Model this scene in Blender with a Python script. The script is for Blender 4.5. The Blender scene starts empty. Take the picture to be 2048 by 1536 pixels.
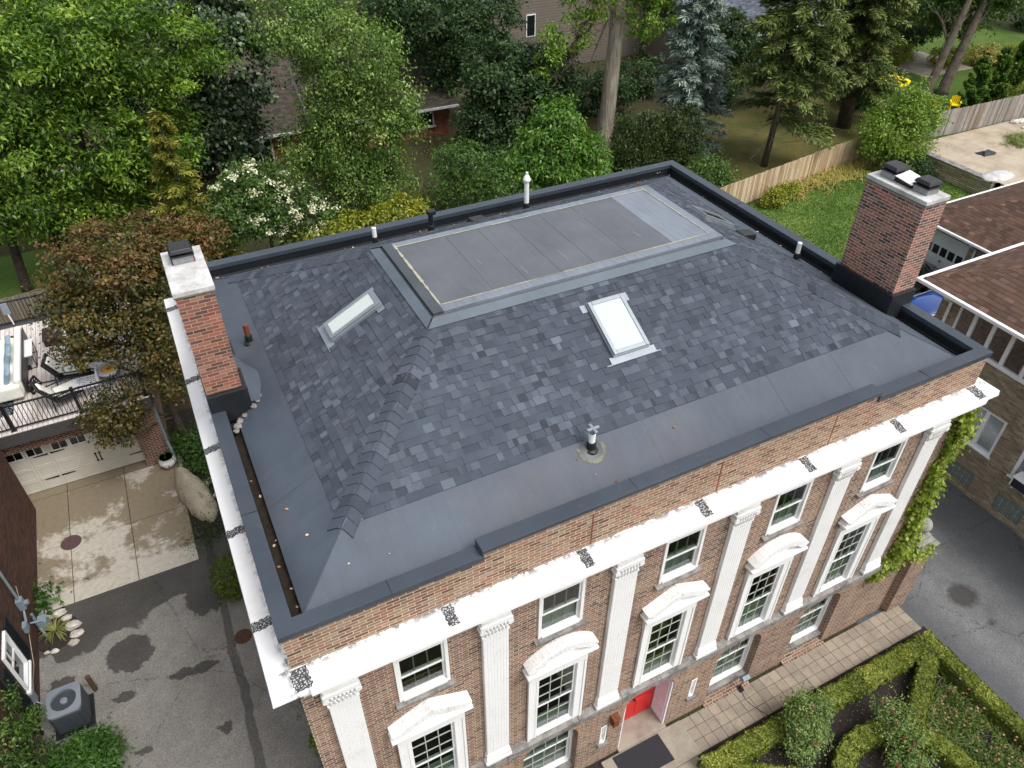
import bpy, bmesh, math, random
import numpy as np
from mathutils import Vector, Matrix
SC = bpy.context.scene
COL = SC.collection
rnd = random.Random(7)
PI = math.pi
ORG = {}

# ------------------------------------------------------------------ objects
def tag(o, label=None, cat=None, group=None, kind=None):
    if label: o['label'] = label
    if cat: o['category'] = cat
    if group: o['group'] = group
    if kind: o['kind'] = kind
    return o

def thing(name, label, cat, loc=(0, 0, 0), rz=0.0, group=None, local=False):
    o = bpy.data.objects.new(name, None)
    COL.objects.link(o)
    o.location = loc
    o.rotation_euler = (0, 0, rz)
    o.empty_display_size = .2
    ORG[o.name] = Vector((0, 0, 0)) if local else Vector(loc)
    return tag(o, label, cat, group)

def dup(root, loc, rz=None, label=None, group=None, scale=None):
    r = root.copy(); COL.objects.link(r); r.location = loc
    if rz is not None: r.rotation_euler = (0, 0, rz)
    if scale is not None: r.scale = (scale,) * 3 if not isinstance(scale, tuple) else scale
    if label: r['label'] = label
    if group: r['group'] = group
    for ch in list(root.children):
        c = ch.copy(); COL.objects.link(c); c.parent = r
        for g in list(ch.children):
            d = g.copy(); COL.objects.link(d); d.parent = c
    return r

class MB:
    """collects polygons; build() links them as one mesh object"""
    def __init__(s):
        s.v = []; s.f = []; s.t = []; s.tint = .5
    def face(s, *p):
        n = len(s.v); s.v.extend([tuple(q) for q in p]); s.f.append(tuple(range(n, n + len(p)))); s.t.append(s.tint)
        return s
    def hexa(s, p):
        n = len(s.v); s.v.extend([tuple(q) for q in p])
        for q in ((0, 3, 2, 1), (4, 5, 6, 7), (0, 1, 5, 4), (1, 2, 6, 5), (2, 3, 7, 6), (3, 0, 4, 7)):
            s.f.append(tuple(n + i for i in q)); s.t.append(s.tint)
        return s
    def box(s, x0, x1, y0, y1, z0, z1):
        return s.hexa([(x0, y0, z0), (x1, y0, z0), (x1, y1, z0), (x0, y1, z0), (x0, y0, z1), (x1, y0, z1), (x1, y1, z1), (x0, y1, z1)])
    def obox(s, c, ax, ay, az):
        c = Vector(c); ax = Vector(ax); ay = Vector(ay); az = Vector(az)
        return s.hexa([c - ax - ay - az, c + ax - ay - az, c + ax + ay - az, c - ax + ay - az, c - ax - ay + az, c + ax - ay + az, c + ax + ay + az, c - ax + ay + az])
    def bar(s, a, b, w, h=None):
        a = Vector(a); b = Vector(b); h = h or w
        d = b - a; L = d.length; d = d / L
        up = Vector((0, 0, 1)) if abs(d.z) < .95 else Vector((1, 0, 0))
        r = d.cross(up).normalized(); u = r.cross(d)
        return s.obox((a + b) / 2, d * L / 2, r * w / 2, u * h / 2)
    def prism(s, poly, a, b):
        """poly: list of 3D points (planar); extruded by vector from offset a to b (vectors)"""
        a = Vector(a); b = Vector(b); n = len(poly); k = len(s.v)
        P = [Vector(p) for p in poly]
        s.v.extend([tuple(p + a) for p in P]); s.v.extend([tuple(p + b) for p in P])
        s.f.append(tuple(k + i for i in range(n))); s.t.append(s.tint)
        s.f.append(tuple(k + n + i for i in reversed(range(n)))); s.t.append(s.tint)
        for i in range(n):
            j = (i + 1) % n
            s.f.append((k + i, k + j, k + n + j, k + n + i)); s.t.append(s.tint)
        return s
    def tube(s, pts, r, n=8, caps=True):
        P = [Vector(p) for p in pts]
        R = r if isinstance(r, (list, tuple)) else [r] * len(P)
        k = len(s.v); ref = None
        for i, p in enumerate(P):
            d = (P[min(i + 1, len(P) - 1)] - P[max(i - 1, 0)])
            d = d.normalized() if d.length > 1e-9 else Vector((0, 0, 1))
            if ref is None:
                ref = Vector((1, 0, 0)) if abs(d.x) < .9 else Vector((0, 1, 0))
            a = (ref - d * ref.dot(d)).normalized(); ref = a; b = d.cross(a)
            for q in range(n):
                t = 2 * PI * q / n
                s.v.append(tuple(p + (a * math.cos(t) + b * math.sin(t)) * R[i]))
        for i in range(len(P) - 1):
            for q in range(n):
                w = (q + 1) % n
                s.f.append((k + i * n + q, k + i * n + w, k + (i + 1) * n + w, k + (i + 1) * n + q)); s.t.append(s.tint)
        if caps:
            s.f.append(tuple(k + q for q in reversed(range(n)))); s.t.append(s.tint)
            m = k + (len(P) - 1) * n
            s.f.append(tuple(m + q for q in range(n))); s.t.append(s.tint)
        return s
    def lathe(s, c, prof, n=20):
        return s.tube([(c[0], c[1], c[2] + z) for r, z in prof], [max(r, 1e-4) for r, z in prof], n)
    def cyl(s, x, y, z0, z1, r, n=14):
        return s.tube([(x, y, z0), (x, y, z1)], r, n)
    def ball(s, c, r, seg=18, ring=10, sq=(1, 1, 1), jit=0, rg=None):
        k = len(s.v); c = Vector(c)
        for i in range(ring + 1):
            a = PI * i / ring
            for j in range(seg):
                b = 2 * PI * j / seg
                q = 1 + (rg.uniform(-jit, jit) if rg else 0)
                s.v.append((c.x + r * sq[0] * q * math.sin(a) * math.cos(b), c.y + r * sq[1] * q * math.sin(a) * math.sin(b), c.z + r * sq[2] * q * math.cos(a)))
        for i in range(ring):
            for j in range(seg):
                w = (j + 1) % seg
                s.f.append((k + i * seg + j, k + (i + 1) * seg + j, k + (i + 1) * seg + w, k + i * seg + w)); s.t.append(s.tint)
        return s
    def build(s, name, mat, parent=None, bevel=0, smooth=False, weld=False, label=None, recalc=True, disp=None):
        me = bpy.data.meshes.new(name)
        off = ORG.get(parent.name, Vector((0, 0, 0))) if parent else Vector((0, 0, 0))
        me.from_pydata(s.v, [], s.f)
        if recalc or weld:
            bm = bmesh.new(); bm.from_mesh(me)
            if weld: bmesh.ops.remove_doubles(bm, verts=bm.verts, dist=1e-4)
            if recalc: bmesh.ops.recalc_face_normals(bm, faces=bm.faces)
            bm.to_mesh(me); bm.free()
        uv_metres(me)
        if not weld and len(me.polygons) == len(s.t):
            at = me.attributes.new('tint', 'FLOAT', 'FACE')
            at.data.foreach_set('value', np.array(s.t, np.float32))
        if off.length > 0:
            me.transform(Matrix.Translation(-off))
        if smooth:
            me.polygons.foreach_set('use_smooth', [True] * len(me.polygons))
        me.materials.append(mat)
        o = bpy.data.objects.new(name, me); COL.objects.link(o)
        if parent:
            o.parent = parent; ORG[o.name] = off
        else:
            ORG[o.name] = Vector((0, 0, 0))
        if bevel:
            b = o.modifiers.new('bevel', 'BEVEL'); b.width = bevel; b.segments = 2; b.limit_method = 'ANGLE'; b.angle_limit = math.radians(40)
        if label: o['label'] = label
        return o

def uv_metres(me):
    n = len(me.polygons)
    if n == 0: return
    uvl = me.uv_layers.new(name='UVMap')
    nl = len(me.loops)
    nor = np.empty(n * 3, np.float32); me.polygons.foreach_get('normal', nor); nor = nor.reshape(n, 3)
    lt = np.empty(n, np.int32); me.polygons.foreach_get('loop_total', lt)
    vi = np.empty(nl, np.int32); me.loops.foreach_get('vertex_index', vi)
    co = np.empty(len(me.vertices) * 3, np.float32); me.vertices.foreach_get('co', co); co = co.reshape(-1, 3)
    N = np.repeat(nor, lt, axis=0); P = co[vi]
    flat = np.abs(N[:, 2]) > .97
    T = np.stack([-N[:, 1], N[:, 0], np.zeros(len(N))], 1)
    T /= np.maximum(np.linalg.norm(T, axis=1, keepdims=True), 1e-9)
    B = np.cross(N, T)
    u = (P * T).sum(1); v = (P * B).sum(1)
    u[flat] = P[flat, 0]; v[flat] = P[flat, 1]
    uvl.data.foreach_set('uv', np.stack([u, v], 1).astype(np.float32).ravel())

def struct(name, mb, mat, **k):
    o = mb.build(name, mat, **k); o['kind'] = 'structure'; return o

def quads(name, V, tint, mat, parent=None, kind=None, off=None):
    """V: (N,4,3) world; one mesh of N separate quads with a per-face tint"""
    N = len(V)
    V = np.asarray(V, np.float32)
    if off is None: off = ORG.get(parent.name, Vector((0, 0, 0))) if parent else Vector((0, 0, 0))
    V = V - np.array(off, np.float32)
    me = bpy.data.meshes.new(name)
    me.vertices.add(N * 4); me.vertices.foreach_set('co', V.ravel())
    me.loops.add(N * 4); me.loops.foreach_set('vertex_index', np.arange(N * 4, dtype=np.int32))
    me.polygons.add(N)
    me.polygons.foreach_set('loop_start', np.arange(0, N * 4, 4, dtype=np.int32))
    me.polygons.foreach_set('loop_total', np.full(N, 4, np.int32))
    at = me.attributes.new('tint', 'FLOAT', 'FACE'); at.data.foreach_set('value', np.asarray(tint, np.float32))
    me.update(calc_edges=True)
    me.materials.append(mat)
    o = bpy.data.objects.new(name, me); COL.objects.link(o)
    if parent: o.parent = parent; ORG[o.name] = ORG.get(parent.name, Vector((0, 0, 0)))
    if kind: o['kind'] = kind
    return o

# ------------------------------------------------------------------ materials
class W:
    def __init__(s, name, rough=.8, spec=.3, metal=0):
        s.m = bpy.data.materials.new(name); s.m.use_nodes = True
        s.nt = s.m.node_tree; s.nt.nodes.clear()
        s.out = s.nt.nodes.new('ShaderNodeOutputMaterial')
        s.b = s.nt.nodes.new('ShaderNodeBsdfPrincipled')
        s.nt.links.new(s.b.outputs[0], s.out.inputs[0])
        s.b.inputs['Roughness'].default_value = rough
        s.b.inputs['Specular IOR Level'].default_value = spec
        s.b.inputs['Metallic'].default_value = metal
        s._uv = s._ob = None
    def set(s, sock, v):
        if isinstance(v, bpy.types.NodeSocket): s.nt.links.new(v, sock)
        else:
            if isinstance(v, (tuple, list)) and sock.type == 'RGBA' and len(v) == 3: v = (*v, 1)
            sock.default_value = v
    def n(s, t, **k):
        x = s.nt.nodes.new(t)
        for a, b in k.items(): setattr(x, a, b)
        return x
    def uv(s):
        if not s._uv: s._uv = s.n('ShaderNodeTexCoord').outputs['UV']
        return s._uv
    def ob(s):
        if not s._ob: s._ob = s.n('ShaderNodeTexCoord').outputs['Object']
        return s._ob
    def math(s, op, a, b=None, c=None, clamp=False):
        x = s.n('ShaderNodeMath', operation=op, use_clamp=clamp)
        s.set(x.inputs[0], a)
        if b is not None: s.set(x.inputs[1], b)
        if c is not None: s.set(x.inputs[2], c)
        return x.outputs[0]
    def sep(s, v):
        x = s.n('ShaderNodeSeparateXYZ'); s.set(x.inputs[0], v); return x.outputs
    def comb(s, x=0., y=0., z=0.):
        k = s.n('ShaderNodeCombineXYZ')
        for i, q in enumerate((x, y, z)): s.set(k.inputs[i], q)
        return k.outputs[0]
    def scalev(s, v, sc):
        x = s.n('ShaderNodeVectorMath', operation='MULTIPLY'); s.set(x.inputs[0], v); x.inputs[1].default_value = sc; return x.outputs[0]
    def noise(s, v, sc, det=3., rough=.55, dist=0.):
        x = s.n('ShaderNodeTexNoise'); s.set(x.inputs['Vector'], v)
        x.inputs['Scale'].default_value = sc; x.inputs['Detail'].default_value = det; x.inputs['Roughness'].default_value = rough
        x.inputs['Distortion'].default_value = dist
        return x.outputs['Fac']
    def vor(s, v, sc, feat='F1', out='Distance', rnd=1.):
        x = s.n('ShaderNodeTexVoronoi', feature=feat); s.set(x.inputs['Vector'], v); x.inputs['Scale'].default_value = sc
        x.inputs['Randomness'].default_value = rnd
        return x.outputs[out]
    def wn(s, v):
        x = s.n('ShaderNodeTexWhiteNoise', noise_dimensions='3D'); s.set(x.inputs['Vector'], v); return x.outputs['Value']
    def ramp(s, f, st, interp='LINEAR'):
        x = s.n('ShaderNodeValToRGB'); x.color_ramp.interpolation = interp
        e = x.color_ramp.elements
        while len(e) < len(st): e.new(.5)
        for i, (p, c) in enumerate(st):
            e[i].position = p; e[i].color = (*c, 1) if isinstance(c, tuple) else (c, c, c, 1)
        s.set(x.inputs[0], f); return x.outputs[0]
    def mr(s, v, a, b, c=0., d=1.):
        x = s.n('ShaderNodeMapRange', clamp=True); s.set(x.inputs[0], v)
        for i, q in enumerate((a, b, c, d)): s.set(x.inputs[1 + i], q)
        return x.outputs[0]
    def mix(s, f, a, b, mode='MIX'):
        x = s.n('ShaderNodeMix', data_type='RGBA', blend_type=mode)
        s.set(x.inputs[0], f); s.set(x.inputs[6], a); s.set(x.inputs[7], b); return x.outputs[2]
    def attr(s, name):
        return s.n('ShaderNodeAttribute', attribute_name=name).outputs['Fac']
    def col(s, c): s.set(s.b.inputs['Base Color'], c); return s
    def rough(s, c): s.set(s.b.inputs['Roughness'], c); return s
    def bump(s, h, st=.5, d=.01):
        x = s.n('ShaderNodeBump'); x.inputs['Strength'].default_value = st; x.inputs['Distance'].default_value = d
        s.set(x.inputs['Height'], h); s.nt.links.new(x.outputs[0], s.b.inputs['Normal']); return s

def srgb(r, g, b):
    f = lambda c: (c / 255 / 12.92) if c <= 10 else ((c / 255 + .055) / 1.055) ** 2.4
    return (f(r), f(g), f(b))

def m_plain(name, c, rough=.6, spec=.3, metal=0, var=.12, sc=6., bump=0):
    w = W(name, rough, spec, metal)
    f = w.noise(w.ob(), sc, 4)
    k = w.mr(f, .3, .7, 1 - var, 1 + var)
    w.col(w.mix(1., c, w.comb(k, k, k), 'MULTIPLY'))
    w.rough(w.mr(w.noise(w.ob(), sc * 3, 2), .3, .7, max(rough - .08, 0), min(rough + .08, 1)))
    if bump: w.bump(w.noise(w.ob(), sc * 12, 3), .35, bump)
    return w.m

def m_brick(name, pal, mortar, w_=.2127, h=.0677, flemish=False, dirt=.25, joint=.011, seed=0., big=.18):
    w = W(name, .85, .2)
    u, v, _ = w.sep(w.uv())
    row = w.math('FLOOR', w.math('DIVIDE', v, h)); fv = w.math('FRACT', w.math('DIVIDE', v, h))
    P = w_ * 1.5 if flemish else w_
    uu = w.math('ADD', w.math('DIVIDE', u, P), w.math('MULTIPLY', row, .5 if not flemish else .5))
    cell = w.math('FLOOR', uu); f = w.math('FRACT', uu)
    jw = joint / P
    wob = w.math('MULTIPLY', w.math('SUBTRACT', w.noise(w.uv(), 40, 2), .5), .05)
    f2 = w.math('ADD', f, wob); fv2 = w.math('ADD', fv, w.math('MULTIPLY', wob, 2.2))
    mh = w.math('LESS_THAN', fv2, joint / h)
    mv = w.math('LESS_THAN', f2, jw)
    if flemish:
        head = w.math('GREATER_THAN', f, 2 / 3)
        cell = w.math('ADD', w.math('MULTIPLY', cell, 2.), head)
        mv2 = w.math('COMPARE', f2, 2 / 3 + jw / 2, jw / 2)
        mv = w.math('MAXIMUM', mv, mv2)
    mort = w.math('MAXIMUM', mh, mv)
    idv = w.comb(cell, row, seed)
    r1 = w.wn(idv)
    n = len(pal)
    c = w.ramp(r1, [(i / n, p) for i, p in enumerate(pal)], 'CONSTANT')
    r2 = w.wn(w.comb(row, cell, seed + 5.3)); k = w.mr(r2, 0, 1, 1 - big, 1 + big)
    g = w.mr(w.noise(w.uv(), 60, 3, .7), .3, .7, .82, 1.16)
    c = w.mix(1., c, w.comb(w.math('MULTIPLY', k, g), w.math('MULTIPLY', k, g), w.math('MULTIPLY', k, g)), 'MULTIPLY')
    mc = w.mix(w.noise(w.uv(), 9, 3), mortar, tuple(q * .62 for q in mortar))
    c = w.mix(mort, c, mc)
    d = w.mr(w.noise(w.uv(), .9, 5, .65), .42, .72, 0, dirt)
    c = w.mix(d, c, (.05, .043, .036))
    w.col(c)
    w.bump(w.math('ADD', w.math('MULTIPLY', w.math('SUBTRACT', 1., mort), .8), w.math('MULTIPLY', g, .3)), .7, .008)
    return w.m

def m_leaf(name, c0, c1, c2, trans=.28, rough=.45, spec=.35):
    w = W(name, rough, spec)
    t = w.attr('tint')
    c = w.ramp(t, [(0., c0), (.5, c1), (1., c2)])
    w.col(c)
    tr = w.n('ShaderNodeBsdfTranslucent'); w.set(tr.inputs[0], w.mix(1., c, (1.25, 1.3, .55), 'MULTIPLY'))
    mx = w.n('ShaderNodeMixShader'); mx.inputs[0].default_value = trans
    w.nt.links.new(w.b.outputs[0], mx.inputs[1]); w.nt.links.new(tr.outputs[0], mx.inputs[2]); w.nt.links.new(mx.outputs[0], w.out.inputs[0])
    return w.m

def m_glass(name, tint=(.62, .7, .66), base=.08):
    w = W(name)
    tr = w.n('ShaderNodeBsdfTransparent'); tr.inputs[0].default_value = (*tint, 1)
    gl = w.n('ShaderNodeBsdfGlossy'); gl.inputs['Roughness'].default_value = .03; gl.inputs[0].default_value = (.9, .95, 1, 1)
    lw = w.n('ShaderNodeLayerWeight'); lw.inputs[0].default_value = .35
    f = w.math('ADD', w.math('MULTIPLY', lw.outputs['Fresnel'], .6), base, clamp=True)
    mx = w.n('ShaderNodeMixShader'); w.set(mx.inputs[0], f)
    bp = w.n('ShaderNodeBump'); bp.inputs['Strength'].default_value = .06; bp.inputs['Distance'].default_value = .02
    w.set(bp.inputs['Height'], w.noise(w.ob(), 3., 1)); w.nt.links.new(bp.outputs[0], gl.inputs['Normal'])
    w.nt.links.new(tr.outputs[0], mx.inputs[1]); w.nt.links.new(gl.outputs[0], mx.inputs[2]); w.nt.links.new(mx.outputs[0], w.out.inputs[0])
    return w.m

def m_shingle(name, stops, h=.143, tabw=.19, rowdark=.55, seed=0.):
    """shingle roof drawn in metres along the slope (for the roofs farther away)"""
    w = W(name, .9, .15)
    u, v, _ = w.sep(w.uv())
    vr = w.math('DIVIDE', v, h); row = w.math('FLOOR', vr); fv = w.math('FRACT', vr)
    sh = w.wn(w.comb(row, seed, 1.))
    uu = w.math('ADD', w.math('DIVIDE', u, tabw), w.math('MULTIPLY', sh, 7.)); cell = w.math('FLOOR', uu)
    r = w.wn(w.comb(cell, row, seed))
    c = w.ramp(r, stops)
    g = w.mr(w.noise(w.uv(), 70, 3, .7), .3, .7, .75, 1.22)
    c = w.mix(1., c, w.comb(g, g, g), 'MULTIPLY')
    big = w.mr(w.noise(w.uv(), .5, 4), .3, .7, .85, 1.12)
    c = w.mix(1., c, w.comb(big, big, big), 'MULTIPLY')
    edge = w.math('LESS_THAN', fv, .1)
    c = w.mix(w.math('MULTIPLY', edge, rowdark), c, (.008, .007, .006))  # shadow line at each course edge, mixed into the shingle colour
    w.col(c)
    w.bump(w.math('ADD', w.math('SUBTRACT', 1., fv), w.math('MULTIPLY', r, .5)), .8, .012)
    return w.m
# ------------------------------------------------------------------ palette
BR = [srgb(*c) for c in ((142, 116, 98), (134, 104, 90), (124, 94, 82), (150, 126, 106), (130, 98, 84), (112, 86, 76), (140, 112, 96), (84, 68, 62), (136, 98, 84), (146, 116, 98), (128, 104, 90), (118, 92, 80))]
BRP = [srgb(*c) for c in ((146, 120, 102), (140, 106, 90), (128, 92, 80), (152, 132, 112), (136, 112, 96), (112, 82, 72), (148, 112, 96), (96, 74, 66), (146, 98, 84), (142, 124, 104), (134, 114, 98), (132, 100, 86), (120, 96, 84))]
BRC = [srgb(*c) for c in ((146, 98, 82), (132, 90, 78), (154, 106, 88), (118, 86, 76), (98, 76, 70), (146, 110, 94), (162, 106, 86), (84, 68, 64), (136, 94, 80), (128, 96, 84))]
BRL = [srgb(*c) for c in ((146, 92, 76), (136, 84, 72), (126, 80, 70), (152, 102, 86), (112, 78, 70), (134, 94, 82), (152, 92, 76), (148, 114, 98), (96, 72, 66), (140, 98, 84))]
M = {}
M['brick'] = m_brick('facade brick', BR, srgb(206, 190, 170), flemish=True, seed=1., joint=.015, big=.12)
M['brick_par'] = m_brick('parapet brick', BRP, srgb(212, 192, 164), flemish=False, seed=2., dirt=.18, joint=.014, big=.1)
M['brick_chim'] = m_brick('chimney brick', BRC, srgb(206, 194, 182), seed=3., dirt=.2, joint=.014)
M['brick_red'] = m_brick('red chimney brick', BRL, srgb(190, 170, 148), seed=4., dirt=.2)
M['brick_gar'] = m_brick('garage brick', [srgb(*c) for c in ((96, 60, 52), (110, 68, 58), (82, 52, 46), (120, 78, 64), (90, 58, 52))], srgb(206, 190, 172), joint=.014, seed=5., dirt=.05)
M['brick_dark'] = m_brick('old red brick', [srgb(*c) for c in ((82, 56, 48), (74, 50, 44), (92, 62, 52), (66, 48, 43), (98, 66, 56))], srgb(88, 74, 66), seed=6., dirt=.3)
M['brick_buff'] = m_brick('buff brick', [srgb(*c) for c in ((150, 140, 120), (138, 126, 108), (160, 148, 126), (126, 116, 100), (146, 130, 108))], srgb(150, 142, 128), seed=7., dirt=.2)
M['brick_bung'] = m_brick('bungalow brick', [srgb(*c) for c in ((132, 74, 56), (120, 66, 52), (142, 84, 64), (104, 60, 48))], srgb(130, 110, 96), seed=8.)

def m_white(name, dirty=.5, c=(.80, .80, .79), peel=.5):
    w = W(name, .5, .3)
    n1 = w.noise(w.ob(), 2.2, 6, .7); n2 = w.noise(w.ob(), 28, 4, .7)
    cc = w.mix(w.mr(n1, .52, .78, 0, dirty), c, (.52, .47, .38))
    spots = w.math('MULTIPLY', w.mr(n2, .58, .66, 0, peel), w.mr(w.noise(w.ob(), 1.4, 3), .42, .55))
    cc = w.mix(spots, cc, (.30, .28, .25))
    w.col(cc); w.bump(n2, .25, .004)
    return w.m
M['white'] = m_white('white painted wood', .25)
M['white_old'] = m_white('peeling white paint', .6, peel=.85)
M['muntin'] = m_plain('aged muntin paint', srgb(176, 182, 170), .5, .3, var=.06)
M['white_clean'] = m_plain('clean white trim', (.78, .79, .8), .4, .4, var=.04)

def m_cornice():
    w = W('white cornice coating', .55, .3)
    x, y, z = w.sep(w.ob())
    n1 = w.noise(w.ob(), 1.1, 5, .7); n2 = w.noise(w.ob(), 24, 5, .75); n3 = w.noise(w.ob(), 5, 5, .7)
    c = w.mix(w.mr(n1, .5, .75, 0, .35), (.82, .82, .82), (.62, .56, .46))
    rust = w.math('MULTIPLY', w.mr(n2, .57, .66), w.mr(n1, .5, .64, 0, .5)); c = w.mix(rust, c, (.42, .3, .18))
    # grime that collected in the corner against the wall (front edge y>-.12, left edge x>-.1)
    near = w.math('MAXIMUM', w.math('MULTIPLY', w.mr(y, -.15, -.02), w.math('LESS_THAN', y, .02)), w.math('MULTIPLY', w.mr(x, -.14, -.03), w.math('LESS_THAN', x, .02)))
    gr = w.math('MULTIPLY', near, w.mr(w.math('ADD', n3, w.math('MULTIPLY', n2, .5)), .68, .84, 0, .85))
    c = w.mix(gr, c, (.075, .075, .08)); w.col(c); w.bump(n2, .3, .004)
    return w.m
M['cornice'] = m_cornice()

def m_tar():
    w = W('crazed tar patch', .6, .3)
    d = w.vor(w.scalev(w.ob(), (1, 1, .3)), 26, 'DISTANCE_TO_EDGE')
    d2 = w.vor(w.ob(), 34, 'DISTANCE_TO_EDGE')
    n = w.noise(w.ob(), 9, 3)
    f = w.math('GREATER_THAN', d, w.mr(n, .3, .7, .14, .26))
    f2 = w.math('MULTIPLY', w.math('GREATER_THAN', d2, .3), w.math('GREATER_THAN', n, .5))
    f = w.math('MAXIMUM', f, f2)
    w.col(w.mix(f, (.05, .05, .055), (.42, .42, .42)))
    return w.m
M['tar'] = m_tar()

def m_membrane(name, c, streak=.1, sheen=.5, warm=(.14, .10, .085), warmf=0.):
    w = W(name, sheen, .35)
    a = w.noise(w.ob(), .9, 5, .6); b = w.noise(w.ob(), 90, 2, .8); st = w.noise(w.scalev(w.uv(), (9, .7, 1)), 1., 4)
    k = w.math('ADD', w.mr(a, .3, .7, .84, 1.14), w.math('ADD', w.mr(st, .3, .7, -streak, streak), w.mr(b, .3, .7, -.1, .12)))
    cc = w.mix(1., c, w.comb(k, k, k), 'MULTIPLY')
    if warmf: cc = w.mix(w.mr(w.noise(w.ob(), .55, 3), .5, .75, 0, warmf), cc, warm)
    dust = w.mr(w.noise(w.ob(), 6, 6, .75), .6, .85, 0, .25)
    cc = w.mix(dust, cc, (.26, .27, .28))
    w.col(cc); w.bump(w.math('ADD', w.noise(w.ob(), 3, 3), w.math('MULTIPLY', b, .15)), .25, .02)
    return w.m
M['mem'] = m_membrane('grey roof membrane', srgb(70, 78, 89), .05, .6, warmf=.25)
M['mem_dark'] = m_membrane('dark deck membrane', srgb(88, 91, 97), .05, .6)
M['mem_light'] = m_membrane('light membrane strip', srgb(112, 119, 129), .14, .5)
M['coping'] = m_membrane('slate grey coping metal', srgb(58, 65, 74), .02, .42)
M['black_metal'] = m_membrane('black flashing', srgb(34, 37, 40), .05, .35)
M['slate_trim'] = m_membrane('slate trim metal', srgb(84, 95, 104), .03, .4)
M['dark_trim'] = m_membrane('charcoal trim metal', srgb(66, 71, 77), .03, .4)
def m_tabs():
    w = W('charcoal shingles', .92, .18)
    t = w.attr('tint')
    c = w.ramp(t, [(0., srgb(50, 54, 61)), (.3, srgb(64, 70, 79)), (.5, srgb(70, 76, 86)), (.6, srgb(74, 79, 88)), (.8, srgb(84, 91, 101)), (1., srgb(98, 106, 116))])
    g = w.mr(w.noise(w.ob(), 130, 3, .8), .3, .7, .72, 1.25)
    b = w.mr(w.noise(w.ob(), .6, 4), .3, .7, .9, 1.1); k = w.math('MULTIPLY', g, b)
    w.col(w.mix(1., c, w.comb(k, k, k), 'MULTIPLY')); w.bump(g, .4, .004)
    return w.m
M['tabs'] = m_tabs()
M['brown_roof'] = m_shingle('brown shingles', [(0., srgb(76, 60, 53)), (.4, srgb(88, 69, 59)), (.7, srgb(98, 76, 65)), (.9, srgb(96, 78, 72)), (1., srgb(128, 98, 82))], h=.17, tabw=.26, rowdark=.7)
M['bung_roof'] = m_shingle('old brown shingles', [(0., srgb(54, 50, 45)), (.5, srgb(66, 61, 54)), (1., srgb(80, 73, 65))], h=.16, tabw=.3)
M['blue_roof'] = m_shingle('slate blue shingles', [(0., srgb(62, 66, 74)), (.5, srgb(78, 83, 92)), (1., srgb(98, 103, 112))], h=.18, tabw=.3)

def m_stone(name, c, dark, sc=4.):
    w = W(name, .9, .2)
    a = w.noise(w.ob(), sc, 6, .7); b = w.noise(w.ob(), 60, 4, .7)
    cc = w.mix(w.mr(a, .42, .66, 0, .8), c, dark); k = w.mr(b, .3, .7, .75, 1.2)
    w.col(w.mix(1., cc, w.comb(k, k, k), 'MULTIPLY')); w.bump(b, .4, .006); return w.m
M['sill'] = m_stone('weathered grey stone', srgb(142, 138, 134), srgb(70, 68, 68))
M['cap'] = m_stone('pale concrete cap', srgb(196, 196, 196), srgb(146, 142, 134), 2.5)
M['ballstone'] = m_stone('cast stone', srgb(150, 148, 140), srgb(104, 104, 92))
M['capside'] = m_stone('lichened cap edge', srgb(120, 122, 108), srgb(70, 76, 66))
M['rock'] = m_stone('limestone rocks', srgb(206, 200, 190), srgb(140, 134, 124))
M['glass'] = m_glass('window glass')
M['room'] = m_plain('dark room', (.012, .014, .012), .9, 0)
M['blind'] = m_plain('pale green blind', srgb(168, 178, 162), .8, .1, var=.1, sc=3)
M['blind_grey'] = m_plain('grey shade', srgb(120, 126, 128), .8, .1, var=.05)
M['skyglass'] = W('pale skylight glass', .06, .6).col((.44, .55, .55)).m
M['skyglass2'] = W('frosted skylight glass', .25, .5).col((.50, .55, .52)).m
M['darkglass'] = W('dark glass', .04, .6).col((.01, .013, .012)).m
M['alu'] = m_plain('grey aluminium', srgb(140, 147, 154), .4, .5, .5, var=.06)
M['alu_light'] = m_plain('bare aluminium flashing', srgb(138, 145, 153), .4, .5, .4, var=.08)
M['pvc'] = m_plain('white pvc', (.78, .78, .76), .4, .4, var=.06, sc=20)
M['rubber'] = m_plain('black rubber', (.016, .017, .018), .5, .3)
M['blackmetal'] = m_plain('black painted metal', (.014, .014, .016), .4, .4, var=.2)
M['glue'] = m_plain('yellowed adhesive', srgb(158, 156, 136), .7, .2, var=.2, sc=14)
M['clay'] = m_plain('rusty brown pipe', srgb(112, 66, 44), .8, .2, var=.3, sc=25)
M['galv'] = m_plain('galvanised metal', srgb(150, 152, 154), .4, .5, .6, var=.15, sc=20)
M['red'] = W('red painted door', .35, .45).col(srgb(196, 24, 30)).m
M['pinkwhite'] = m_plain('white panelled reveal', (.76, .72, .76), .45, .3, var=.05)
M['mat'] = m_plain('black rubber doormat', srgb(52, 52, 56), .95, .1, var=.15, sc=40, bump=.004)
M['rust'] = m_plain('rusty iron', srgb(84, 64, 50), .9, .2, var=.35, sc=18, bump=.004)
M['manhole'] = m_plain('rusty cast iron cover', srgb(86, 66, 66), .8, .3, var=.2, sc=30, bump=.006)
M['gutter'] = m_plain('brown gutter silt', srgb(44, 39, 34), .9, .1, var=.35, sc=10)
M['acgrey'] = m_plain('grey enamel', srgb(118, 125, 132), .45, .4, var=.05)
M['acdark'] = m_plain('dark grey louvre', srgb(58, 63, 68), .5, .3, var=.1)
M['util'] = m_plain('utility grey', srgb(122, 136, 144), .5, .4, var=.1)
M['shutter'] = m_plain('black shutter paint', srgb(38, 42, 48), .5, .3)
M['gdoor'] = m_plain('cream garage door', srgb(206, 202, 190), .5, .3, var=.05, sc=2)
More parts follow.
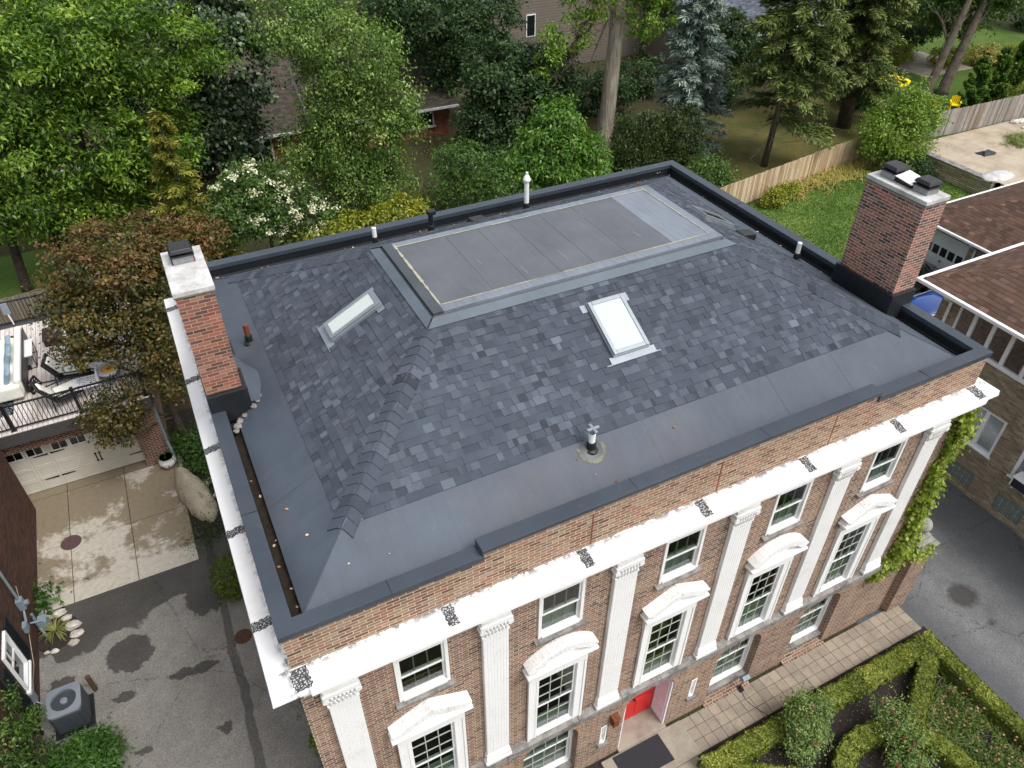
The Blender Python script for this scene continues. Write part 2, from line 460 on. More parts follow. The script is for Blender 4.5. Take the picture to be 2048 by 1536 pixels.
M['gdoor_w'] = m_plain('white garage door', srgb(206, 211, 213), .45, .3, var=.04, sc=2)
M['fascia'] = m_plain('dark grey deck fascia', srgb(72, 70, 72), .6, .3, var=.1)
M['tarp'] = m_plain('beige cover fabric', srgb(168, 158, 138), .9, .1, var=.18, sc=4, bump=.006)
M['cushion'] = m_plain('cream cushion fabric', srgb(222, 222, 212), .95, .1, var=.06)
M['bluecush'] = m_plain('grey blue cushion fabric', srgb(132, 150, 164), .95, .1, var=.2, sc=12)
M['blackfab'] = m_plain('black sling fabric', srgb(46, 44, 46), .8, .2, var=.1)
M['brownwood'] = m_plain('dark brown slats', srgb(58, 48, 46), .6, .3, var=.15)
M['trunk'] = m_stone('grey brown bark', srgb(98, 90, 78), srgb(58, 52, 46), 3.)
M['trunk_dark'] = m_stone('dark bark', srgb(72, 64, 56), srgb(40, 36, 32), 3.)
M['birchbark'] = m_stone('white birch bark', srgb(190, 184, 174), srgb(110, 104, 98), 5.)
def m_bark_big():
    w = W('pale furrowed bark', .95, .1)
    a = w.noise(w.scalev(w.ob(), (9, 9, .8)), 1., 5, .7); b = w.noise(w.ob(), 1., 3)
    w.col(w.mix(w.mr(a, .38, .62), srgb(122, 114, 100), w.mix(w.mr(b, .4, .6), srgb(176, 169, 156), srgb(156, 147, 132))))
    w.bump(a, .8, .04); return w.m
M['bigbark'] = m_bark_big()
def m_planks(name, cols, wd=.14):
    w = W(name, .9, .1)
    u, v, _ = w.sep(w.uv()); uu = w.math('DIVIDE', u, wd); c = w.math('FLOOR', uu); f = w.math('FRACT', uu)
    r = w.wn(w.comb(c, 3., 1.)); cc = w.ramp(r, [(i / len(cols), q) for i, q in enumerate(cols)], 'CONSTANT')
    g = w.mr(w.noise(w.scalev(w.uv(), (40, 3, 1)), 1., 4), .3, .7, .75, 1.2)
    cc = w.mix(1., cc, w.comb(g, g, g), 'MULTIPLY')
    st = w.mr(w.noise(w.scalev(w.uv(), (1.3, .25, 1)), 1., 3), .52, .7, 0, .5); cc = w.mix(st, cc, srgb(120, 84, 52))
    w.col(w.mix(w.math('LESS_THAN', f, .07), cc, (.03, .025, .02))); w.bump(w.math('MINIMUM', f, .1), .4, .02); return w.m
M['fence_tan'] = m_planks('tan fence boards', [srgb(196, 176, 146), srgb(180, 158, 128), srgb(206, 190, 164), srgb(172, 146, 114)])
M['fence_grey'] = m_planks('grey fence boards', [srgb(150, 144, 136), srgb(134, 128, 120), srgb(162, 156, 148), srgb(120, 116, 110)])
M['fence_brown'] = m_planks('weathered brown fence boards', [srgb(128, 120, 108), srgb(120, 112, 101), srgb(134, 125, 112)])
M['deckboards'] = m_planks('pale deck boards', [srgb(206, 198, 192), srgb(200, 192, 186), srgb(210, 203, 198)], .14)
def m_siding(name, c, h=.2):
    w = W(name, .6, .3); u, v, _ = w.sep(w.uv()); f = w.math('FRACT', w.math('DIVIDE', v, h))
    w.col(w.mix(w.math('LESS_THAN', f, .12), c, tuple(q * .35 for q in c))); w.bump(f, .6, .02); return w.m
M['siding'] = m_siding('taupe lap siding', srgb(116, 108, 98))
M['siding_y'] = m_plain('ochre render', srgb(150, 132, 62), .8, .1)
M['stonewall'] = m_brick('ledge stone wall', [srgb(*c) for c in ((172, 164, 134), (158, 150, 122), (184, 176, 148), (148, 140, 112))], srgb(104, 98, 80), w_=.9, h=.1, joint=.03, seed=9., dirt=.15)

def m_ground():
    w = W('garden soil and thin grass', .95, .1)
    a = w.noise(w.ob(), .25, 5, .6); b = w.noise(w.ob(), 3., 5, .7); c = w.noise(w.ob(), 25, 3, .7)
    cc = w.mix(w.mr(a, .42, .58), srgb(58, 66, 38), srgb(62, 54, 42)); cc = w.mix(w.mr(b, .5, .7, 0, .7), cc, srgb(80, 78, 46))
    k = w.mr(c, .3, .7, .6, 1.3); w.col(w.mix(1., cc, w.comb(k, k, k), 'MULTIPLY')); w.bump(c, .5, .03); return w.m
M['ground'] = m_ground()
def m_lawn(name, c0, c1):
    w = W(name, .95, .1)
    a = w.noise(w.ob(), .5, 4, .6); c = w.noise(w.ob(), 18, 4, .75); d = w.noise(w.ob(), 2.2, 3)
    cc = w.mix(w.mr(w.math('ADD', a, w.math('MULTIPLY', d, .3)), .5, .8), c0, c1); k = w.mr(c, .3, .7, .6, 1.35)
    w.col(w.mix(1., cc, w.comb(k, k, k), 'MULTIPLY')); w.bump(c, .7, .04); return w.m
M['lawn'] = m_lawn('green lawn', srgb(78, 104, 48), srgb(116, 130, 74))
M['lawn_dry'] = m_lawn('dry lawn', srgb(74, 78, 42), srgb(98, 90, 54))
M['lawn_far'] = m_lawn('shaded lawn', srgb(68, 92, 42), srgb(84, 104, 48))
M['sand'] = m_stone('raked sand', srgb(172, 160, 142), srgb(140, 126, 106), .8)
M['mulch'] = m_plain('dark mulch', srgb(52, 46, 44), .95, .1, var=.35, sc=12, bump=.02)

def m_asphalt(name, c, wet=False):
    w = W(name, .9, .25)
    v1 = w.noise(w.ob(), 70, 3, .85); v2 = w.wn(w.scalev(w.ob(), (1, 1, 0))); a = w.noise(w.ob(), .8, 5, .6); b = w.noise(w.ob(), 7, 4)
    sp = w.vor(w.ob(), 55, 'F1', 'Color'); sx, sy, sz = w.sep(sp)
    k = w.math('MULTIPLY', w.mr(v1, .3, .7, .7, 1.3), w.mr(a, .3, .7, .78, 1.2)); k = w.math('MULTIPLY', k, w.mr(sx, 0, 1, .72, 1.35))
    c1 = w.mix(w.mr(b, .5, .8, 0, .25), c, srgb(120, 112, 98))
    cc = w.mix(1., c1, w.comb(k, k, k), 'MULTIPLY')
    x, y, z = w.sep(w.ob())
    if wet:
        nn = w.math('MULTIPLY', w.math('SUBTRACT', w.noise(w.ob(), .9, 4, .5, .4), .5), 2.6)
        y2 = w.math('ADD', y, nn)
        m = w.mr(w.math('SUBTRACT', y2, w.math('MULTIPLY', w.math('ADD', x, 6.), .18)), 8.62, 8.74)
        for (px, py, r, sx_) in ((-3.95, 8.15, .62, 1.), (-2.75, 6.9, .36, .42), (-2.25, 6.85, .38, .5), (-4.2, 6.9, .3, .5), (-1.85, 9.2, .55, 1.4), (-2.0, 4.9, .2, 1.), (-1.2, 9.9, .5, 1.), (-3.9, 5.2, .22, .5), (-5.6, 7.9, .35, 1.)):
            dx = w.math('SUBTRACT', x, px); dy = w.math('DIVIDE', w.math('SUBTRACT', y, py), sx_)
            d = w.math('SQRT', w.math('ADD', w.math('MULTIPLY', dx, dx), w.math('MULTIPLY', dy, dy)))
            d = w.math('ADD', d, w.math('MULTIPLY', w.math('SUBTRACT', w.noise(w.ob(), 4.2, 5, .65), .5), .62))
            m = w.math('MAXIMUM', m, w.mr(d, r, r - .05))
        cc = w.mix(w.math('MULTIPLY', m, .72), cc, (.012, .011, .01)); w.rough(w.mr(m, 0, 1, .9, .6))
        s = w.mr(w.math('ABSOLUTE', w.math('ADD', w.math('ADD', x, 1.42), w.math('MULTIPLY', w.math('SUBTRACT', w.noise(w.ob(), .8, 2), .5), .35))), .1, .13, 1, 0)
        cc = w.mix(w.math('MULTIPLY', s, .55), cc, (.02, .02, .02))
    else:
        tr = w.mr(w.math('ABSOLUTE', w.math('SUBTRACT', w.math('ADD', x, w.math('MULTIPLY', w.noise(w.ob(), .5, 3), .8)), 18.3)), .7, 1.7, 0, .6); cc = w.mix(tr, cc, (.05, .053, .06))
        for (px, py, r) in ((17.85, -.75, .55), (17.8, -1.75, .2)):
            dx = w.math('SUBTRACT', x, px); dy = w.math('MULTIPLY', w.math('SUBTRACT', y, py), 1.2)
            d = w.math('ADD', w.math('SQRT', w.math('ADD', w.math('MULTIPLY', dx, dx), w.math('MULTIPLY', dy, dy))), w.math('MULTIPLY', w.math('SUBTRACT', w.noise(w.ob(), 5, 4), .5), .3))
            cc = w.mix(w.mr(d, r, r - .2, 0, .7), cc, (.03, .025, .02))
    cr = w.vor(w.math('ADD', 0., 0.) if False else w.ob(), .22, 'DISTANCE_TO_EDGE'); crn = w.math('ADD', cr, w.math('MULTIPLY', w.math('SUBTRACT', w.noise(w.ob(), 5, 4), .5), .05))
    cc = w.mix(w.math('MULTIPLY', w.math('LESS_THAN', w.math('ABSOLUTE', crn), .002), .4), cc, (.012, .012, .012))
    w.col(cc); w.bump(w.math('ADD', v1, sx), .5, .006); return w.m
M['asphalt_l'] = m_asphalt('worn asphalt', srgb(124, 121, 116), True)
M['asphalt_r'] = m_asphalt('coarse grey asphalt', srgb(108, 109, 110))

def m_concrete():
    w = W('damp patched concrete', .85, .25)
    x, y, z = w.sep(w.ob())
    a = w.noise(w.ob(), .42, 5, .6, .4); b = w.noise(w.ob(), 7, 5, .7); g = w.noise(w.ob(), 90, 2, .8)
    wet = w.mr(w.math('ADD', a, w.math('MULTIPLY', w.math('SUBTRACT', b, .5), .16)), .45, .51)
    band = w.mr(w.math('ADD', y, w.math('MULTIPLY', a, .8)), 11.55, 11.75); wet = w.math('MULTIPLY', wet, band)
    apron = w.math('GREATER_THAN', y, 15.43); wet = w.math('MAXIMUM', wet, apron)
    dry = w.mix(w.mr(b, .4, .7), srgb(184, 178, 166), srgb(164, 157, 143)); dk = w.mix(w.mr(b, .4, .7), srgb(132, 121, 102), srgb(122, 110, 92))
    cc = w.mix(wet, dry, dk); k = w.mr(g, .3, .7, .88, 1.12); w.col(w.mix(1., cc, w.comb(k, k, k), 'MULTIPLY'))
    w.rough(w.mr(wet, 0, 1, .9, .6)); w.bump(g, .3, .003); return w.m
M['concrete'] = m_concrete()
def m_paver():
    w = W('pinkish concrete pavers', .9, .2)
    u, v, _ = w.sep(w.ob()); cx = w.math('FLOOR', w.math('DIVIDE', w.math('SUBTRACT', u, 8.23), .2833)); cy = w.math('FLOOR', w.math('DIVIDE', w.math('ADD', v, .98), .2967))
    r = w.wn(w.comb(cx, cy, 2.)); a = w.noise(w.ob(), 3, 5, .7); g = w.noise(w.ob(), 80, 3, .8)
    cc = w.mix(r, srgb(158, 146, 130), srgb(142, 132, 120)); cc = w.mix(w.mr(a, .45, .7, 0, .7), cc, srgb(120, 110, 98)); k = w.mr(g, .3, .7, .82, 1.15)
    w.col(w.mix(1., cc, w.comb(k, k, k), 'MULTIPLY')); w.bump(g, .3, .004); return w.m
M['paver'] = m_paver()
M['landing'] = m_stone('worn stone landing', srgb(152, 145, 133), srgb(126, 115, 100), 1.6)

L = {}
L['bright'] = m_leaf('bright green leaves', srgb(42, 66, 18), srgb(84, 118, 34), srgb(150, 176, 64))
L['mid'] = m_leaf('mid green leaves', srgb(40, 64, 26), srgb(72, 102, 42), srgb(128, 154, 80))
L['dark'] = m_leaf('dark green leaves', srgb(30, 48, 26), srgb(50, 76, 38), srgb(92, 120, 70))
L['linden'] = m_leaf('blue green leaves', srgb(30, 46, 26), srgb(50, 72, 40), srgb(140, 160, 126), .2)
L['birch'] = m_leaf('birch leaves', srgb(54, 80, 30), srgb(96, 126, 50), srgb(164, 184, 104))
L['gold'] = m_leaf('golden cypress sprays', srgb(70, 78, 30), srgb(112, 116, 44), srgb(160, 158, 74))
L['maple'] = m_leaf('bronze maple leaves', srgb(46, 52, 22), srgb(84, 84, 38), srgb(130, 100, 54), .25)
L['maple_top'] = m_leaf('russet maple leaves', srgb(66, 58, 30), srgb(106, 82, 46), srgb(134, 92, 58), .25)
L['magnolia'] = m_leaf('lush green leaves', srgb(50, 80, 26), srgb(84, 124, 40), srgb(142, 172, 80))
L['yellow'] = m_leaf('yellow green leaves', srgb(76, 92, 28), srgb(132, 140, 40), srgb(184, 172, 62))
L['spruce'] = m_leaf('olive spruce needles', srgb(40, 56, 26), srgb(80, 98, 46), srgb(134, 146, 80), .1)
L['bluespruce'] = m_leaf('blue spruce needles', srgb(64, 84, 76), srgb(120, 140, 128), srgb(180, 194, 184), .08)
L['yew'] = m_leaf('olive yew foliage', srgb(30, 42, 16), srgb(54, 70, 26), srgb(90, 106, 44), .1)
L['arb'] = m_leaf('arborvitae sprays', srgb(34, 62, 18), srgb(66, 100, 30), srgb(112, 142, 50), .1)
L['box'] = m_leaf('boxwood leaves', srgb(58, 72, 20), srgb(104, 116, 36), srgb(176, 176, 84), .15)
L['boxball'] = m_leaf('round shrub leaves', srgb(50, 66, 20), srgb(84, 102, 32), srgb(128, 138, 54), .15)
L['lime'] = m_leaf('lime green leaves', srgb(62, 88, 26), srgb(108, 138, 42), srgb(168, 188, 88))
L['ivy'] = m_leaf('ivy leaves', srgb(86, 106, 34), srgb(138, 156, 56), srgb(184, 190, 88), .3)
L['rose'] = m_leaf('rose leaves', srgb(60, 80, 38), srgb(104, 128, 62), srgb(156, 172, 100), .25)
L['strap'] = m_leaf('strap leaves', srgb(58, 84, 30), srgb(112, 128, 58), srgb(176, 160, 110), .2)
L['straw'] = m_leaf('yellowing grass blades', srgb(104, 110, 50), srgb(166, 158, 78), srgb(204, 182, 120), .2)
L['hosta'] = m_leaf('fern leaves', srgb(36, 60, 22), srgb(62, 98, 34), srgb(96, 134, 52), .2)
L['flower_w'] = m_leaf('cream flowers', srgb(190, 190, 150), srgb(220, 220, 190), srgb(236, 236, 214), .2)
L['flower_p'] = m_leaf('pink flowers', srgb(190, 70, 96), srgb(214, 110, 130), srgb(232, 170, 180), .2)
L['flower_o'] = m_leaf('spent coneflower heads', srgb(120, 70, 62), srgb(160, 108, 90), srgb(190, 158, 130), .2)
L['twig'] = M['trunk']
L['chips'] = m_leaf('pale wood chips', srgb(110, 96, 78), srgb(168, 156, 130), srgb(214, 204, 180), .0)
L['litter'] = m_leaf('fallen brown leaves', srgb(120, 70, 44), srgb(176, 128, 92), srgb(216, 200, 180), .0)
L['grass'] = m_leaf('lawn blades', srgb(70, 104, 40), srgb(100, 136, 56), srgb(140, 158, 84), .2)
# ------------------------------------------------------------------ the brick house
WX, DY = 14.4, 10.8
house = thing('brick_house', 'large red brick house with charcoal hipped roof, white cornice and six white pilasters', 'house', (0, 0, 0))

def ring(mb, prof, close=True):
    """mitred ring round the house from (outward offset, z) pairs"""
    def cor(o): return [(-o, -o), (WX + o, -o), (WX + o, DY + o), (-o, DY + o)]
    n = len(prof)
    for i in range(n if close else n - 1):
        (o0, z0), (o1, z1) = prof[i], prof[(i + 1) % n]
        a, b = cor(o0), cor(o1)
        for k in range(4):
            m = (k + 1) % 4
            mb.face((*a[k], z0), (*a[m], z0), (*b[m], z1), (*b[k], z1))
    return mb

BAYS = [1.9, 4.51, 7.12, 9.74, 12.36]
NH = .69; SPR, CRN = 1.86, 2.44
# front wall with its openings
holes = []
for c in BAYS:
    holes.append((c - .46, c + .46, 6.56, 7.80)); holes.append((c - .45, c + .45, 3.02, 5.22)); holes.append((c - NH, c + NH, 0., CRN))
SL = [(5.82, 5.99, .92, 1.68), (8.38, 8.55, .92, 1.68)]
holes += SL
xs = sorted({0., WX, *[h[0] for h in holes], *[h[1] for h in holes]}); zs = sorted({0., 8.5, *[h[2] for h in holes], *[h[3] for h in holes]})
mb = MB()
for i in range(len(xs) - 1):
    for j in range(len(zs) - 1):
        cx, cz = (xs[i] + xs[i + 1]) / 2, (zs[j] + zs[j + 1]) / 2
        if any(h[0] < cx < h[1] and h[2] < cz < h[3] for h in holes): continue
        mb.face((xs[i], 0, zs[j]), (xs[i + 1], 0, zs[j]), (xs[i + 1], 0, zs[j + 1]), (xs[i], 0, zs[j + 1]))
def arch(c, k, n=20):
    t = PI * k / n; p = .72
    return (c - NH * math.copysign(abs(math.cos(t)) ** p, math.cos(t)), SPR + (CRN - SPR) * math.sin(t) ** p)
for c in BAYS:
    dp = .55 if abs(c - 7.12) < .1 else .234
    for k in range(20):
        a, b = arch(c, k), arch(c, k + 1)
        mb.face((a[0], 0, a[1]), (b[0], 0, b[1]), (b[0], 0, CRN), (a[0], 0, CRN))
        mb.face((a[0], 0, a[1]), (b[0], 0, b[1]), (b[0], dp, b[1]), (a[0], dp, a[1]))
    for s in (-1, 1):
        mb.face((c + s * NH, 0, 0), (c + s * NH, dp, 0), (c + s * NH, dp, SPR), (c + s * NH, 0, SPR))
    if dp < .5:
        mb.box(c - NH, c + NH, .19, .3, 0, .33)
for h in holes:
    if h[2] > .5:
        x0, x1, z0, z1 = h
        for q in (((x0, 0, z0), (x0, .3, z0), (x0, .3, z1), (x0, 0, z1)), ((x1, 0, z0), (x1, .3, z0), (x1, .3, z1), (x1, 0, z1)), ((x0, 0, z1), (x1, 0, z1), (x1, .3, z1), (x0, .3, z1)), ((x0, 0, z0), (x1, 0, z0), (x1, .3, z0), (x0, .3, z0))):
            mb.face(*q)
mb.build('wall', M['brick'], house, recalc=False)
# soldier brick arch rings and sills of the ground floor niches
for c in BAYS:
    mb = MB()
    for k in range(20):
        a, b = arch(c, k + .06), arch(c, k + .94)
        def o(p, e=.2): return (c + (p[0] - c) * (1 + e / NH * .95), SPR + (p[1] - SPR) * 1.0 + e * max(.0, (p[1] - SPR) / (CRN - SPR)))
        a2, b2 = o(a), o(b)
        mb.prism([(a[0], 0, a[1]), (b[0], 0, b[1]), (b2[0], 0, b2[1]), (a2[0], 0, a2[1])], (0, -.006, 0), (0, .01, 0))
    mb.build('brick_arch', M['brick_par'], house)
    if abs(c - 7.12) > .1:
        mb = MB()
        for k in range(18):
            x0 = c - NH - .05 + k * .0822
            mb.hexa([(x0, -.13, -.02), (x0 + .072, -.13, -.02), (x0 + .072, .19, -.02), (x0, .19, -.02), (x0, -.13, .05), (x0 + .072, -.13, .05), (x0 + .072, .19, .12), (x0, .19, .12)])
        mb.build('brick_sill', M['brick'], house)
mb = MB(); mb.face((0, 0, 0), (0, DY, 0), (0, DY, 8.5), (0, 0, 8.5)); mb.build('wall', M['brick'], house, recalc=False)
mb = MB(); mb.face((WX, 0, 0), (WX, DY, 0), (WX, DY, 8.5), (WX, 0, 8.5)); mb.build('wall', M['brick'], house, recalc=False)
mb = MB(); mb.face((0, DY, 0), (WX, DY, 0), (WX, DY, 8.5), (0, DY, 8.5)); mb.build('wall', M['brick'], house, recalc=False)
# parapet
mb = MB(); ring(mb, [(0, 8.5), (0, 9.385), (-.2, 9.385), (-.2, 8.5)])
mb.box(3.06, 11.26, .0, .2, 9.385, 9.545)
mb.build('parapet', M['brick_par'], house)
mb = MB()
for x in (5.0, 7.6, 10.25): mb.box(x - .012, x + .012, -.004, .01, 8.66, 9.40)
mb.build('expansion_joint', M['clay'], house)
# cornice, frieze
mb = MB(); ring(mb, [(0, 8.22), (0, 8.645), (.35, 8.59), (.365, 8.47), (.3, 8.45), (.27, 8.36), (.13, 8.32), (.1, 8.22)])
P = [(0, -.36, 8.592), (0, -.44, 8.578), (0, -.44, 8.475), (0, -.36, 8.465)]
mb.prism(P, (.17, 0, 0), (14.27, 0, 0))
corn = mb.build('cornice', M['cornice'], house, bevel=.008)
def tarp(x0, x1, y0, y1, left=False):
    mb = MB()
    n = 10; e = []
    for i in range(n + 1):
        t = i / n; a = rnd.uniform(-.02, .02); b = rnd.uniform(-.02, .02)
        e.append((t, a, b))
    zf = lambda o: 8.645 - o * .157 + .004
    for i in range(n):
        (t0, a0, b0), (t1, a1, b1) = e[i], e[i + 1]
        o0, o1 = .02 + t0 * .335, .02 + t1 * .335
        if left: mb.face((-o0, y0 + a0, zf(o0)), (-o1, y0 + a1, zf(o1)), (-o1, y1 + b1, zf(o1)), (-o0, y1 + b0, zf(o0)))
        else: mb.face((x0 + a0, -o0, zf(o0)), (x0 + a1, -o1, zf(o1)), (x1 + b1, -o1, zf(o1)), (x1 + b0, -o0, zf(o0)))
    mb.build('tar_patch', M['tar'], corn)
tarp(-.02, .23, 0, 0)
for x in (2.4, 4.8, 7.2, 9.6, 11.95): tarp(x - .09, x + .09, 0, 0)
tarp(14.12, 14.36, 0, 0)
for y in (.95, 2.95, 5.2, 7.55, 10.6): tarp(0, 0, y - .09, y + .09, True)
mb = MB(); mb.box(.05, 14.35, -.085, 0, 7.96, 8.25); mb.build('frieze', M['white_old'], house, bevel=.006)
# belt course
mb = MB(); x = -.04
for k in range(12):
    x1 = min(x + [1.02, 1.5, .9, 1.7, 1.1][k % 5], 14.45)
    if x1 - x > .1: mb.hexa([(x, -.15, 2.74), (x1 - .008, -.15, 2.74), (x1 - .008, -.0, 2.74), (x, -.0, 2.74), (x, -.15, 2.93), (x1 - .008, -.15, 2.93), (x1 - .008, 0, 2.985), (x, 0, 2.985)])
    x = x1
mb.build('belt_course', M['sill'], house, bevel=.008)
# pilasters
PIL = [.58, 3.19, 5.79, 8.43, 11.02, 13.61]
for c in PIL:
    mb = MB(); hw = .235
    mb.box(c - hw, c + hw, -.09, 0, 3.3, 7.5)
    for k in range(8):
        x = c - hw + .012 + k * (2 * hw - .024) / 7.45
        mb.box(x, x + .05, -.0945, -.089, 3.38, 7.44)
    p = mb.build('pilaster', M['white'], house, bevel=.004)
    mb = MB()
    mb.box(c - hw - .02, c + hw + .02, -.115, 0, 7.44, 7.5)
    mb.hexa([(c - hw, -.1, 7.5), (c + hw, -.1, 7.5), (c + hw, 0, 7.5), (c - hw, 0, 7.5), (c - hw - .03, -.14, 7.78), (c + hw + .03, -.14, 7.78), (c + hw + .03, 0, 7.78), (c - hw - .03, 0, 7.78)])
    mb.box(c - hw - .06, c + hw + .06, -.17, 0, 7.78, 7.86); mb.box(c - hw - .035, c + hw + .035, -.145, 0, 7.86, 7.955)
    for k in range(7):
        x = c - .19 + k * .0633
        mb.tube([(x, -.098, 7.5), (x, -.125, 7.6), (x, -.15, 7.66)], [.026, .03, .012], 8)
        mb.tube([(x + .03, -.118, 7.62), (x + .03, -.145, 7.72), (x + .03, -.165, 7.765)], [.022, .027, .012], 8)
    for s in (-1, 1): mb.tube([(c + s * (hw + .02), -.17, 7.71), (c + s * (hw + .02), -.02, 7.71)], .055, 12)
    mb.build('capital', M['white_old'], p, bevel=.004)
    mb = MB(); mb.box(c - hw - .055, c + hw + .055, -.155, 0, 2.975, 3.07); mb.box(c - hw - .035, c + hw + .035, -.135, 0, 3.07, 3.17)
    mb.hexa([(c - hw - .035, -.13, 3.17), (c + hw + .035, -.13, 3.17), (c + hw + .035, 0, 3.17), (c - hw - .035, 0, 3.17), (c - hw - .01, -.1, 3.31), (c + hw + .01, -.1, 3.31), (c + hw + .01, 0, 3.31), (c - hw - .01, 0, 3.31)])
    mb.build('base', M['white_old'], p, bevel=.012)

def sash_window(parent, x0, x1, z0, z1, y, cols, ru, rl, fw=.05, blind=.4, storm=False, mat=None, bmat=None, name='window', split=.5, depth=.45, upblind=0.):
    mat = mat or M['white']
    mb = MB()
    mb.box(x0, x0 + fw, y - .03, y + .07, z0, z1); mb.box(x1 - fw, x1, y - .03, y + .07, z0, z1)
    mb.box(x0 + fw, x1 - fw, y - .03, y + .07, z1 - fw, z1); mb.box(x0 + fw, x1 - fw, y - .05, y + .07, z0, z0 + fw)
    wn = mb.build(name, mat, parent, bevel=.005)
    a, b, c, d = x0 + fw, x1 - fw, z0 + fw, z1 - fw
    m = c + (d - c) * split; sw = .036; mw = .016
    mb = MB()
    mu = MB()
    for (q0, q1, yy, rows) in ((m - sw / 2, d, y + .008, ru), (c, m + sw / 2, y + .043, rl)):
        so2 = .03 if storm else 0.
        mb.box(a, a + sw, yy, yy + .032, q0, q1); mb.box(b - sw, b, yy, yy + .032, q0, q1)
        mb.box(a + sw, b - sw, yy, yy + .032, q1 - sw, q1); mb.box(a + sw, b - sw, yy, yy + .032, q0, q0 + sw)
        for k in range(1, cols):
            xx = a + sw + (b - a - 2 * sw) * k / cols; mu.box(xx - mw / 2, xx + mw / 2, yy + .004 + so2, yy + .028 + so2, q0 + sw, q1 - sw)
        for k in range(1, rows):
            zz = q0 + sw + (q1 - q0 - 2 * sw) * k / rows; mu.box(a + sw, b - sw, yy + .006 + so2, yy + .026 + so2, zz - mw / 2, zz + mw / 2)
    mb.build('sash', mat, wn)
    if mu.v: mu.build('muntin', M['muntin'], wn)
    mb = MB(); mb.face((a, y + .024, m), (b, y + .024, m), (b, y + .024, d), (a, y + .024, d)); mb.face((a, y + .06, c), (b, y + .06, c), (b, y + .06, m), (a, y + .06, m))
    mb.build('pane', M['glass'], wn, recalc=False)
    if blind or upblind:
        mb = MB()
        if blind: mb.box(a - .03, b + .03, y + .14, y + .15, c - .2, c + (d - c) * blind)
        if upblind: mb.box(a - .03, b + .03, y + .13, y + .14, d - (d - c) * upblind, d + .1)
        mb.build('blind', bmat or M['blind'], wn)
    mb = MB(); e = .1
    mb.face((x0 - e, y + depth, z0 - .5), (x1 + e, y + depth, z0 - .5), (x1 + e, y + depth, z1 + e), (x0 - e, y + depth, z1 + e))
    mb.face((x0 - e, y + .09, z0 - .3), (x0 - e, y + depth, z0 - .5), (x0 - e, y + depth, z1 + e), (x0 - e, y + .09, z1 + e)); mb.face((x1 + e, y + .09, z0 - .3), (x1 + e, y + depth, z0 - .5), (x1 + e, y + depth, z1 + e), (x1 + e, y + .09, z1 + e))
    mb.face((x0 - e, y + .09, z0 - .3), (x1 + e, y + .09, z0 - .3), (x1 + e, y + depth, z0 - .5), (x0 - e, y + depth, z0 - .5))
    mb.build('interior', M['room'], wn, recalc=False)
    return wn

for i, c in enumerate(BAYS):
    # top floor
    wn = sash_window(house, c - .46, c + .46, 6.56, 7.80, .0, 3, 1, 1, .065, [.0, .42, .46, .44, .45][i], True, M['white'], upblind=[.2, .12, .1, .1, .08][i])
    mb = MB(); mb.hexa([(c - .54, -.1, 6.45), (c + .54, -.1, 6.45), (c + .54, .02, 6.45), (c - .54, .02, 6.45), (c - .54, -.1, 6.52), (c + .54, -.1, 6.52), (c + .54, .02, 6.555), (c - .54, .02, 6.555)])
    mb.build('sill', M['sill'], wn, bevel=.01)
    # tall windows
    wn = sash_window(house, c - .45, c + .45, 3.02, 5.22, -.02, 3, 3, 2, .03, [.26, .2, .22, .3, .3][i], False, M['white'], split=.48)
    mb = MB()
    for s in (-1, 1):
        a, b = sorted((c + s * .43, c + s * .63)); mb.box(a, b, -.06, .02, 2.985, 5.22)
        a, b = sorted((c + s * .43, c + s * .475)); mb.box(a, b, -.07, -.058, 2.985, 5.24); a, b = sorted((c + s * .59, c + s * .645)); mb.box(a, b, -.08, -.058, 2.985, 5.24)
    mb.box(c - .645, c + .645, -.085, .02, 5.22, 5.46); mb.box(c - .61, c + .61, -.11, .0, 5.46, 5.60); mb.box(c - .66, c + .66, -.16, 0, 5.60, 5.70)
    mb.build('casing', M['white'], wn, bevel=.006)
    mb = MB()
    if i % 2 == 0:
        top = [(-.75, 5.93), (-.3, 6.14), (0, 6.27), (.3, 6.14), (.75, 5.93)]; inn = [(-.6, 5.80), (-.28, 5.97), (0, 6.10), (.28, 5.97), (.6, 5.80)]
    else:
        top = []; inn = []
        for k in range(15):
            t = -1 + 2 * k / 14; top.append((.75 * t, 5.92 + .36 * (1 - t * t) ** .9)); inn.append((.6 * t, 5.80 + .30 * (1 - t * t) ** .9))
    for k in range(len(top) - 1):
        A, B, C, D = top[k], top[k + 1], inn[k + 1], inn[k]
        mb.prism([(c + A[0], 0, A[1]), (c + B[0], 0, B[1]), (c + C[0], 0, C[1]), (c + D[0], 0, D[1])], (0, -.24, 0), (0, 0, 0))
        A, B = [(p[0], p[1] - .05) for p in (A, B)]
        mb.prism([(c + A[0] * .97, 0, A[1]), (c + B[0] * .97, 0, B[1]), (c + C[0], 0, C[1] - .05), (c + D[0], 0, D[1] - .05)], (0, -.17, 0), (0, -.002, 0))
    mb.box(c - .76, c + .76, -.25, 0, 5.70, 5.76); mb.box(c - .72, c + .72, -.2, -.001, 5.76, 5.81)
    mb.prism([(c + q[0], 0, q[1]) for q in inn], (0, -.1, 0), (0, -.003, 0))
    mb.build('pediment', M['white_old'], wn, bevel=.01)
    # ground floor
    if abs(c - 7.12) > .1:
        wn = sash_window(house, c - NH + .004, c + NH - .004, .40, 2.40, .225, 4, 2, 2, .06, .62, False, M['white'], upblind=.3, split=.52)
        mb = MB(); mb.hexa([(c - NH, .06, .27), (c + NH, .06, .27), (c + NH, .24, .27), (c - NH, .24, .27), (c - NH, .06, .35), (c + NH, .06, .35), (c + NH, .24, .405), (c - NH, .24, .405)])
        mb.build('sill', M['sill'], wn, bevel=.012)
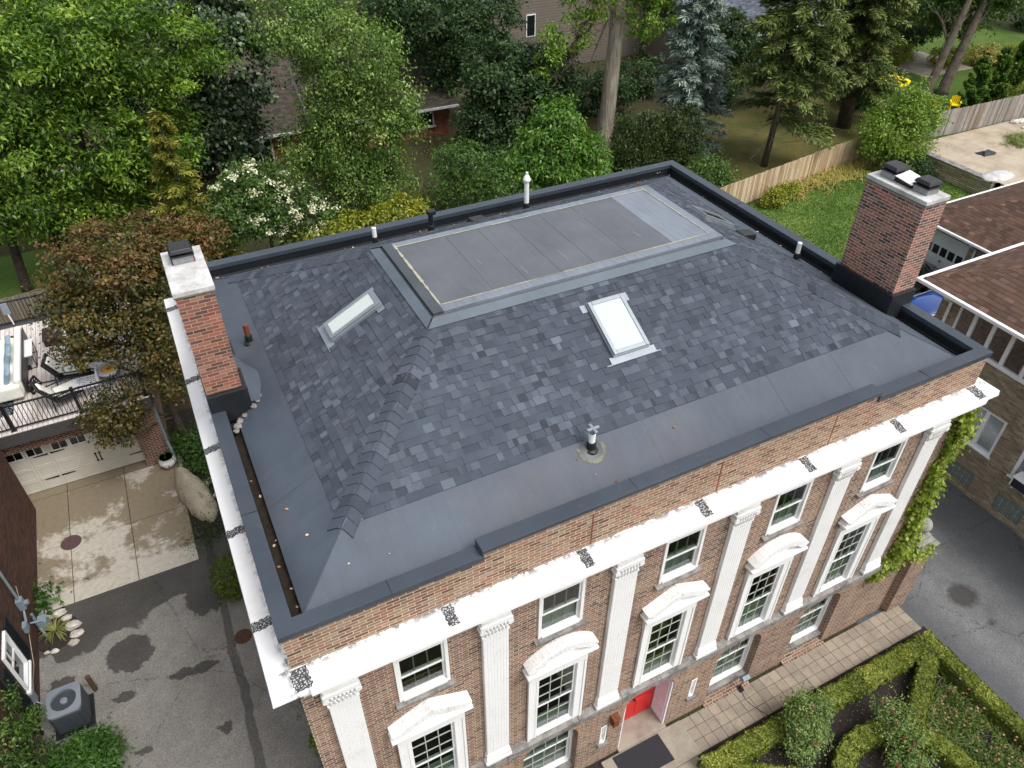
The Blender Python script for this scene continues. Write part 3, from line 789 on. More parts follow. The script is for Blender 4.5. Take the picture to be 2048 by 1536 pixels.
for (x0, x1, z0, z1) in SL:
    wn = sash_window(house, x0, x1, z0, z1, .02, 1, 1, 1, .04, 0.)
    mb = MB(); mb.box(x0 - .05, x1 + .05, -.08, .05, z0 - .1, z0 - .004); mb.build('sill', M['sill'], wn, bevel=.01)
# entrance
dx0, dx1 = 7.12 - NH, 7.12 + NH
mb = MB(); mb.box(dx0 + .05, dx1 - .05, .5, .56, .12, 2.6)
for (a, b, z0, z1) in ((.14, .6, .3, .95), (.78, 1.24, .3, .95), (.14, .6, 1.1, 2.2), (.78, 1.24, 1.1, 2.2)):
    mb.box(dx0 + a, dx0 + b, .485, .505, z0, z1)
door = mb.build('door', M['red'], house, bevel=.008)
mb = MB(); mb.ball((dx0 + .69, .46, 1.05), .035); mb.tube([(dx0 + .69, .5, 1.05), (dx0 + .69, .45, 1.05)], .015, 8); mb.build('handle', M['blackmetal'], door)
for s in (-1, 1):
    xo = 7.12 + s * (NH - .002); xi = 7.12 + s * (NH - .05)
    mb = MB(); mb.box(min(xo, xi), max(xo, xi), .015, .545, .1, 2.05)
    for (z0, z1) in ((.25, .75), (.9, 1.95)):
        for (p, q, r, t) in ((.08, .48, z0, z0 + .03), (.08, .48, z1 - .03, z1), (.08, .11, z0 + .03, z1 - .03), (.45, .48, z0 + .03, z1 - .03)):
            x2 = xi - s * .015; mb.box(min(xi, x2), max(xi, x2), p, q, r, t)
    mb.build('door_reveal', M['pinkwhite'], house, bevel=.006)
mb = MB(); mb.box(6.05, 6.2, -.16, .0, 1.72, 2.02); mb.box(6.03, 6.22, -.18, .0, 2.02, 2.06); mb.build('wall_lantern', M['clay'], house, bevel=.01)

# ------------------------------------------------------------------ roof
zr = lambda d: 9.70 + .51 * (d - 1.3)
def side(s, u, d, h=0.):
    z = zr(d) + h * .89; d = d - h * .454
    return {'F': (u, d, z), 'L': (d, u, z), 'B': (u, DY - d, z), 'R': (WX - d, u, z)}[s]
mb = MB(); ring(mb, [(-.38, zr(.38)), (-1.3, zr(1.3)), (-1.36, zr(1.36) - .006)], False); mb.build('roof_membrane', M['mem'], house, weld=True, recalc=False)
mb = MB()
for (s, u0, d0, d1, wd) in (('F', 4.1, .42, 1.28, .01), ('F', 6.75, .42, 1.28, .02), ('F', 9.6, .42, 1.28, .01), ('F', 11.2, .42, 1.28, .01), ('L', 2.6, .42, 1.28, .01), ('L', 8.2, .42, 1.28, .01)):
    mb.face(side(s, u0, d0, .004), side(s, u0 + wd, d0, .004), side(s, u0 + wd, d1, .004), side(s, u0, d1, .004))
for (a, b) in ((0, 0), (1, 0), (1, 1), (0, 1)):
    def cp(d, o, h): 
        x = d if a == 0 else WX - d; y = d if b == 0 else DY - d
        return Vector((x + (o if a == 0 else -o), y - (o if b == 0 else -o), zr(d) + h))
    mb.face(cp(.4, .012, .006), cp(1.3, .012, .006), cp(1.3, -.012, .006), cp(.4, -.012, .006))
mb.build('membrane_seam', M['dark_trim'], house, recalc=False)
mb = MB(); ring(mb, [(-.205, 9.12), (-.40, 9.12), (-.40, zr(.4) - .004)], False); mb.build('gutter', M['gutter'], house, weld=True, recalc=False)
mb = MB(); ring(mb, [(-.204, 9.10), (-.204, 9.40)], False); ring(mb, [(-.203, 9.12), (-.235, 9.125), (-.2, 9.2)], False); mb.build('parapet_flashing', M['black_metal'], house, weld=True, recalc=False)
# base under the shingles
mb = MB(); ring(mb, [(-1.3, zr(1.3) - .004), (-4.05, zr(4.05) - .004)], False); mb.build('roof', M['dark_trim'], house, weld=True, recalc=False)
E_ = .1275
for s, Ls in (('F', WX), ('L', DY), ('B', WX), ('R', DY)):
    mb = MB(); r = random.Random({'F': 11, 'L': 12, 'B': 13, 'R': 14}[s])
    for k in range(21):
        d0 = 1.285 + k * E_; d1 = d0 + E_ + .012
        u = d0 - r.uniform(0, .2)
        while u < Ls - d0:
            w = r.choice((.07, .09, .11, .13, .15, .17, .19, .22)); u1 = u + w
            lam = r.random() < .5; h = .019 if lam else .011
            a0, a1 = max(u, d0), min(u1, Ls - d0); b0, b1 = max(u, d1), min(u1, Ls - d1)
            if a1 - a0 > .01:
                if b1 < b0: b0 = b1 = d1 if u < Ls / 2 else Ls - d1
                q = r.random(); mb.tint = min(1, max(0, (r.gauss(.46, .1) if q < .66 else r.gauss(.72, .09) if q < .86 else r.gauss(.24, .08))))
                A, B, C, D = side(s, a0, d0, h), side(s, a1, d0, h), side(s, b1, d1, .003 + (h - .011)), side(s, b0, d1, .003 + (h - .011))
                mb.face(A, B, C, D)
                mb.tint = 0.02; mb.face(side(s, a0, d0, -.002), side(s, a1, d0, -.002), B, A)
                if lam:
                    mb.face(side(s, a0, d0, 0), A, D, side(s, b0, d1, 0)); mb.face(side(s, a1, d0, 0), side(s, b1, d1, 0), C, B)
            u = u1
    mb.build('shingles', M['tabs'], house, recalc=False)
# hip caps
for (a, b) in ((0, 0), (1, 0), (1, 1), (0, 1)):
    mb = MB(); r = random.Random(31 + 2 * a + b)
    def cp(d, o, h):
        x, y = (d + o, d - o); h_ = zr(min(x, y)) + h
        return (x if a == 0 else WX - x, y if b == 0 else DY - y, h_)
    for k in range(26):
        d0 = 1.24 + k * .1275; d1 = d0 + .15
        if d1 > 3.9: break
        mb.tint = min(1, max(0, r.gauss(.42, .16))); hw = .155
        os_ = [-hw, -hw * .55, -.03, .03, hw * .55, hw]; arc = [0, .022, .034, .034, .022, 0]
        for i in range(5):
            lo = lambda j: cp(d0 + arc[j] * .9, os_[j], .03); hi = lambda j: cp(d1 + arc[j] * .6, os_[j] * .97, .014)
            A, B, C, D = lo(i), lo(i + 1), hi(i + 1), hi(i); mb.face(A, B, C, D)
            t = mb.tint; mb.tint = 0.; mb.face((A[0], A[1], A[2] - .018), (B[0], B[1], B[2] - .018), B, A); mb.tint = t
            if i in (0, 4):
                P_, Q_ = (A, D) if i == 0 else (B, C); mb.face((P_[0], P_[1], P_[2] - .036), P_, Q_, (Q_[0], Q_[1], Q_[2] - .012))
    mb.build('hip_cap', M['tabs'], house, recalc=False)
# flat deck on top
X0, X1, Y0, Y1, ZD = 4.0, 10.46, 4.02, 6.77, 11.13
mb = MB(); mb.box(X0 + .02, X1 - .02, Y0 + .02, Y1 - .02, 10.9, ZD - .006)
deck = mb.build('roof_deck', M['mem_dark'], house)
def sheet(x0, x1, y0, y1, z, mat, name, par=deck):
    m = MB(); m.box(x0, x1, y0, y1, z - .003, z); return m.build(name, mat, par)
sheet(X0 + .2, 9.36, Y0 + .2, Y1 - .18, ZD + .001, M['mem_dark'], 'deck_membrane')
sheet(9.362, X1 - .22, Y0 + .2, Y1 - .18, ZD + .002, M['mem_light'], 'deck_membrane')
mb = MB(); mb.box(X0 + .2, X1, Y1 - .18, Y1, ZD - .16, ZD + .006); mb.box(X1 - .2, X1 - .0, Y0 + .2, Y1 - .18, ZD - .16, ZD + .007); mb.box(X0 + .2, X1, Y0, Y0 + .2, ZD - .09, ZD + .005); mb.build('deck_edging', M['mem_light'], deck, bevel=.008)
mb = MB(); mb.box(X0 - .005, X0 + .2, Y0 - .005, Y1 + .005, ZD - .1, ZD + .009); mb.build('deck_edging', M['dark_trim'], deck, bevel=.008)
mb = MB()
for s, Ls, (lo, hi) in (('F', WX, (X0, X1)), ('L', DY, (Y0, Y1)), ('B', WX, (X0, X1)), ('R', DY, (Y0, Y1))):
    mb.face(side(s, lo - .2, 3.8, .03), side(s, hi + .2, 3.8, .03), side(s, hi + .03, 3.97, .03), side(s, lo - .03, 3.97, .03))
    mb.face(side(s, lo - .2, 3.8, -.0), side(s, hi + .2, 3.8, -.0), side(s, hi + .2, 3.8, .03), side(s, lo - .2, 3.8, .03))
mb.build('deck_flashing', M['slate_trim'], house, recalc=False)
mb = MB(); rr = random.Random(3)
def gl(p, q, w, z):
    n = 14; P0 = Vector(p); Q0 = Vector(q); d = (Q0 - P0); nrm = Vector((-d.y, d.x)).normalized()
    for i in range(n):
        a = P0 + d * i / n; b = P0 + d * (i + 1) / n; w0 = w * rr.uniform(.25, 1.3); w1 = w * rr.uniform(.25, 1.3)
        mb.face((a.x - nrm.x * w0, a.y - nrm.y * w0, z), (b.x - nrm.x * w1, b.y - nrm.y * w1, z), (b.x + nrm.x * w1, b.y + nrm.y * w1, z), (a.x + nrm.x * w0, a.y + nrm.y * w0, z))
gl((X0 + .22, Y0 + .2), (X0 + .22, Y1 - .1), .028, ZD + .012); gl((X0 + .2, Y0 + .205), (X1 - .2, Y0 + .205), .014, ZD + .012); gl((X0 + .2, Y1 - .185), (X1 - .2, Y1 - .185), .014, ZD + .0125); gl((X1 - .21, Y0 + .2), (X1 - .21, Y1 - .1), .016, ZD + .013)
for (x, y, l) in ((7.1, 4.6, .4), (6.15, 4.5, .25), (8.9, 4.7, .3), (9.8, 5.4, .35), (8.3, 6.0, .2), (5.5, 5.2, .2)): gl((x, y), (x - .02, y + l), .005, ZD + .012)
mb.build('glue_line', M['glue'], deck, recalc=False)
mb = MB()
for x in (5.3, 6.02, 6.75, 7.5, 8.3): mb.box(x, x + .006, Y0 + .22, Y1 - .2, ZD, ZD + .0035)
mb.build('deck_seam', M['dark_trim'], deck)
# copings
mb = MB(); pr_ = [(.035, 9.375), (.035, 9.49), (-.225, 9.484), (-.225, 9.375)]
path = [((3.06, 0), (0, -1)), ((0, 0), (-1, -1)), ((0, DY), (-1, 1)), ((WX, DY), (1, 1)), ((WX, 0), (1, -1)), ((11.26, 0), (0, -1))]
for i in range(5):
    (p, d), (q, e) = path[i], path[i + 1]
    for k in range(4):
        (o0, z0), (o1, z1) = pr_[k], pr_[(k + 1) % 4]
        mb.face((p[0] + d[0] * o0, p[1] + d[1] * o0, z0), (q[0] + e[0] * o0, q[1] + e[1] * o0, z0), (q[0] + e[0] * o1, q[1] + e[1] * o1, z1), (p[0] + d[0] * o1, p[1] + d[1] * o1, z1))
mb.build('coping', M['coping'], house, weld=True, bevel=.006)
mb = MB(); mb.box(3.03, 11.29, -.04, .24, 9.535, 9.62); mb.box(3.03, 3.06, -.037, .24, 9.37, 9.535); mb.box(11.26, 11.29, -.037, .24, 9.37, 9.535); mb.box(3.06, 11.26, .2, .237, 9.2, 9.535)
mb.build('coping', M['coping'], house, bevel=.006)
mb = MB()
for (x0, x1, y0, y1) in ((1.6, 1.606, -.036, .226), (12.6, 12.606, -.036, .226), (-.036, .226, 2.4, 2.406), (14.17, 14.44, 7.6, 7.606)): mb.box(x0, x1, y0, y1, 9.372, 9.494)
for x in (5.8, 8.55): mb.box(x, x + .006, -.042, .242, 9.533, 9.6235)
mb.build('coping_joint', M['black_metal'], house)

# skylights
def skylight(s, uc, dc, hw, hd, gm, tall=False):
    mb = MB(); h0, h1 = .0, .125
    def bx(u0, u1, d0, d1, a, b, m=mb):
        m.hexa([side(s, u0, d0, a), side(s, u1, d0, a), side(s, u1, d1, a), side(s, u0, d1, a), side(s, u0, d0, b), side(s, u1, d0, b), side(s, u1, d1, b), side(s, u0, d1, b)])
    f = .075
    bx(uc - hw, uc - hw + f, dc - hd, dc + hd, h0, h1); bx(uc + hw - f, uc + hw, dc - hd, dc + hd, h0, h1)
    bx(uc - hw + f, uc + hw - f, dc - hd, dc - hd + f, h0, h1); bx(uc - hw + f, uc + hw - f, dc + hd - f, dc + hd, h0, h1 + .004)
    bx(uc - hw - .015, uc + hw + .015, dc - hd - .013, dc + hd + .013, h0, h1 - .05)
    sk = mb.build('skylight', M['alu'], house, bevel=.008)
    mb = MB(); bx(uc - hw + f - .01, uc + hw - f + .01, dc - hd + f - .01, dc + hd - f + .01, h1 - .045, h1 - .018, mb); mb.build('pane', gm, sk)
    mb = MB()
    bx(uc - hw - .09, uc + hw + .12, dc - hd - .12, dc - hd, .021, .026, mb)
    bx(uc - hw - .2, uc + hw + .2, dc - hd - .135, dc - hd - .12, .015, .032, mb)
    bx(uc - hw - .14, uc - hw - .02, dc + hd - .13, dc + hd + .01, .022, .028, mb); bx(uc + hw + .02, uc + hw + .13, dc + hd - .13, dc + hd + .03, .022, .028, mb)
    mb.build('flashing', M['alu_light'], sk)
skylight('F', 7.21, 2.935, .385, .515, M['skyglass'])
skylight('L', 5.45, 2.92, .265, .51, M['skyglass2'])
skylight('R', 5.75, 2.75, .3, .45, M['darkglass'])

# chimneys
def flue_cap(par, x, y, z, w=.3, l=.3):
    mb = MB(); mb.box(x - w / 2, x + w / 2, y - l / 2, y + l / 2, z, z + .13)
    fc = mb.build('flue_cap', M['galv'], par)
    mb = MB()
    mb.box(x - w / 2 - .03, x + w / 2 + .03, y - l / 2 - .03, y + l / 2 + .03, z + .13, z + .165)
    mb.box(x - w / 2 + .02, x + w / 2 - .02, y - l / 2 + .02, y + l / 2 - .02, z + .165, z + .20)
    a, b = w / 2 + .035, l / 2 + .035
    mb.hexa([(x - a, y - b, z + .2), (x + a, y - b, z + .2), (x + a, y + b, z + .2), (x - a, y + b, z + .2), (x - a + .04, y - b + .04, z + .275), (x + a - .04, y - b + .04, z + .275), (x + a - .04, y + b - .04, z + .275), (x - a + .04, y + b - .04, z + .275)])
    mb.build('rain_hood', M['blackmetal'], fc, bevel=.018)
def chimney(x0, x1, y0, y1, z0, zt, mat, fl):
    mb = MB(); mb.box(x0, x1, y0, y1, z0, zt - .09); ch = mb.build('chimney', mat, house)
    mb = MB(); mb.box(x0 - .025, x1 + .025, y0 - .025, y1 + .025, zt - .095, zt); mb.build('cap', M['cap'], ch, bevel=.012)
    mb = MB(); mb.box(x0 - .02, x1 + .02, y0 - .02, y1 + .02, zt - .12, zt - .09); mb.build('cap_edge', M['capside'], ch)
    mb = MB(); mb.box(*fl); mb.build('flashing', M['black_metal'], ch, bevel=.015)
    return ch
cl = chimney(.0, .62, 5.2, 6.67, 8.6, 12.02, M['brick_red'], (-.01, .70, 5.10, 6.75, 9.2, 9.86))
mb = MB(); mb.box(.11, .50, 6.12, 6.9 - .25, 12.018, 12.024); mb.build('mortar_bed', M['clay'], cl)
flue_cap(cl, .305, 6.28, 12.02, .34, .34)
cr = chimney(13.79, 14.43, 2.09, 3.58, 8.6, 12.0, M['brick_chim'], (13.73, 14.45, 2.02, 3.66, 9.2, 9.84))
flue_cap(cr, 14.13, 3.25, 12.0, .36, .36); flue_cap(cr, 14.13, 2.43, 12.0, .34, .34)
mb = MB(); mb.box(13.98, 14.27, 2.66, 3.03, 12.0, 12.1); mb.build('flue_box', M['blackmetal'], cr)
mb = MB(); mb.hexa([(13.9, 2.6, 12.1), (14.33, 2.62, 12.12), (14.35, 3.07, 12.16), (13.92, 3.06, 12.13), (13.9, 2.6, 12.115), (14.33, 2.62, 12.135), (14.35, 3.07, 12.175), (13.92, 3.06, 12.145)]); mb.build('flue_plate', M['white_clean'], cr)
# membrane cricket and sealant by the red chimney
mb = MB(); r = random.Random(9)
pts = [(.64, 5.2, 9.45), (.64, 6.0, 10.05), (.8, 6.05, 9.75), (1.0, 5.9, zr(1.0) + .03), (.98, 5.5, zr(.98) + .03), (.86, 5.12, zr(.86) + .03)]
ctr = (.8, 5.6, 9.66)
for i in range(len(pts)): mb.face(pts[i], pts[(i + 1) % len(pts)], ctr)
mb.build('chimney_cricket', M['mem'], house, smooth=True, weld=True)
mb = MB()
for (x, y, q) in ((.42, 4.98, .07), (.34, 4.86, .08), (.3, 4.74, .06), (.52, 5.03, .06), (.72, 5.1, .07), (.82, 5.17, .06), (.88, 5.26, .05)): mb.ball((x, y, zr(max(x, .4)) + .01), q, 10, 6, (1, 1.2, .35), .25, r)
mb.build('sealant', M['sill'], house, smooth=True)

# pipes and vents on the roof
def vent(x, y, z, h, r, mat, top=None, boot=True, bootmat=None):
    mb = MB(); mb.cyl(x, y, z - .05, z + h, r, 16)
    if top == 'cap':
        mb.lathe((x, y, z + h - .02), [(r * .9, 0), (r * 1.5, .03), (r * 1.55, .08), (r * 1.1, .15), (r * .55, .2), (r * .5, .27), (.001, .28)])
    v = mb.build('vent_pipe', mat, house, smooth=False, bevel=.006)
    if boot:
        mb = MB(); mb.lathe((x, y, z - .04), [(r * 2.1, 0), (r * 2.1, .04), (r * 1.35, .07), (r * 1.3, .2), (r * 1.1, .22), (.001, .22)]); mb.build('boot', bootmat or M['rubber'], v)
    return v
v = vent(5.62, 1.12, zr(1.12), .36, .06, M['pvc'])
mb = MB(); zc = zr(1.12) + .36; mb.cyl(5.62, 1.12, zc, zc + .09, .055); mb.box(5.50, 5.74, 1.09, 1.15, zc + .08, zc + .13); mb.box(5.59, 5.65, 1.0, 1.24, zc + .08, zc + .131); mb.build('pipe_hood', M['alu_light'], v, bevel=.015)
mb = MB(); n = 24
for k in range(n):
    a0, a1 = 2 * PI * k / n, 2 * PI * (k + 1) / n
    f = lambda a, q, h: side('F', 5.62 + q * math.cos(a), 1.12 + q * .9 * math.sin(a), h)
    mb.face(f(a0, .09, .03), f(a1, .09, .03), f(a1, .2, .012), f(a0, .2, .012))
mb.build('pipe_flange', M['dark_trim'], v, recalc=False)
mb = MB()
for k in range(17):
    a0, a1 = -PI * 1.1 + PI * 1.2 * k / 17, -PI * 1.1 + PI * 1.2 * (k + 1) / 17
    mb.face(f(a0, .2, .014), f(a1, .2, .014), f(a1, rr.uniform(.25, .28), .009), f(a0, rr.uniform(.25, .28), .009))
mb.build('sealant_ring', M['capside'], v, recalc=False)
vent(1.06, 6.95, zr(1.06), .42, .055, M['clay'])
vent(4.75, 9.95, zr(.85), .42, .055, M['pvc'])
vent(8.99, 9.95, zr(.85), .78, .065, M['pvc'], 'cap')
vent(13.5, 4.6, zr(.9), .45, .055, M['pvc'], None)
v = vent(6.05, 9.4, zr(1.4), .5, .06, M['blackmetal']); mb = MB(); mb.box(5.97, 6.17, 9.32, 9.48, zr(1.4) + .45, zr(1.4) + .56); mb.build('pipe_hood', M['blackmetal'], v, bevel=.02)
mb = MB(); mb.hexa([side('B', 7.0, 1.4, .01), side('B', 7.45, 1.4, .01), side('B', 7.45, 1.85, .01), side('B', 7.0, 1.85, .01), side('B', 7.05, 1.45, .13), side('B', 7.4, 1.45, .13), side('B', 7.4, 1.8, .03), side('B', 7.05, 1.8, .03)]); mb.build('roof_vent', M['blackmetal'], house, bevel=.01)
mb = MB(); mb.hexa([side('R', 5.05, 1.9, .01), side('R', 5.4, 1.9, .01), side('R', 5.4, 2.3, .01), side('R', 5.05, 2.3, .01), side('R', 5.08, 1.93, .17), side('R', 5.37, 1.93, .17), side('R', 5.37, 2.27, .05), side('R', 5.08, 2.27, .05)]); mb.build('roof_vent', M['blackmetal'], house, bevel=.02)
# leaf litter in the roof gutter
Q = []; T = []
for k in range(260):
    sd = rnd.choice('FLBBBBRRRR'); d = abs(rnd.gauss(.3, .05)) if rnd.random() < .75 else rnd.uniform(.4, 1.2)
    u = rnd.uniform(.5, (WX if sd in 'FB' else DY) - .5)
    if sd == 'L' and 5 < u < 7 or sd == 'R' and u < 4: continue
    if d < .4:
        p = {'F': (u, d), 'L': (d, u), 'B': (u, DY - d), 'R': (WX - d, u)}[sd]; c = Vector((p[0], p[1], 9.135))
    else: c = Vector(side(sd, u, d, .02))
    a = rnd.uniform(0, 6.28); q = rnd.uniform(.018, .04); dx = Vector((math.cos(a), math.sin(a), rnd.uniform(-.3, .3))) * q; dy = Vector((-math.sin(a), math.cos(a), rnd.uniform(-.3, .3))) * q * .7
    Q.append([c - dx, c - dy, c + dx, c + dy]); T.append(rnd.random())
tag(quads('leaf_litter', Q, T, L['litter'], kind='stuff'), 'small brown fallen leaves lying in the roof gutter', 'leaves')
# ------------------------------------------------------------------ vegetation makers
def rng(seed): return np.random.default_rng(seed)
def unit(v): return v / np.maximum(np.linalg.norm(v, axis=-1, keepdims=True), 1e-9)
def leaf_quads(P, D, Nn, Ls, wr=.5, fold=.12):
    """diamond leaves: P base points, D directions, Nn normals, Ls lengths"""
    S = unit(np.cross(D, Nn)); Nn = np.cross(S, D)
    Lc = Ls[:, None]
    a = P; c = P + D * Lc; m = P + D * Lc * .45
    return np.stack([a, m + S * Lc * wr * .5 + Nn * Lc * fold, c - Nn * Lc * fold * .6, m - S * Lc * wr * .5 + Nn * Lc * fold], 1)
def blob_leaves(blobs, n, size, seed, per=34, csz=.5, droop=.25, wr=.5, inner=.5, upw=.7, flat=.6, tsd=.13, tbase=.45):
    """leaves gathered in clusters through the volume of several uneven ellipsoids"""
    g = rng(seed); VV = []; TT = []
    wts = np.array([(b[3] * b[4] * b[5]) ** (2 / 3) for b in blobs]); wts = wts / wts.sum()
    for b, wt in zip(blobs, wts):
        nc = max(4, int(n * wt / per)); c = np.array(b[:3]); R = np.array(b[3:6])
        d = unit(g.normal(size=(nc, 3)))
        fr = g.normal(size=(6, 3)) * 2.6; ph = g.uniform(0, 6.28, 6)
        lump = 1 + .13 * np.sin(d @ fr.T + ph).sum(1) / 1.6
        rad = (inner + (1 - inner) * g.random(nc) ** .45) * lump
        cc = c + d * R * rad[:, None]
        ct = g.normal(0, tsd, nc); sc = csz * g.uniform(.6, 1.4, nc)
        k = g.poisson(per, nc); idx = np.repeat(np.arange(nc), k); N = len(idx)
        off = g.normal(size=(N, 3)) * np.array([1, 1, flat]) * sc[idx][:, None] * .55
        P = cc[idx] + off; out = unit((cc[idx] - c) / R + off * .4)
        Nn = unit(out * .45 + np.array([0, 0, upw]) + g.normal(size=(N, 3)) * .55)
        D = unit(np.cross(Nn, g.normal(size=(N, 3)))); D = unit(D + np.array([0, 0, -droop]) + out * .3); Nn = unit(Nn - D * (Nn * D).sum(1, keepdims=True))
        Ls = size * g.uniform(.65, 1.35, N)
        VV.append(leaf_quads(P, D, Nn, Ls, wr)); TT.append(np.clip(tbase + ct[idx] + g.normal(0, tsd, N), 0, 1))
    return np.concatenate(VV), np.concatenate(TT)
def limb(mb, a, b, r0, r1, seed, n=5, wob=.12, seg=7):
    rr_ = random.Random(seed); a = Vector(a); b = Vector(b); L = (b - a).length; pts = []
    for i in range(n + 1):
        t = i / n; p = a.lerp(b, t)
        if 0 < i < n: p += Vector((rr_.uniform(-1, 1), rr_.uniform(-1, 1), rr_.uniform(-.5, .5))) * L * wob * .5
        pts.append(p)
    mb.tube(pts, [r0 + (r1 - r0) * i / n for i in range(n + 1)], seg)
    return pts
def tree(name, label, base, blobs, n, size, seed, leaf, r=.2, bark='trunk', group=None, top=None, twigs=0, cat='tree', crown2=None, **kw):
    t = thing(name, label, cat, base, 0, group)
    mb = MB(); b = Vector(base)
    cen = sum((Vector(q[:3]) for q in blobs), Vector()) / len(blobs)
    zt = max(q[2] for q in blobs); tp = Vector(top) if top else Vector((cen.x * .6 + b.x * .4, cen.y * .6 + b.y * .4, max(zt, b.z + .5)))
    m = b.lerp(tp, .5) + Vector((.1, .05, 0))
    mb.tube([b - Vector((0, 0, .1)), b + Vector((0, 0, .25)), b.lerp(m, .5), m, m.lerp(tp, .5), tp], [r * 1.5, r * 1.1, r * .95, r * .8, r * .55, r * .25], 10)
    for i, q in enumerate(blobs):
        c = Vector(q[:3]); s = min(max((c.z - b.z) / max(tp.z - b.z, .1) - .25, .2), .9); st = b.lerp(m, s * 2) if s < .5 else m.lerp(tp, s * 2 - 1)
        pts = limb(mb, st, c, r * .42, r * .14, seed + i)
        rr_ = random.Random(seed + 50 + i)
        for k in range(5 + twigs):
            p0 = rr_.choice(pts[2:]); e = Vector((rr_.gauss(0, 1), rr_.gauss(0, 1), rr_.gauss(.2, .7))).normalized()
            limb(mb, p0, c + Vector((e.x * q[3], e.y * q[4], e.z * q[5])) * .88, r * .13, r * .03, seed + 90 + k * 7 + i, 4, .15, 5)
    mb.build('trunk', M[bark], t, smooth=True)
    V, T = blob_leaves(blobs, n, size, seed, **kw)
    quads('crown', V, T, L[leaf], t)
    if crown2:
        V, T = blob_leaves(*crown2[1:]); quads('blossom' if crown2[0].startswith('flower') else 'crown', V, T, L[crown2[0]], t)
    return t
def conifer(name, label, base, h, rb, seed, leaf, z0=.6, n=11000, size=.26, droop=.35, r=.2, bark='trunk_dark', lean=(0, 0), group=None, wr=.22, dead=0, tpow=.9, prune=None):
    t = thing(name, label, 'tree', base, 0, group); g = rng(seed); b = np.array(base, float)
    ln = np.array([lean[0], lean[1], 0.])
    mb = MB(); mb.tube([tuple(b + np.array([0, 0, -.1])), tuple(b + ln * .4 + [0, 0, h * .4]), tuple(b + ln * .97 + [0, 0, h * .97])], [r * 1.2, r * .75, .02], 9)
    nb = int(h * 13); VV = []; TT = []
    per = max(int(n / nb), 12)
    for i in range(nb):
        f = (i + g.random()) / nb; z = z0 + (h - z0) * f; R = rb * (1 - f) ** tpow * g.uniform(.7, 1.12) + .12
        a = g.uniform(0, 2 * PI); 
        if prune and prune(a, f): continue
        d = np.array([math.cos(a), math.sin(a), 0]); o = b + ln * (z / h) + [0, 0, z]
        s = np.sort(g.random(per) ** .7); P = o + d * (s * R)[:, None] + np.array([0, 0, 1.]) * (-droop * R * s ** 1.5 + .18 * R * s ** 3)[:, None]
        side_ = np.array([-d[1], d[0], 0]); sg = g.choice([-1, 1], per)
        D = unit(d * g.uniform(.3, 1., per)[:, None] + side_ * (sg * g.uniform(.2, 1.1, per))[:, None] + np.array([0, 0, -.25]) + g.normal(0, .25, (per, 3)))
        P = P + D * (g.random(per) * .25 * R * (1 - s * .6))[:, None]
        Nn = unit(np.array([0, 0, 1.]) + g.normal(0, .45, (per, 3)))
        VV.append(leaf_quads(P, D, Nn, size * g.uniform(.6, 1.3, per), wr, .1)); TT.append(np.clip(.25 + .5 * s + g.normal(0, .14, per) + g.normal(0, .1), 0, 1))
        if i % 2 == 0:
            e = o + d * R * .85 + np.array([0, 0, -droop * R * .7]); mb.tube([tuple(o), tuple((o + e) / 2 + [0, 0, .02]), tuple(e)], [.035, .022, .008], 4)
    rr_ = random.Random(seed)
    for i in range(dead):
        a = rr_.uniform(2.4, 5.2); z = h * rr_.uniform(.12, .4); o = Vector(base) + Vector((lean[0] * z / h, lean[1] * z / h, z)); e = o + Vector((math.cos(a) * rb * rr_.uniform(.6, 1.1), math.sin(a) * rb * rr_.uniform(.6, 1.1), rr_.uniform(-.9, .2)))
        pts = limb(mb, o, e, .04, .01, seed + i, 5, .12, 4)
        for k in range(7):
            p = rr_.choice(pts[1:]); limb(mb, p, p + Vector((rr_.gauss(0, .5), rr_.gauss(0, .5), rr_.gauss(-.15, .25))), .014, .005, seed + i * 9 + k, 3, .2, 3)
    mb.build('trunk', M[bark], t, smooth=True)
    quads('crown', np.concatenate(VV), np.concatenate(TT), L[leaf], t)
    return t
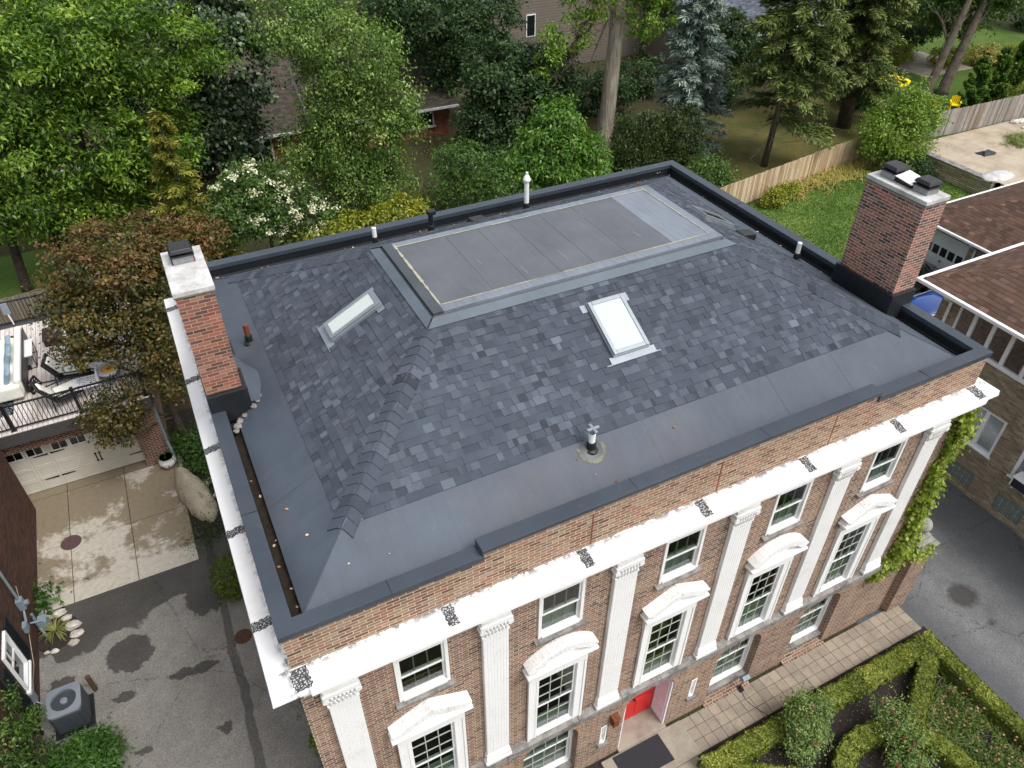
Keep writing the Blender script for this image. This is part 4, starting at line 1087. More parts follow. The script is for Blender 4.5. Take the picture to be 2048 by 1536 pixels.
def strip_hedge(t, path, w, h, seed, leaf, size=.035, dens=2600, closed=False, wob=.02):
    """clipped hedge along a path: solid body and a skin of small leaves"""
    g = rng(seed); P = [Vector((p[0], p[1], 0)) for p in path]
    n = len(P); mb = MB(); VV = []; TT = []
    segs = []
    for i in range(n - (0 if closed else 1)):
        a, b = P[i], P[(i + 1) % n]; L_ = (b - a).length; d = (b - a) / L_; s = Vector((-d.y, d.x, 0)); segs.append((a, b, L_, d, s))
        e = w / 2 - .03; ex = .05
        aa, bb = a - d * ex, b + d * ex
        mb.hexa([aa - s * e, bb - s * e, bb + s * e, aa + s * e, aa - s * e * .95 + Vector((0, 0, h - .03)), bb - s * e * .95 + Vector((0, 0, h - .03)), bb + s * e * .95 + Vector((0, 0, h - .03)), aa + s * e * .95 + Vector((0, 0, h - .03))])
        for part in ('top', 's0', 's1'):
            ww = w if part == 'top' else h; N = int(dens * L_ * ww)
            u = g.random(N) * (1 + .16 / L_) - .08 / L_; q = g.random(N)
            bmp = wob * np.sin(u * L_ * 9 + seed) + wob * .7 * np.sin(u * L_ * 23 + q * 8)
            A = np.array(a)[None, :] + np.array(d)[None, :] * (u * L_)[:, None]
            if part == 'top': Q = A + np.array(s)[None, :] * ((q - .5) * w * 1.04)[:, None]; Q[:, 2] = h + bmp - .05 * np.abs(q - .5) ** 3 * 8; nn = np.array([0, 0, 1.])
            else:
                sg = 1 if part == 's0' else -1; Q = A + np.array(s)[None, :] * (sg * (w / 2 + bmp))[:, None]; Q[:, 2] = q * h; nn = np.array(s) * sg + np.array([0, 0, .4])
            Nn = unit(nn + g.normal(0, .55, (N, 3))); D = unit(np.cross(Nn, g.normal(size=(N, 3))) + np.array([0, 0, .25])); Nn = unit(Nn - D * (Nn * D).sum(1, keepdims=True))
            VV.append(leaf_quads(Q - D * size * .4, D, Nn, size * g.uniform(.6, 1.4, N), .6)); 
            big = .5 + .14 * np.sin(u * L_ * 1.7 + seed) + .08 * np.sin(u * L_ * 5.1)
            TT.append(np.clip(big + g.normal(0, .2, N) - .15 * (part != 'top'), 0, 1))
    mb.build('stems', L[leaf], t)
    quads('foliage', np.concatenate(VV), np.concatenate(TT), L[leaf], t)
def shrub(name, label, base, blobs, n, size, seed, leaf, group=None, cat='shrub', **kw):
    t = thing(name, label, cat, base, 0, group); mb = MB(); rr_ = random.Random(seed); b = Vector(base)
    for q in blobs:
        for k in range(5):
            e = Vector((rr_.gauss(0, .4) * q[3], rr_.gauss(0, .4) * q[4], rr_.uniform(-.2, .6) * q[5])); limb(mb, b + Vector((rr_.gauss(0, .08), rr_.gauss(0, .08), 0)), Vector(q[:3]) + e, .03, .008, seed + k, 4, .15, 5)
    mb.build('stems', M['trunk_dark'], t)
    V, T = blob_leaves(blobs, n, size, seed, **kw); quads('foliage', V, T, L[leaf], t)
    return t
def blades(c, n, ln, seed, spread=.08, up=.8, w=.018, droop=.6):
    """arching strap leaves from one crown, three quads each"""
    g = rng(seed); VV = []; TT = []
    a = g.uniform(0, 2 * PI, n); e = g.uniform(.35, 1.1, n) * up; l = ln * g.uniform(.6, 1.2, n)
    d = np.stack([np.cos(a), np.sin(a), np.zeros(n)], 1); s = np.stack([-d[:, 1], d[:, 0], np.zeros(n)], 1)
    p0 = np.array(c) + d * (g.random(n) * spread)[:, None]; t = np.clip(g.normal(.5, .2, n), 0, 1)
    seg = 4; prev = p0; ang = e.copy()
    for k in range(seg):
        step = d * (np.cos(ang) * l / seg)[:, None] + np.array([0, 0, 1.]) * (np.sin(ang) * l / seg)[:, None]
        nxt = prev + step; w0 = w * (1 - k / seg) ** .6; w1 = w * max(1 - (k + 1) / seg, .04) ** .6
        VV.append(np.stack([prev - s * w0, prev + s * w0, nxt + s * w1, nxt - s * w1], 1)); TT.append(t); prev = nxt; ang = ang - droop * (k + 1) * .55
    return np.concatenate(VV), np.concatenate(TT)
# ------------------------------------------------------------------ ground, drives, paths
mb = MB(); mb.face((-160, -60, -.012), (160, -60, -.012), (160, 260, -.012), (-160, 260, -.012)); struct('ground', mb, M['ground'])
mb = MB(); mb.face((-6.15, -14, 0), (.0, -14, 0), (.0, 11.4, 0), (-6.15, 11.4, 0)); struct('asphalt_driveway', mb, M['asphalt_l'])
mb = MB()
mb.face((14.4, -.94, 0), (21.4, -.94, 0), (21.4, 14.2, 0), (14.4, 14.2, 0)); mb.face((16.0, -.94, 0), (16.0, -16, 0), (21.4, -16, 0), (21.4, -.94, 0)); mb.face((21.4, 6.0, 0), (31.7, 6.0, 0), (31.7, 14.2, 0), (21.4, 14.2, 0))
struct('side_road', mb, M['asphalt_r'], recalc=False)
# concrete slabs in front of the garage
mb = MB(); xs_ = [-9.5, -6.97, -5.21, -3.46, -1.76]; ys_ = [10.58, 13.03, 15.43, 15.83]
for i in range(4):
    for j in range(3):
        j0 = .011
        mb.box(xs_[i] + j0, xs_[i + 1] - j0, ys_[j] + j0, ys_[j + 1] - j0, -.05, .014)
struct('concrete_drive', mb, M['concrete'])
mb = MB(); mb.lathe((-5.2, 13.02, .012), [(.30, 0), (.30, .006), (.27, .008), (.265, .004), (.001, .004)], 32)
for k in range(9):
    for q in range(-2, 3): pass
mb.box(-5.24, -5.16, 12.8, 13.24, .013, .02); mb.box(-5.42, -4.98, 12.98, 13.06, .013, .021)
tag(mb.build('manhole_cover', M['manhole'], bevel=.003), 'round rusty manhole cover set in the damp concrete drive', 'manhole cover')
mb = MB(); mb.lathe((-1.1, 7.3, -.002), [(.24, 0), (.24, .007), (.001, .009)], 28); mb.box(-1.3, -.9, 7.27, 7.33, .004, .012)
tag(mb.build('manhole_cover', M['rust'], bevel=.003), 'brown drain cover in the asphalt beside the white cornice', 'manhole cover')
# garden paving along the front
mb = MB(); r = random.Random(5)
for i in range(27):
    for j in range(3):
        x0 = 8.23 + i * .2833; y0 = -.98 + j * .2967
        dz = r.uniform(-.004, .004); mb.box(x0 + .005, x0 + .278, y0 + .005, y0 + .291, -.04, .028 + dz)
struct('paved_path', mb, M['paver'], bevel=.003)
mb = MB(); mb.box(5.9, 8.225, -1.0, -.09, -.05, .07); mb.box(6.42, 7.82, -.09, .6, -.05, .10); mb.box(6.1, 8.1, -9, -1.004, -.05, .03); struct('landing', mb, M['landing'], bevel=.012)
mb = MB(); mb.face((8.1, -12, .002), (15.98, -12, .002), (15.98, -.98, .002), (8.1, -.98, .002)); mb.face((-1.75, 11.38, .003), (0, 11.38, .003), (0, 18, .003), (-1.75, 18, .003)); mb.face((.5, -3, .002), (6.05, -3, .002), (6.05, -.01, .002), (.5, -.01, .002))
struct('mulch_ground', mb, M['mulch'], recalc=False)
mb = MB(); mb.box(6.2, 7.53, -.84, -.13, .071, .085); tag(mb.build('doormat', M['mat'], bevel=.004), 'large black rubber doormat on the stone landing by the red door', 'doormat')
# pale chips scattered over the mulch
g = rng(4); N = 2600; P = np.stack([g.uniform(8.2, 15.9, N), g.uniform(-7, -1.0, N), np.full(N, .006)], 1)
keep = (np.abs(P[:, 1] + 1.45) > .25); P = P[keep]; N = len(P)
Nn = unit(np.array([0, 0, 1.]) + g.normal(0, .3, (N, 3))); D = unit(np.cross(Nn, g.normal(size=(N, 3))))
tag(quads('mulch_chips', leaf_quads(P, D, Nn, g.uniform(.015, .045, N), .5), g.random(N), L['chips'], kind='stuff'), 'small pale wood chips and petals strewn over the dark mulch beds', 'chips')
# back lawns and terrace
mb = MB(); mb.face((16, 14.2, -.004), (41.75, 14.2, -.004), (41.75, 22.6, -.004), (16, 21.4, -.004)); struct('lawn', mb, M['lawn'])
mb = MB(); mb.face((26, 22.0, -.004), (45, 23.6, -.004), (48, 34, -.004), (26, 34, -.004)); struct('back_lawn', mb, M['lawn_dry'])
mb = MB(); mb.face((45, 23.6, -.0), (75, 23.6, -.0), (75, 42, -.0), (48, 42, -.0)); struct('far_lawn', mb, M['lawn_far'])
mb = MB(); mb.face((-14, 27.6, -.004), (1, 27.6, -.004), (1, 34, -.004), (-14, 34, -.004)); struct('side_lawn', mb, M['lawn_far'])
mb = MB(); mb.box(41.95, 64, 12.0, 22.45, -.05, .98); struct('sand_terrace', mb, M['sand'])
mb = MB(); mb.box(56.5, 62, 33.2, 38.6, -.02, .03); struct('stone_path', mb, M['landing'])
def grass(name, x0, x1, y0, y1, n, seed, mat, label, z=0., hgt=.07):
    g = rng(seed); P = np.stack([g.uniform(x0, x1, n), g.uniform(y0, y1, n), np.full(n, z)], 1)
    D = unit(g.normal(0, .5, (n, 3)) + np.array([0, 0, 1.])); Nn = unit(np.cross(D, g.normal(size=(n, 3))))
    tag(quads(name, leaf_quads(P, D, Nn, hgt * g.uniform(.6, 1.5, n), .35), np.clip(.5 + .25 * np.sin(P[:, 0] * .9) * np.cos(P[:, 1] * 1.3) + g.normal(0, .15, n), 0, 1), mat, kind='stuff'), label, 'grass')
grass('lawn_grass', 26, 41.7, 14.4, 22.0, 42000, 3, L['grass'], 'short green grass of the lawn between tan fence and brick chimney', hgt=.09)

# ------------------------------------------------------------------ front garden
t = thing('box_hedge', 'clipped golden green box hedge forming a parterre with a ring and spokes', 'hedge', (11.85, -4.2, 0))
C0 = (11.85, -4.2)
circ = [(C0[0] + 1.66 * math.cos(2 * PI * k / 28), C0[1] + 1.66 * math.sin(2 * PI * k / 28)) for k in range(28)]
def sub_hedge(path, w, closed=False, seed=1):
    s = bpy.data.objects.new('hedge_run', None)
    return s
strip_paths = [([(8.0, -1.45), (10.5, -1.45), (13, -1.45), (15.3, -1.45)], .5, False), ([(15.45, -1.3), (15.45, -3), (15.47, -5), (15.5, -7.6)], .42, False), (circ, .48, True), ([(15.2, -1.7), (14.2, -2.3), (13.1, -2.98)], .44, False), ([(8.15, -1.6), (9.4, -2.35), (10.55, -3.1)], .46, False), ([(15.2, -6.9), (13.1, -5.4)], .44, False)]
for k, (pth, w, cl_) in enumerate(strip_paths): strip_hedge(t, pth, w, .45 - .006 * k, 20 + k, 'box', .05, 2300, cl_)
for nm, lb, base, bl, sd, npk in (('rose_bush', 'tall leafy rose bush with pink blooms at the edge of the paved path', (10.75, -1.75, 0), [(10.7, -1.75, .62, .62, .55, .5), (11.15, -1.55, .62, .45, .4, .42), (10.35, -2.0, .5, .42, .4, .4), (10.75, -1.4, .85, .35, .3, .3)], 41, 9),
    ('rose_bush', 'sparser rose bush with red blooms growing out of the hedge ring', (12.6, -2.95, 0), [(12.6, -2.9, .62, .5, .5, .45), (12.75, -2.5, .75, .4, .35, .35), (12.55, -3.35, .55, .5, .45, .4), (12.2, -3.5, .4, .45, .4, .3)], 42, 9)):
    rb = shrub(nm, lb, base, bl, 7500 if sd == 41 else 4200, .065, sd, 'rose', cat='rose bush', per=14, csz=.16, upw=.9, tsd=.17)
    g = rng(sd); VV = []; TT = []
    for k in range(npk):
        b = bl[g.integers(len(bl))]; d = unit(g.normal(size=3) + np.array([0, -.3, 1.1])); c = np.array(b[:3]) + d * np.array(b[3:]) * 1.0
        n = 16; a = g.uniform(0, 6.28, n); e = g.uniform(.2, 1.3, n); D = unit(np.stack([np.cos(a) * np.cos(e), np.sin(a) * np.cos(e), np.sin(e)], 1)); Nn = unit(np.cross(D, g.normal(size=(n, 3))))
        VV.append(leaf_quads(np.repeat(c[None], n, 0), D, Nn, np.full(n, .045), .9, .2)); TT.append(np.full(n, g.uniform(.0, .8) if sd == 41 else g.uniform(0, .15)))
    quads('blooms', np.concatenate(VV), np.concatenate(TT), L['flower_p'], rb)
# perennials in the right hand bed
g = rng(77); VV = []; TT = []; FV = []; FT = []
def inbed(x, y): return x < 15.2 and x > 13.35 and y < -2.15 - (15.2 - x) * .36 and y > -7.5 and math.hypot(x - C0[0], y - C0[1]) > 1.95
k = 0
while k < 330:
    x, y = g.uniform(13.3, 15.25), g.uniform(-7.2, -2.0)
    if not inbed(x, y): continue
    k += 1
    V, T = blades((x, y, 0), int(g.integers(8, 16)), g.uniform(.22, .45), 1000 + k, .1, 1.0, .014, .5); VV.append(V); TT.append(np.clip(np.tile(T[:len(T)], 1) * .8 + g.normal(-.08, .12), 0, 1))
    for q in range(int(g.integers(0, 3)) if g.random() < .6 else 0):
        c = np.array([x + g.normal(0, .12), y + g.normal(0, .12), g.uniform(.3, .5)]); n = 9; a = np.linspace(0, 2 * PI, n, endpoint=False)
        D = unit(np.stack([np.cos(a), np.sin(a), np.full(n, g.uniform(-.5, .3))], 1)); Nn = np.tile(np.array([[0, 0, 1.]]), (n, 1))
        FV.append(leaf_quads(np.repeat(c[None], n, 0), D, unit(Nn + .001), np.full(n, .034), .45)); FT.append(np.full(n, g.random()))
V2, T2 = blob_leaves([(14.5, -3.6, .12, .6, .8, .16), (14.3, -5.0, .12, .8, 1.0, .18), (14.9, -3.0, .1, .3, .5, .12), (12.0, -4.4, .1, 1.0, 1.0, .15)], 9000, .06, 78, per=16, csz=.2)
pb = quads('perennial_bed', np.concatenate(VV + [V2]), np.concatenate(TT + [T2 * .5]), L['strap'], kind='stuff'); tag(pb, 'tangled bed of fading coneflowers and daylilies inside the box hedge', 'flower bed')
quads('flower_heads', np.concatenate(FV), np.concatenate(FT), L['flower_o'], pb)
# small weeds in the mulch
VV = []; TT = []
for k in range(40):
    x, y = g.uniform(9.6, 14), g.uniform(-3.0, -1.8)
    V, T = blades((x, y, 0), 7, .07, 3000 + k, .01, .9, .008, .4); VV.append(V); TT.append(T)
tag(quads('weeds', np.concatenate(VV), np.concatenate(TT), L['hosta'], kind='stuff'), 'tiny green weeds sprouting in the dark mulch', 'weeds')
# floodlight with its cable
fl = thing('floodlight', 'small garden floodlight on a stake at the foot of the brick wall', 'floodlight', (10.13, -.13, .02))
mb = MB(); mb.obox((10.15, -.13, .62), (.11, 0, 0), (0, .05, .035), (0, -.05, .07)); mb.build('lamp_head', M['util'], fl, bevel=.012)
mb = MB(); mb.tube([(10.15, -.1, .02), (10.14, -.11, .55)], .014, 8); mb.box(10.09, 10.2, -.2, -.05, .02, .1); mb.build('stake', M['blackmetal'], fl)
mb = MB(); mb.tube([(10.13, -.2, .045), (10.09, -.4, .037), (10.13, -.6, .037), (10.22, -.8, .037), (10.32, -.97, .037), (10.4, -1.2, .03)], .007, 6); mb.build('cable', M['rubber'], fl)
# wing wall, pier, ball
wg = thing('gate_pier', 'brick gate pier with stone ball finial and short ramped wall at the house corner', 'gate pier', (15.75, .1, 0))
mb = MB(); mb.box(15.38, 16.1, -.16, .56, 0, 2.62); mb.build('pier', M['brick'], wg)
mb = MB(); n = 8
prof = [(14.44 + (15.36 - 14.44) * i / n, 3.05 - .55 * math.sin(PI / 2 * i / n) ** .8) for i in range(n + 1)]
mb.prism([(14.42, 0.03, 0), (15.37, .03, 0)] + [(p[0], .03, p[1]) for p in reversed(prof)], (0, 0, 0), (0, .4, 0)); mb.build('wall', M['brick'], wg)
mb = MB()
for i in range(n):
    (a, za), (b, zb) = prof[i], prof[i + 1]
    mb.hexa([(a, -.01, za), (b, -.01, zb), (b, .46, zb), (a, .46, za), (a, -.01, za + .07), (b, -.01, zb + .07), (b, .46, zb + .07), (a, .46, za + .07)])
mb.build('coping', M['sill'], wg, bevel=.01)
mb = MB(); mb.box(15.32, 16.16, -.22, .62, 2.62, 2.74); mb.box(15.42, 16.06, -.12, .52, 2.74, 2.84); mb.box(15.52, 15.96, -.02, .42, 2.84, 2.98); mb.build('pier_cap', M['ballstone'], wg, bevel=.02)
mb = MB(); mb.lathe((15.74, .2, 2.97), [(.15, 0), (.13, .06), (.14, .09), (.001, .09)], 20); mb.ball((15.74, .2, 3.26), .225, 28, 16); mb.build('ball_finial', M['ballstone'], wg, smooth=True)
# ivy on the corner of the house
iv = thing('ivy', 'bright yellow green ivy climbing the right corner of the brick house beside the end pilaster', 'ivy', (14.42, .1, 0))
bl = []; g = rng(8)
for z in np.arange(2.9, 7.95, .28):
    bl.append((14.44 + .06 * math.sin(z * 2) + (7.9 - z) * .015, .06 + .05 * math.sin(z * 3.1), z, .2 + (.05 if z < 5.5 else -.03), .3, .24))
bl += [(14.3, -.05, 2.75, .28, .14, .3), (14.1, -.02, 2.45, .25, .1, .35), (14.75, .05, 2.95, .3, .3, .16), (15.35, .0, 2.72, .14, .3, .12), (15.75, -.2, 2.7, .3, .1, .1), (14.6, .1, 3.3, .25, .3, .3)]
V, T = blob_leaves(bl, 9000, .095, 12, per=18, csz=.14, wr=.85, droop=.6, upw=.5)
quads('foliage', V, T, L['ivy'], iv)
mb = MB(); limb(mb, (14.46, .2, .05), (14.48, .15, 7.8), .03, .01, 5, 10, .02); limb(mb, (14.46, .3, .05), (14.5, .2, 5), .025, .01, 6, 8, .03); mb.build('stem', M['trunk_dark'], iv)
sv = thing('wall_creeper', 'thin green creeper edging the left corner of the brick front wall', 'creeper', (-.05, 0, 0))
bl = [(-.06, -.02 , z, .1, .12, .25) for z in np.arange(.3, 3.6, .35)] + [(-.1, y, .15, .16, .4, .2) for y in np.arange(-3, 8, .8)]
V, T = blob_leaves(bl, 2600, .06, 15, per=12, csz=.09, wr=.8); quads('foliage', V, T, L['bright'], sv)

# ------------------------------------------------------------------ drive side: shrubs and stones along the house
shrub('round_shrub', 'rounded clipped shrub beside the asphalt driveway under the white cornice', (-.95, 9.0, 0), [(-.95, 9.0, .55, .55, .62, .6)], 9000, .05, 61, 'boxball', per=14, csz=.1, inner=.85)
shrub('fern_patch', 'low dark ferns under the bronze maple next to the garage corner', (-.8, 14.8, 0), [(-.75, 14.6, .45, .6, .8, .5), (-1.1, 15.6, .5, .5, .6, .5), (-.5, 13.4, .3, .35, .5, .3)], 5200, .11, 62, 'hosta', wr=.3, droop=.5)
shrub('ground_creeper', 'low green creeper behind the beige covered shape on the drive', (-1.2, 11.5, 0), [(-1.2, 11.5, .05, .5, .4, .14), (-1.0, 12.7, .06, .4, .6, .12), (-1.6, 11.1, .03, .2, .4, .08)], 2400, .06, 63, 'dark', cat='ground cover')
g = rng(5)
spots = [(-1.1, 13.6, .2), (-.8, 13.75, .2), (-1.15, 13.2, .14), (-.85, 13.0, .13), (-1.2, 12.9, .1)]
for k, (x, y, s) in enumerate(spots):
    mb = MB(); r = random.Random(k); mb.ball((x, y, s * .35), s, 10, 7, (1, .8, .6), .14, r)
    tag(mb.build('garden_rock', M['rock'], smooth=False, bevel=.02), 'pale rock in the mulch between the covered shape and the white cornice', 'rock', 'pale rocks in the mulch by the house')
gr = thing('covered_grill', 'tall beige fabric cover draped over a lumpy shape at the end of the concrete drive', 'cover', (-1.45, 13.1, 0))
mb = MB(); r = random.Random(4); n = 26; ringp = []
lev = [(0, 1.0), (.25, 1.02), (.5, .95), (.72, .82), (.9, .6), (1.0, .3), (1.04, .02)]
vs = []
for (h, q) in lev:
    row = []
    for k in range(n):
        a = 2 * PI * k / n; fold = 1 + (.08 * math.sin(a * 7) + .06 * math.sin(a * 12 + 2) + .03 * math.sin(a * 19)) * (1.05 - h * .7)
        yy = (1.2 * math.sin(a) * q) * fold; row.append((-1.42 + (.44 * math.cos(a) * q) * fold - yy * .24, 13.1 + yy, h * (.72 + .34 * math.sin(a) * q + .12 * math.cos(a * 3 + 1) * q)))
    vs.append(row)
for i in range(len(lev) - 1):
    for k in range(n):
        m = (k + 1) % n; mb.face(vs[i][k], vs[i][m], vs[i + 1][m], vs[i + 1][k])
mb.build('fabric_cover', M['tarp'], gr, smooth=True, weld=True)
po = thing('planter_urn', 'chipped white round planter urn at the corner of the brick garage', 'planter', (-2.02, 15.2, .014))
mb = MB(); mb.lathe((-2.02, 15.15, .014), [(.12, 0), (.2, .06), (.28, .2), (.27, .33), (.21, .4), (.25, .43), (.22, .43), (.18, .36), (.001, .34)], 24); mb.build('bowl', M['white_old'], po, smooth=True)
mb = MB(); mb.lathe((-2.02, 15.15, .34), [(.19, .0), (.17, .035), (.001, .045)], 16); mb.build('soil', M['mulch'], po)
mb = MB(); mb.box(-1.74, -1.6, 13.8, 15.4, -.02, .16); tag(mb.build('garden_kerb', M['sill'], bevel=.02), 'low stone kerb between the concrete drive and the planted strip', 'kerb')
# ------------------------------------------------------------------ brick garage with roof deck
ga = thing('brick_garage', 'brick garage with cream carriage doors and a pale roof deck behind black railings', 'garage', (-1.85, 15.43, 0))
GX0, GX1 = -7.76, -2.68
mb = MB(); mb.box(-14, GX0, 15.43, 15.75, 0, 2.62); mb.box(GX1, -1.85, 15.43, 15.75, 0, 2.62); mb.box(GX0, GX1, 15.43, 15.75, 2.14, 2.62); mb.box(-2.1, -1.85, 15.75, 22, 0, 2.62); mb.box(-14, -2.1, 21.75, 22, 0, 2.62)
mb.build('wall', M['brick_gar'], ga)
mb = MB()
x = GX0
while x < GX1 - .03: mb.box(x + .006, min(x + .066, GX1), 15.415, 15.5, 2.1, 2.3); x += .072
mb.build('brick_lintel', M['brick_gar'], ga)
mb = MB(); mb.box(GX0, GX1, 15.83, 15.88, .015, 2.3)
for k in range(4):
    z0 = .03 + k * .49
    for q in range(8):
        a = GX0 + .03 + q * .632; 
        for (p0, p1, r0, r1) in ((a, a + .6, z0, z0 + .05), (a, a + .6, z0 + .41, z0 + .46), (a, a + .06, z0 + .05, z0 + .41), (a + .54, a + .6, z0 + .05, z0 + .41)): mb.box(p0, p1, 15.815, 15.83, r0, r1)
gd = mb.build('garage_door', M['gdoor'], ga, bevel=.004)
for c in (-6.5, -3.99):
    for o in (-1.08, -.33 - .18, .33, .9):
        pass
for x0 in (-7.61, -7.04, -6.39, -5.82, -5.09, -4.55, -3.87, -3.33):
    mb = MB(); mb.box(x0 - .04, x0 + .47, 15.808, 15.83, 1.5, 1.9); mb.build('window_frame', M['white_clean'], gd)
    mb = MB(); mb.box(x0, x0 + .205, 15.800, 15.81, 1.54, 1.86); mb.box(x0 + .225, x0 + .43, 15.800, 15.81, 1.54, 1.86); mb.build('window_pane', M['darkglass'], gd)
for c in (-6.5, -3.99):
    for s in (-.06, .06):
        mb = MB(); mb.tube([(c + s, 15.81, .62), (c + s, 15.77, .68), (c + s, 15.77, .84), (c + s, 15.81, .9)], .017, 8); mb.obox((c + s, 15.808, .6), (.035, 0, 0), (0, .005, 0), (0, 0, .03)); mb.obox((c + s, 15.808, .92), (.035, 0, 0), (0, .005, 0), (0, 0, .03)); mb.build('handle', M['blackmetal'], gd)
for (x0, x1, tip) in ((-7.74, -7.32, 1), (-5.71, -5.29, -1), (-5.22, -4.8, 1), (-3.12, -2.7, -1)):
    for z in (.44, 1.45):
        mb = MB(); w0, w1 = (.03, .014) if tip > 0 else (.014, .03)
        mb.prism([(x0, 15.806, z - w0), (x1, 15.806, z - w1), (x1, 15.806, z + w1), (x0, 15.806, z + w0)], (0, 0, 0), (0, .01, 0)); mb.build('hinge_strap', M['blackmetal'], gd)
mb = MB(); mb.box(-14, -1.8, 15.12, 15.16, 2.62, 3.02); mb.box(-14, -1.8, 15.16, 15.43, 2.62, 2.66); mb.box(-1.83, -1.79, 15.16, 22, 2.62, 3.02); mb.box(-14, -1.8, 21.55, 22.0, 2.64, 2.99); mb.build('deck_fascia', M['fascia'], ga)
mb = MB(); mb.box(-14, -1.84, 15.17, 21.54, 2.9, 3.0)
dk = mb.build('deck', M['deckboards'], ga)
def railing(y, x0, x1, z0=3.02, h=.92, ps=1.9, first=None):
    mb = MB(); mb.box(x0, x1, y - .03, y + .03, z0 + h - .04, z0 + h); mb.box(x0, x1, y - .02, y + .02, z0 + .05, z0 + .09)
    x = x0
    while x < x1: mb.box(x - .009, x + .009, y - .009, y + .009, z0 + .09, z0 + h - .04); x += .112
    rl = mb.build('railing', M['blackmetal'], ga)
    x = first if first is not None else x0
    while x <= x1 + .01:
        mb = MB(); mb.box(x - .04, x + .04, y - .04, y + .04, z0 - .02, z0 + h + .03); mb.box(x - .075, x + .075, y - .075, y + .075, z0 - .02, z0 + .0); mb.box(x - .05, x + .05, y - .05, y + .05, z0 + h + .03, z0 + h + .055); mb.build('post', M['blackmetal'], rl); x += ps
railing(15.35, -13.24, -1.9, first=-13.24, ps=1.89)
railing(21.75, -13.24, -1.9, first=-11.5, ps=1.89 * 1.3)
mb = MB(); mb.tube([(-1.83, 15.4, 2.6), (-1.83, 15.38, .9), (-1.8, 15.3, .6), (-1.78, 15.25, .2)], .05, 10); mb.build('downspout', M['util'], ga)
# things on the deck
def soft(mb, x0, x1, y0, y1, z0, z1): mb.box(x0, x1, y0, y1, z0, z1)
so = thing('outdoor_sofa', 'cream outdoor sofa with black feet facing left on the pale roof deck', 'sofa', (-5.9, 18.5, 3.0))
mb = MB(); soft(mb, -7.0, -5.45, 16.9, 20.15, 3.16, 3.42); mb.build('seat', M['cushion'], so, bevel=.06)
mb = MB(); mb.hexa([(-5.55, 16.85, 3.16), (-5.3, 16.85, 3.16), (-5.3, 20.2, 3.16), (-5.55, 20.2, 3.16), (-5.45, 16.85, 3.78), (-5.24, 16.85, 3.78), (-5.24, 20.2, 3.78), (-5.45, 20.2, 3.78)]); mb.build('backrest', M['cushion'], so, bevel=.07)
mb = MB(); soft(mb, -7.0, -5.32, 16.72, 16.98, 3.16, 3.62); mb.build('armrest', M['cushion'], so, bevel=.06)
for y in (17.2, 18.5, 19.8):
    mb = MB(); mb.obox((-5.22, y, 3.08), (.07, 0, 0), (0, .03, 0), (0, 0, .09)); mb.build('leg', M['blackmetal'], so)
mb = MB(); mb.box(-5.24, -5.21, 17, 20.2, 3.2, 3.66); mb.build('back_rail', M['blackmetal'], so)
for k, (y, tl) in enumerate(((17.55, .1), (18.6, .12), (19.3, .1))):
    mb = MB(); mb.obox((-5.68, y, 3.62), (.08, 0, 0), (0, .27, .03), (tl, 0, .24))
    tag(mb.build('cushion', M['bluecush'], bevel=.06), ['grey blue cushion at the near end of the cream sofa', 'grey blue cushion in the middle of the cream sofa', 'grey blue cushion at the far end of the cream sofa'][k], 'cushion', 'cushions on the sofa')
st = thing('side_table', 'white topped side table with thin black wire legs behind the cream sofa', 'side table', (-5.15, 19.0, 3.0))
mb = MB(); mb.box(-5.34, -4.98, 18.5, 19.55, 3.5, 3.53); mb.build('tabletop', M['white_clean'], st)
mb = MB()
for x in (-5.32, -5.0):
    for y in (18.53, 19.5): mb.box(x - .012, x + .012, y - .012, y + .012, 3.0, 3.5)
for y in (18.53, 19.5): mb.box(-5.308, -5.012, y - .012, y + .012, 3.0, 3.024)
for x in (-5.32, -5.0): mb.box(x - .012, x + .012, 18.542, 19.488, 3.0, 3.024); mb.bar((x, 18.53, 3.02), (x, 19.5, 3.48), .016)
mb.build('frame', M['blackmetal'], st)
pbx = thing('parasol_base', 'black lattice square parasol base with a pole lying on the pale deck', 'parasol base', (-5.12, 17.5, 3.0))
mb = MB(); q = .36; cs = [(-5.12, 17.5 + q * 1.5), (-5.12 + q * .62, 17.5), (-5.12, 17.5 - q * 1.5), (-5.12 - q * .62, 17.5)]
for k in range(4):
    a, b = cs[k], cs[(k + 1) % 4]; mb.bar((*a, 3.03), (*b, 3.03), .05, .03)
    for t_ in (.33, .66):
        p = (a[0] + (b[0] - a[0]) * t_, a[1] + (b[1] - a[1]) * t_); mb.bar((*p, 3.03), (-5.12, 17.5, 3.03), .03, .02)
    m_ = ((a[0] + b[0]) / 2 * .5 - 5.12 * .5, (a[1] + b[1]) / 2 * .5 + 17.5 * .5); mb.bar((*m_, 3.03), ((cs[k][0] - 5.12) / 2, (cs[k][1] + 17.5) / 2, 3.03), .03, .02)
    mb.bar((*a, 3.03), (-5.12, 17.5, 3.03), .03, .02)
mb.build('lattice', M['blackmetal'], pbx)
mb = MB(); mb.tube([(-5.12, 17.5, 3.05), (-4.25, 17.38, 3.06)], .022, 8); mb.build('pole', M['blackmetal'], pbx)
